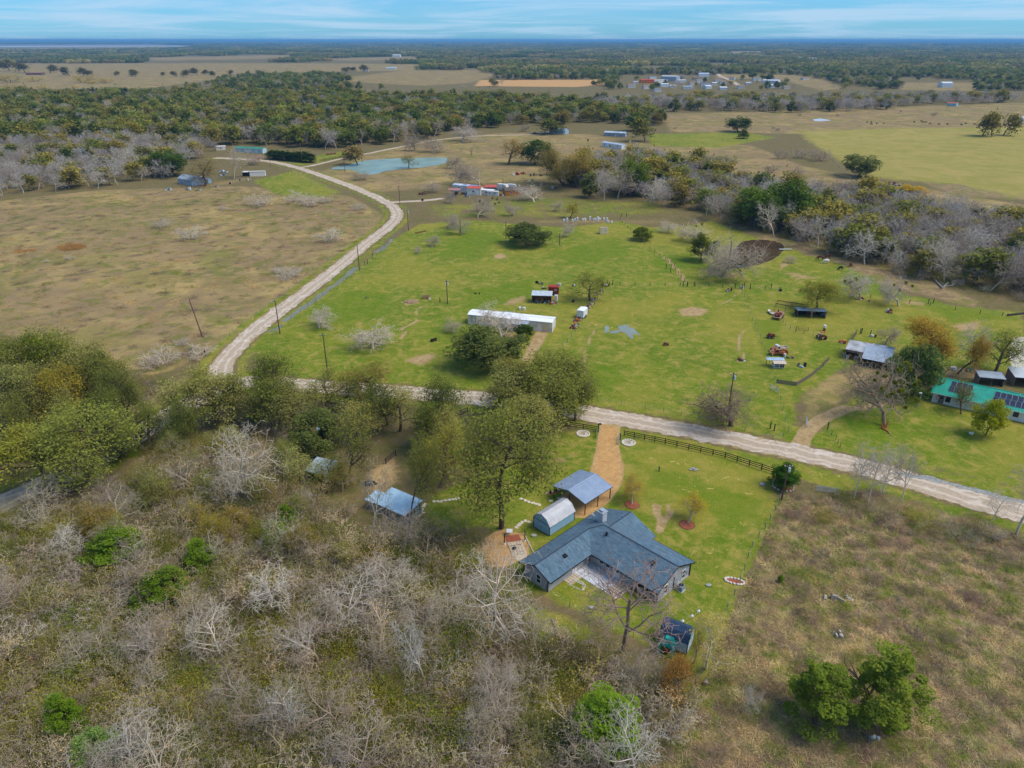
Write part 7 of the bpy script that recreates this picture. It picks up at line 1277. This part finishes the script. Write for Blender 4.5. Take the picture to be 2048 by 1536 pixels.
junk('scrap_heap', 'scrap in front of the red roofed trailer', 'junk', 936, 394, 6, 1.6, .4, .9); junk('scrap_heap', 'dark heap right of the pink canopy', 'junk', 928, 388, 6, 1.0, .8, 1.2); junk('scrap_heap', 'pale tubs beside the wooden cabin', 'junk', 1003, 392, 5, 1.0, .5, 1.0)
t = thing('spool', 'dark cable spool on the pale drive', 'spool', P(845,402)); MB().tube([(0,-.3,.6),(0,.3,.6)], .3, 8).build('core', M_RUST, t); [MB().tube([(0,y-.05,.6),(0,y+.05,.6)], .6, 12).build('flange', M_DARKW, t) for y in (-.35,.35)]
for x,y,n,l in [(1030,350,6,'pale scrap on the left of the junk clearing'),(1045,348,5,'dark scrap in the junk clearing'),(1063,352,6,'blue grey panels in the middle of the junk clearing'),(1077,352,4,'white panel heap in the junk clearing'),(1058,362,7,'low scrap in front of the junk clearing'),(1113,377,5,'blue barrels under the brown oaks'),(1130,368,3,'black barrels under the brown oaks'),(1155,374,3,'white panel under the brown oaks'),(1797,372,8,'white wreck at the edge of the green field'),(1785,370,4,'rusty scrap beside the white wreck')]: junk('scrap_heap', l, 'junk', x, y, n, 2.2, 1.2, 1.3)
# left homestead
box_house('old_house', 'derelict grey house half hidden by the left wood', (357,368), (388,372), 8.0, 3.2, 1.8, mat('old_grey', rgb(168,176,186), rgb(132,138,144), .6), mat('old_tin2', rgb(150,164,176), rgb(104,108,112), .4), wins=2); box_house('white_trailer', 'long white box trailer left of the stakes', (500,353), (531,352), 3.2, 2.8, .15, flat('box_white', rgb(224,216,202),.95), flat('box_top', rgb(196,192,182)), wins=0, cat='trailer', dr=False); t = shelter('trailer_awning', 'dark awning joined to the white box trailer', 491, 353, 3.4, 3.0, 2.6, .2, R(-2), WHITEW, M_DGLASS, 'awning')
car('pickup', 'white pickup parked by the old homestead', 447, 346, R(170), rgb(206,210,214), 'pickup', 5.4); box_house('small_shed', 'small pale blue shed in the old homestead yard', (408,366), (417,367), 2.4, 2.4, .5, flat('shed_pale_blue', rgb(160,190,206)), M_BLUEP, wins=1, cat='shed')
for x,y,n,l in [(338,380,8,'pale blue scrap at the wood edge'),(375,380,7,'white sheets on the grass of the old homestead'),(395,381,6,'low pale sheets right of the white ones'),(445,352,8,'scrap behind the white pickup'),(405,358,8,'blue white scrap behind the old homestead'),(435,374,3,'pale plank on the homestead lawn'),(500,361,2,'long pale board before the white box trailer'),(466,368,1,'small white tub on the homestead lawn'),(484,362,1,'small yellow drum on the homestead lawn')]: junk('scrap_heap', l, 'junk', x, y, n, 1.8, .9, 1.2, 0, [M_BLUEP, M_WHITE, M_GALV, M_GREYW] if n > 1 else None)
mobile_home('far pale mobile home with green roof behind the bend', (470,304), (526,307), 5.0, 3.0, mat('pale_aqua', rgb(186,204,208), rgb(160,182,188), .4), mat('green_roof', rgb(70,142,118), rgb(58,126,104), .5), .9, [(.12,1.1,1.1),(.3,1.1,1.1),(.7,1.1,1.1),(.88,1.0,1.0)], doors=(.5,)); box_house('cream_shed', 'cream shed left of the green roofed mobile home', (433,301), (452,300), 4, 2.6, .6, flat('cream_wall', rgb(206,196,176)), flat('cream_roof', rgb(196,190,176)), wins=1, cat='shed')
log('stacked_timber', 'brown timber stack beyond the clipped cedars', [(652,310),(672,308)], [.5,.5], M_RUST, False)
# far homes across the tan pasture
mobile_home('white mobile home alone on the tan pasture', (1203,293), (1243,299), 5.0, 3.2, flat('far_white', rgb(216,220,224)), mat('far_white_roof', rgb(176,190,204), rgb(160,176,190), .4), .6, [(.15,1.2,1.2),(.4,1.2,1.2),(.8,1.2,1.2)], doors=(.58,)); mobile_home('grey blue mobile home behind the white one', (1208,272), (1250,274), 6.0, 3.0, mat('far_grey', rgb(150,160,172), rgb(130,140,150), .4), mat('far_tin', rgb(190,200,208), rgb(150,164,176), .4), .9, [(.3,1.2,1.2),(.8,1.2,1.2)], doors=(.55,)); box_house('far_house', 'bluish house beside the shading oak', (1098,267), (1130,269), 8, 3.2, 1.6, flat('far_blue', rgb(150,176,190)), mat('far_blue_roof', rgb(150,168,180), rgb(130,148,160), .5), wins=3)
car('parked_car', 'dark car left of the bluish house', 1070, 268, R(0), rgb(60,44,46), 'sedan', 5); car('parked_car', 'white car between dark car and bluish house', 1090, 267, R(10), rgb(206,206,206), 'sedan', 5)
# town buildings
for a,b,dep,h,rise,wc,rc,l,cat in [((1281,166),(1308,166),14,6,.8,rgb(216,96,44),rgb(206,100,56),'orange metal building in the far town','building'),((1309,166),(1335,165),12,5,.5,rgb(214,210,204),rgb(206,206,206),'white low building beside the orange one','building'),((1321,162),(1352,163),20,9,1.5,rgb(166,176,186),rgb(190,194,196),'large grey metal hall in the far town','building'),((1356,166),(1372,166),10,5,1,rgb(216,214,208),rgb(206,204,200),'white house right of the grey hall','house'),((1398,154),(1418,154),12,7,1.5,rgb(212,216,222),rgb(196,206,220),'pale house on the rise in the far town','house'),((1402,172),(1420,172),10,5,1.2,rgb(206,206,206),rgb(104,108,112),'house with dark roof in the far town','house'),((1424,171),(1434,171),8,4.5,1,rgb(206,204,198),rgb(216,214,210),'small white house right of the dark roofed one','house'),((1524,166),(1556,167),14,5,1.2,rgb(206,210,216),rgb(216,220,224),'long white building at the far field','building'),((1492,170),(1502,170),8,4,1,rgb(196,200,202),rgb(214,214,214),'small pale shed left of the long white building','shed'),((1366,178),(1386,178),9,4,.8,rgb(196,200,200),rgb(176,190,190),'low pale building in front of the grey hall','building'),((1266,168),(1276,168),8,4,1,rgb(206,206,200),rgb(180,180,180),'white shed left of the orange building','shed'),((1884,175),(1905,175),16,7,2,rgb(206,214,218),rgb(206,212,220),'white farmhouse beside the round cedar','house'),((1902,198),(1920,198),12,4.5,1.5,rgb(150,190,180),rgb(130,184,170),'green roofed house at the far wood edge','house'),((1893,212),(1912,213),8,3.6,.8,rgb(150,190,198),rgb(196,100,70),'pale shed with orange roof before the far wood','shed'),((2044,246),(2056,246),6,4.5,1.2,rgb(220,220,220),rgb(226,226,226),'white shed cut by the right edge','shed'),((1880,128),(1908,128),30,9,2,rgb(216,216,212),rgb(216,216,214),'long white hall far beyond the town','building'),((1590,121),(1606,121),30,10,3,rgb(212,212,208),rgb(206,206,206),'white hall among the far trees','building'),((1618,122),(1634,122),30,9,3,rgb(206,206,206),rgb(176,182,190),'pale hall right of the white hall','building'),((1040,154),(1060,154),14,5,1,rgb(196,200,200),rgb(190,190,190),'pale house beyond the orange field','house'),((785,114),(800,114),40,9,2,rgb(212,216,216),rgb(220,222,222),'white sheds beside the far green field','building'),((772,139),(792,139),14,5,1,rgb(206,216,216),rgb(200,214,212),'white house behind the yellow field','house'),((730,143),(737,143),8,4,1,rgb(216,216,216),rgb(216,216,216),'tiny white shed in the yellow field','shed'),((52,150),(84,150),14,4.5,1,rgb(120,88,80),rgb(150,104,92),'red brown barn in the far tan field','barn'),((1250,200),(1262,200),8,4,1,rgb(190,190,188),rgb(196,196,196),'pale shed hidden in the far grey wood','shed'),((1440,168),(1452,168),9,5,1.4,rgb(206,200,190),rgb(150,120,104),'brown roofed house in the far town','house'),((1340,176),(1352,176),8,4,1,rgb(210,208,204),rgb(214,214,210),'white trailer in front of the far town','trailer'),((1386,160),(1396,160),9,5,1,rgb(176,150,120),rgb(150,120,90),'tan shed in the far town','shed')]:
    box_house('far_building', l, a, b, dep, h, rise, flat('fw_%d_%d_%d' % tuple(int(q*999) for q in wc), wc), flat('fr_%d_%d_%d' % tuple(int(q*999) for q in rc), rc), wins=2, cat=cat, dr=False)
for i, (x, y) in enumerate([(1300,158),(1322,174),(1348,168),(1362,156),(1380,170),(1394,166),(1412,178),(1430,164),(1458,160),(1476,178),(1508,162),(1534,176),(1548,162),(1288,178),(1256,176),(1310,184),(1440,180),(1568,178),(1606,160),(1700,132),(1730,126),(1780,140),(1826,150),(1960,158),(2000,160),(1640,118),(1560,118)]):
    wc, rc = RG.choice([(rgb(216,214,208), rgb(196,196,196)), (rgb(206,200,190), rgb(150,120,104)), (rgb(196,206,212), rgb(210,212,214)), (rgb(214,210,204), rgb(120,124,128))]); w = RG.uniform(9, 15) * ppm(y)
    box_house('town_house', 'small pale house scattered through the far town', (x, y), (x + w, y + RG.uniform(-.3, .3)), RG.uniform(7, 11), RG.uniform(3.6, 5), RG.uniform(1, 1.8), flat('tw_%d' % (i % 5), wc), flat('tr_%d' % (i % 5), rc), wins=2, cat='house', dr=False)['group'] = 'small houses of the far town'
ribbon('town_road', pline([(1484,176),(1470,166),(1455,158),(1440,152),(1436,148)]), 9, M_ROAD, .02, .6, 'pale road climbing through the far town', 6)
poly_sheet('stock_tank', [P(x,y) for x,y in [(1625,239),(1640,237),(1655,239),(1662,241),(1645,242.5),(1630,242)]], water_mat('pale_tank', rgb(214,216,220), .2), .03, 'pale shallow pond in the far tan pasture')
poly_sheet('far_lake', [P(x,y) for x,y in [(-200,92.2),(150,91.6),(420,91.6),(420,92.4),(150,93.2),(-200,93.4)]], water_mat('lake_far', rgb(206,214,220), .3), .05, 'pale far lake under the horizon')
# towers on the horizon
for x,y,ty,l in [(1717,103,92,'lattice power tower far right of centre'),(2030,100,90,'lattice power tower at the far right'),(1300,97,88,'lattice power tower beyond the town')]:
    X, Y = P(x, y); h = height_to(x, y, ty); t = thing('power_tower', l, 'tower', (X, Y)); m = MB(); w = h * .12
    for sx, sy in ((-1,-1),(1,-1),(1,1),(-1,1)): m.tube([(sx*w,sy*w,0),(sx*w*.15,sy*w*.15,h)], .5, 4)
    m.build('lattice_leg', M_GALV, t); a = MB(); [a.box((0,0,h*f),(h*.36,.8,.8)) for f in (.7,.82,.94)]; a.build('crossarm', M_GALV, t)
t = thing('water_tower', 'dark squat tower on the horizon left of centre', 'tower', P(508,89.5)); m = MB(); [m.tube([(sx*6,sy*6,0),(sx*4,sy*4,26)], .8, 5) for sx in (-1,1) for sy in (-1,1)]; m.build('leg', M_GALV, t); m = MB(); m.tube([(0,0,24),(0,0,27),(0,0,38),(0,0,42)], [6,11,11,3], 14); m.build('tank', flat('tower_grey', rgb(120,130,140)), t)
# cattle and horses
def animal_mesh(name, J, E_, rad, m):
    me = bpy.data.meshes.new(name); me.from_pydata(J, E_, []); me.update(); o = bpy.data.objects.new(name, me); COL.objects.link(o); s = o.modifiers.new('s', 'SKIN'); s.use_smooth_shade = True; sk = me.skin_vertices[0].data
    for i, r in enumerate(rad): sk[i].radius = (r, r) if not hasattr(r, '__len__') else r
    sk[0].use_root = True; o.modifiers.new('d', 'SUBSURF').levels = 1; dg = bpy.context.evaluated_depsgraph_get(); out = bpy.data.meshes.new_from_object(o.evaluated_get(dg)); bpy.data.objects.remove(o); out.materials.clear(); out.materials.append(m); out.name = name; return out
def quad_mesh(name, m, horse=True, graze=True):
    k = 1.0 if horse else .86; nk = (1.15,0,.55) if graze else (1.15,0,1.75); hd = (1.45,0,.18) if graze else (1.55,0,1.6)
    J = [(0,0,1.12),(.55,0,1.15),(-.55,0,1.17),(.85,0,1.2 if not graze else 1.0),nk,hd,(-.78,0,1.1),(-.88,0,.55)]
    E_ = [(0,1),(0,2),(1,3),(3,4),(4,5),(2,6),(6,7)]; rad = [(.30,.34),(.29,.33),(.27,.31),(.17,.2),(.12,.14),.075,.09,.05]
    for s in (-1,1):
        i = len(J); J += [(.6,s*.17,.82),(.62,s*.16,.42),(.60,s*.16,.05)]; E_ += [(1,i),(i,i+1),(i+1,i+2)]; rad += [.13,.07,.06]
        i = len(J); J += [(-.55,s*.18,.85),(-.48,s*.17,.6),(-.66,s*.17,.42),(-.62,s*.17,.05)]; E_ += [(2,i),(i,i+1),(i+1,i+2),(i+2,i+3)]; rad += [.16,.1,.065,.06]
    J = [(x*k,y*1.15*(1 if horse else 1.3),z*k) for x,y,z in J]; return animal_mesh(name, J, E_, rad, m)
HB, HW, CB, CR = (flat(n, c, .8) for n, c in (('bay_coat', rgb(92,44,28)), ('white_coat', rgb(226,220,208)), ('black_coat', rgb(20,19,20)), ('red_coat', rgb(130,66,40))))
for px,py,rz,m,l,hs in [(1640,520,R(175),HB,'brown horse grazing left of the white one',1),(1655,517,R(200),HB,'brown horse grazing behind the white one',1),(1652,527,R(185),HW,'white horse grazing near the dark pond',1),(1681,540,R(190),CB,'black calf grazing right of the horses',0),(1701,534,R(80),CR,'brown cow standing at the wood edge',0)]:
    me = quad_mesh('animal_body', m, bool(hs)); t = thing('horse' if hs else 'cow', l, 'horse' if hs else 'cow', P(px,py), rz); o = link('body', me, t); t.scale = (1.25,)*3 if hs else (1.15,)*3
    a = MB(); [a.tube([(1.2,s*.1,.6),(1.12,s*.16,.75)], [.05,.01], 5) for s in (-1,1)]; a.build('ears', m, t)
    if hs: b = MB(); b.tube([(-.78,0,1.15),(-.95,0,.7),(-.92,0,.35)], [.06,.09,.03], 6); b.build('tail', flat('dark_hair', rgb(40,26,20)) if m is HB else m, t)
cow = quad_mesh('cow_body', CB, False); hn = MB(); [hn.tube([(1.05,s*.09,.5),(.98,s*.2,.62)], [.04,.01], 5) for s in (-1,1)]; hn = hn.mesh('ears', CB)
for x,y in [(1734,246),(1742,246),(1742,250),(1753,248.5),(1767,248.5),(1828,245),(1842,244),(1846,246),(1852,246),(1859,249),(1877,250),(1894,250),(1922,251),(1931,248.5),(1948,250),(1801,224)]:
    t = thing('black_cow', 'black cow grazing on the far tan pasture', 'cow', P(x,y), RG.uniform(0,6.28), 'black cattle of the far pasture'); t.scale = (1.3,)*3; link('body', cow, t); link('ears', hn, t)
# vines, stumps, mistletoe
def mistletoe(px, py, z, r, label='dark green mistletoe ball high in a bare tree'):
    nr = np.random.default_rng(int(px*7+py)); n = 120; d = nr.normal(size=(n,3)); d /= np.linalg.norm(d,axis=1)[:,None]; V,Q,tt = leaf_quads(nr, d*r*nr.uniform(.4,1,(n,1)), .16); o = link('mistletoe', npmesh('mistletoe', V, Q, [M_LEAF], tt), None, (*P(px,py,z), z)); obcol(o, rgb(84,88,32)); tag(o, label, 'mistletoe', 'mistletoe balls in the bare trees')
for bx,by,pts in [(1768,852,[(1800,740),(1815,728),(1750,760),(1765,778),(1785,786),(1800,782),(1830,770),(1838,762),(1776,790),(1770,752),(1815,790),(1835,800),(1755,745),(1810,815),(1820,738),(1790,765)]),(980,424,[(985,396),(994,398),(998,405),(990,408)]),(955,436,[(960,402),(965,408)]),(1720,600,[(1702,565),(1712,558),(1690,562)]),(1797,612,[(1788,570),(1812,565),(1825,572),(1800,580)]),(1395,480,[(1392,452),(1404,448)])]:
    Y0 = P(bx,by)[1]
    for x,y in pts: z = height_to(bx,by,y); mistletoe(x, y, z, RG.uniform(.3,.6) * (1.6 if by < 500 else 1.25))
junk('brush_scrap', 'grey brush and branches piled in the weedy field', 'brush pile', 1680, 1200, 10, 2.4, .7, .7, 0, [mat('dead_wood', (.5,.5,.5)), M_GREYW]); junk('brush_scrap', 'small pale stick heap in the weedy field', 'brush pile', 1670, 1270, 7, .8, .6, .6, 0, [mat('dead_wood', (.5,.5,.5))]); junk('brush_scrap', 'white stick heap below the cedar pair', 'brush pile', 1742, 1478, 6, .8, .5, .5, 0, [M_WHITE, M_GREYW])
log('tree_stump', 'pale stump at the end of the vine covered fence', [(1410,1372),(1411,1364)], [.32,.3], M_LOG, False)
# ------------------------------------------------------------------ haze
def build_haze():
    mb = MB(); mb.box((0, 22000, 46), (110000, 47000, 94)); m, t = newmat('haze_air'); m.cycles.homogeneous_volume = True
    out = t.add('ShaderNodeOutputMaterial'); v = t.add('ShaderNodeVolumePrincipled', {'Color': (0.22, 0.55, 0.9, 1), 'Density': HAZE, 'Anisotropy': 0.0})
    v.inputs['Density Attribute'].default_value = ''
    t.l.new(v.outputs[0], out.inputs['Volume'])
    tag(mb.build('haze', m), 'thin blue haze over the far country', kind='stuff')
HAZE = 0.75e-4
build_haze()
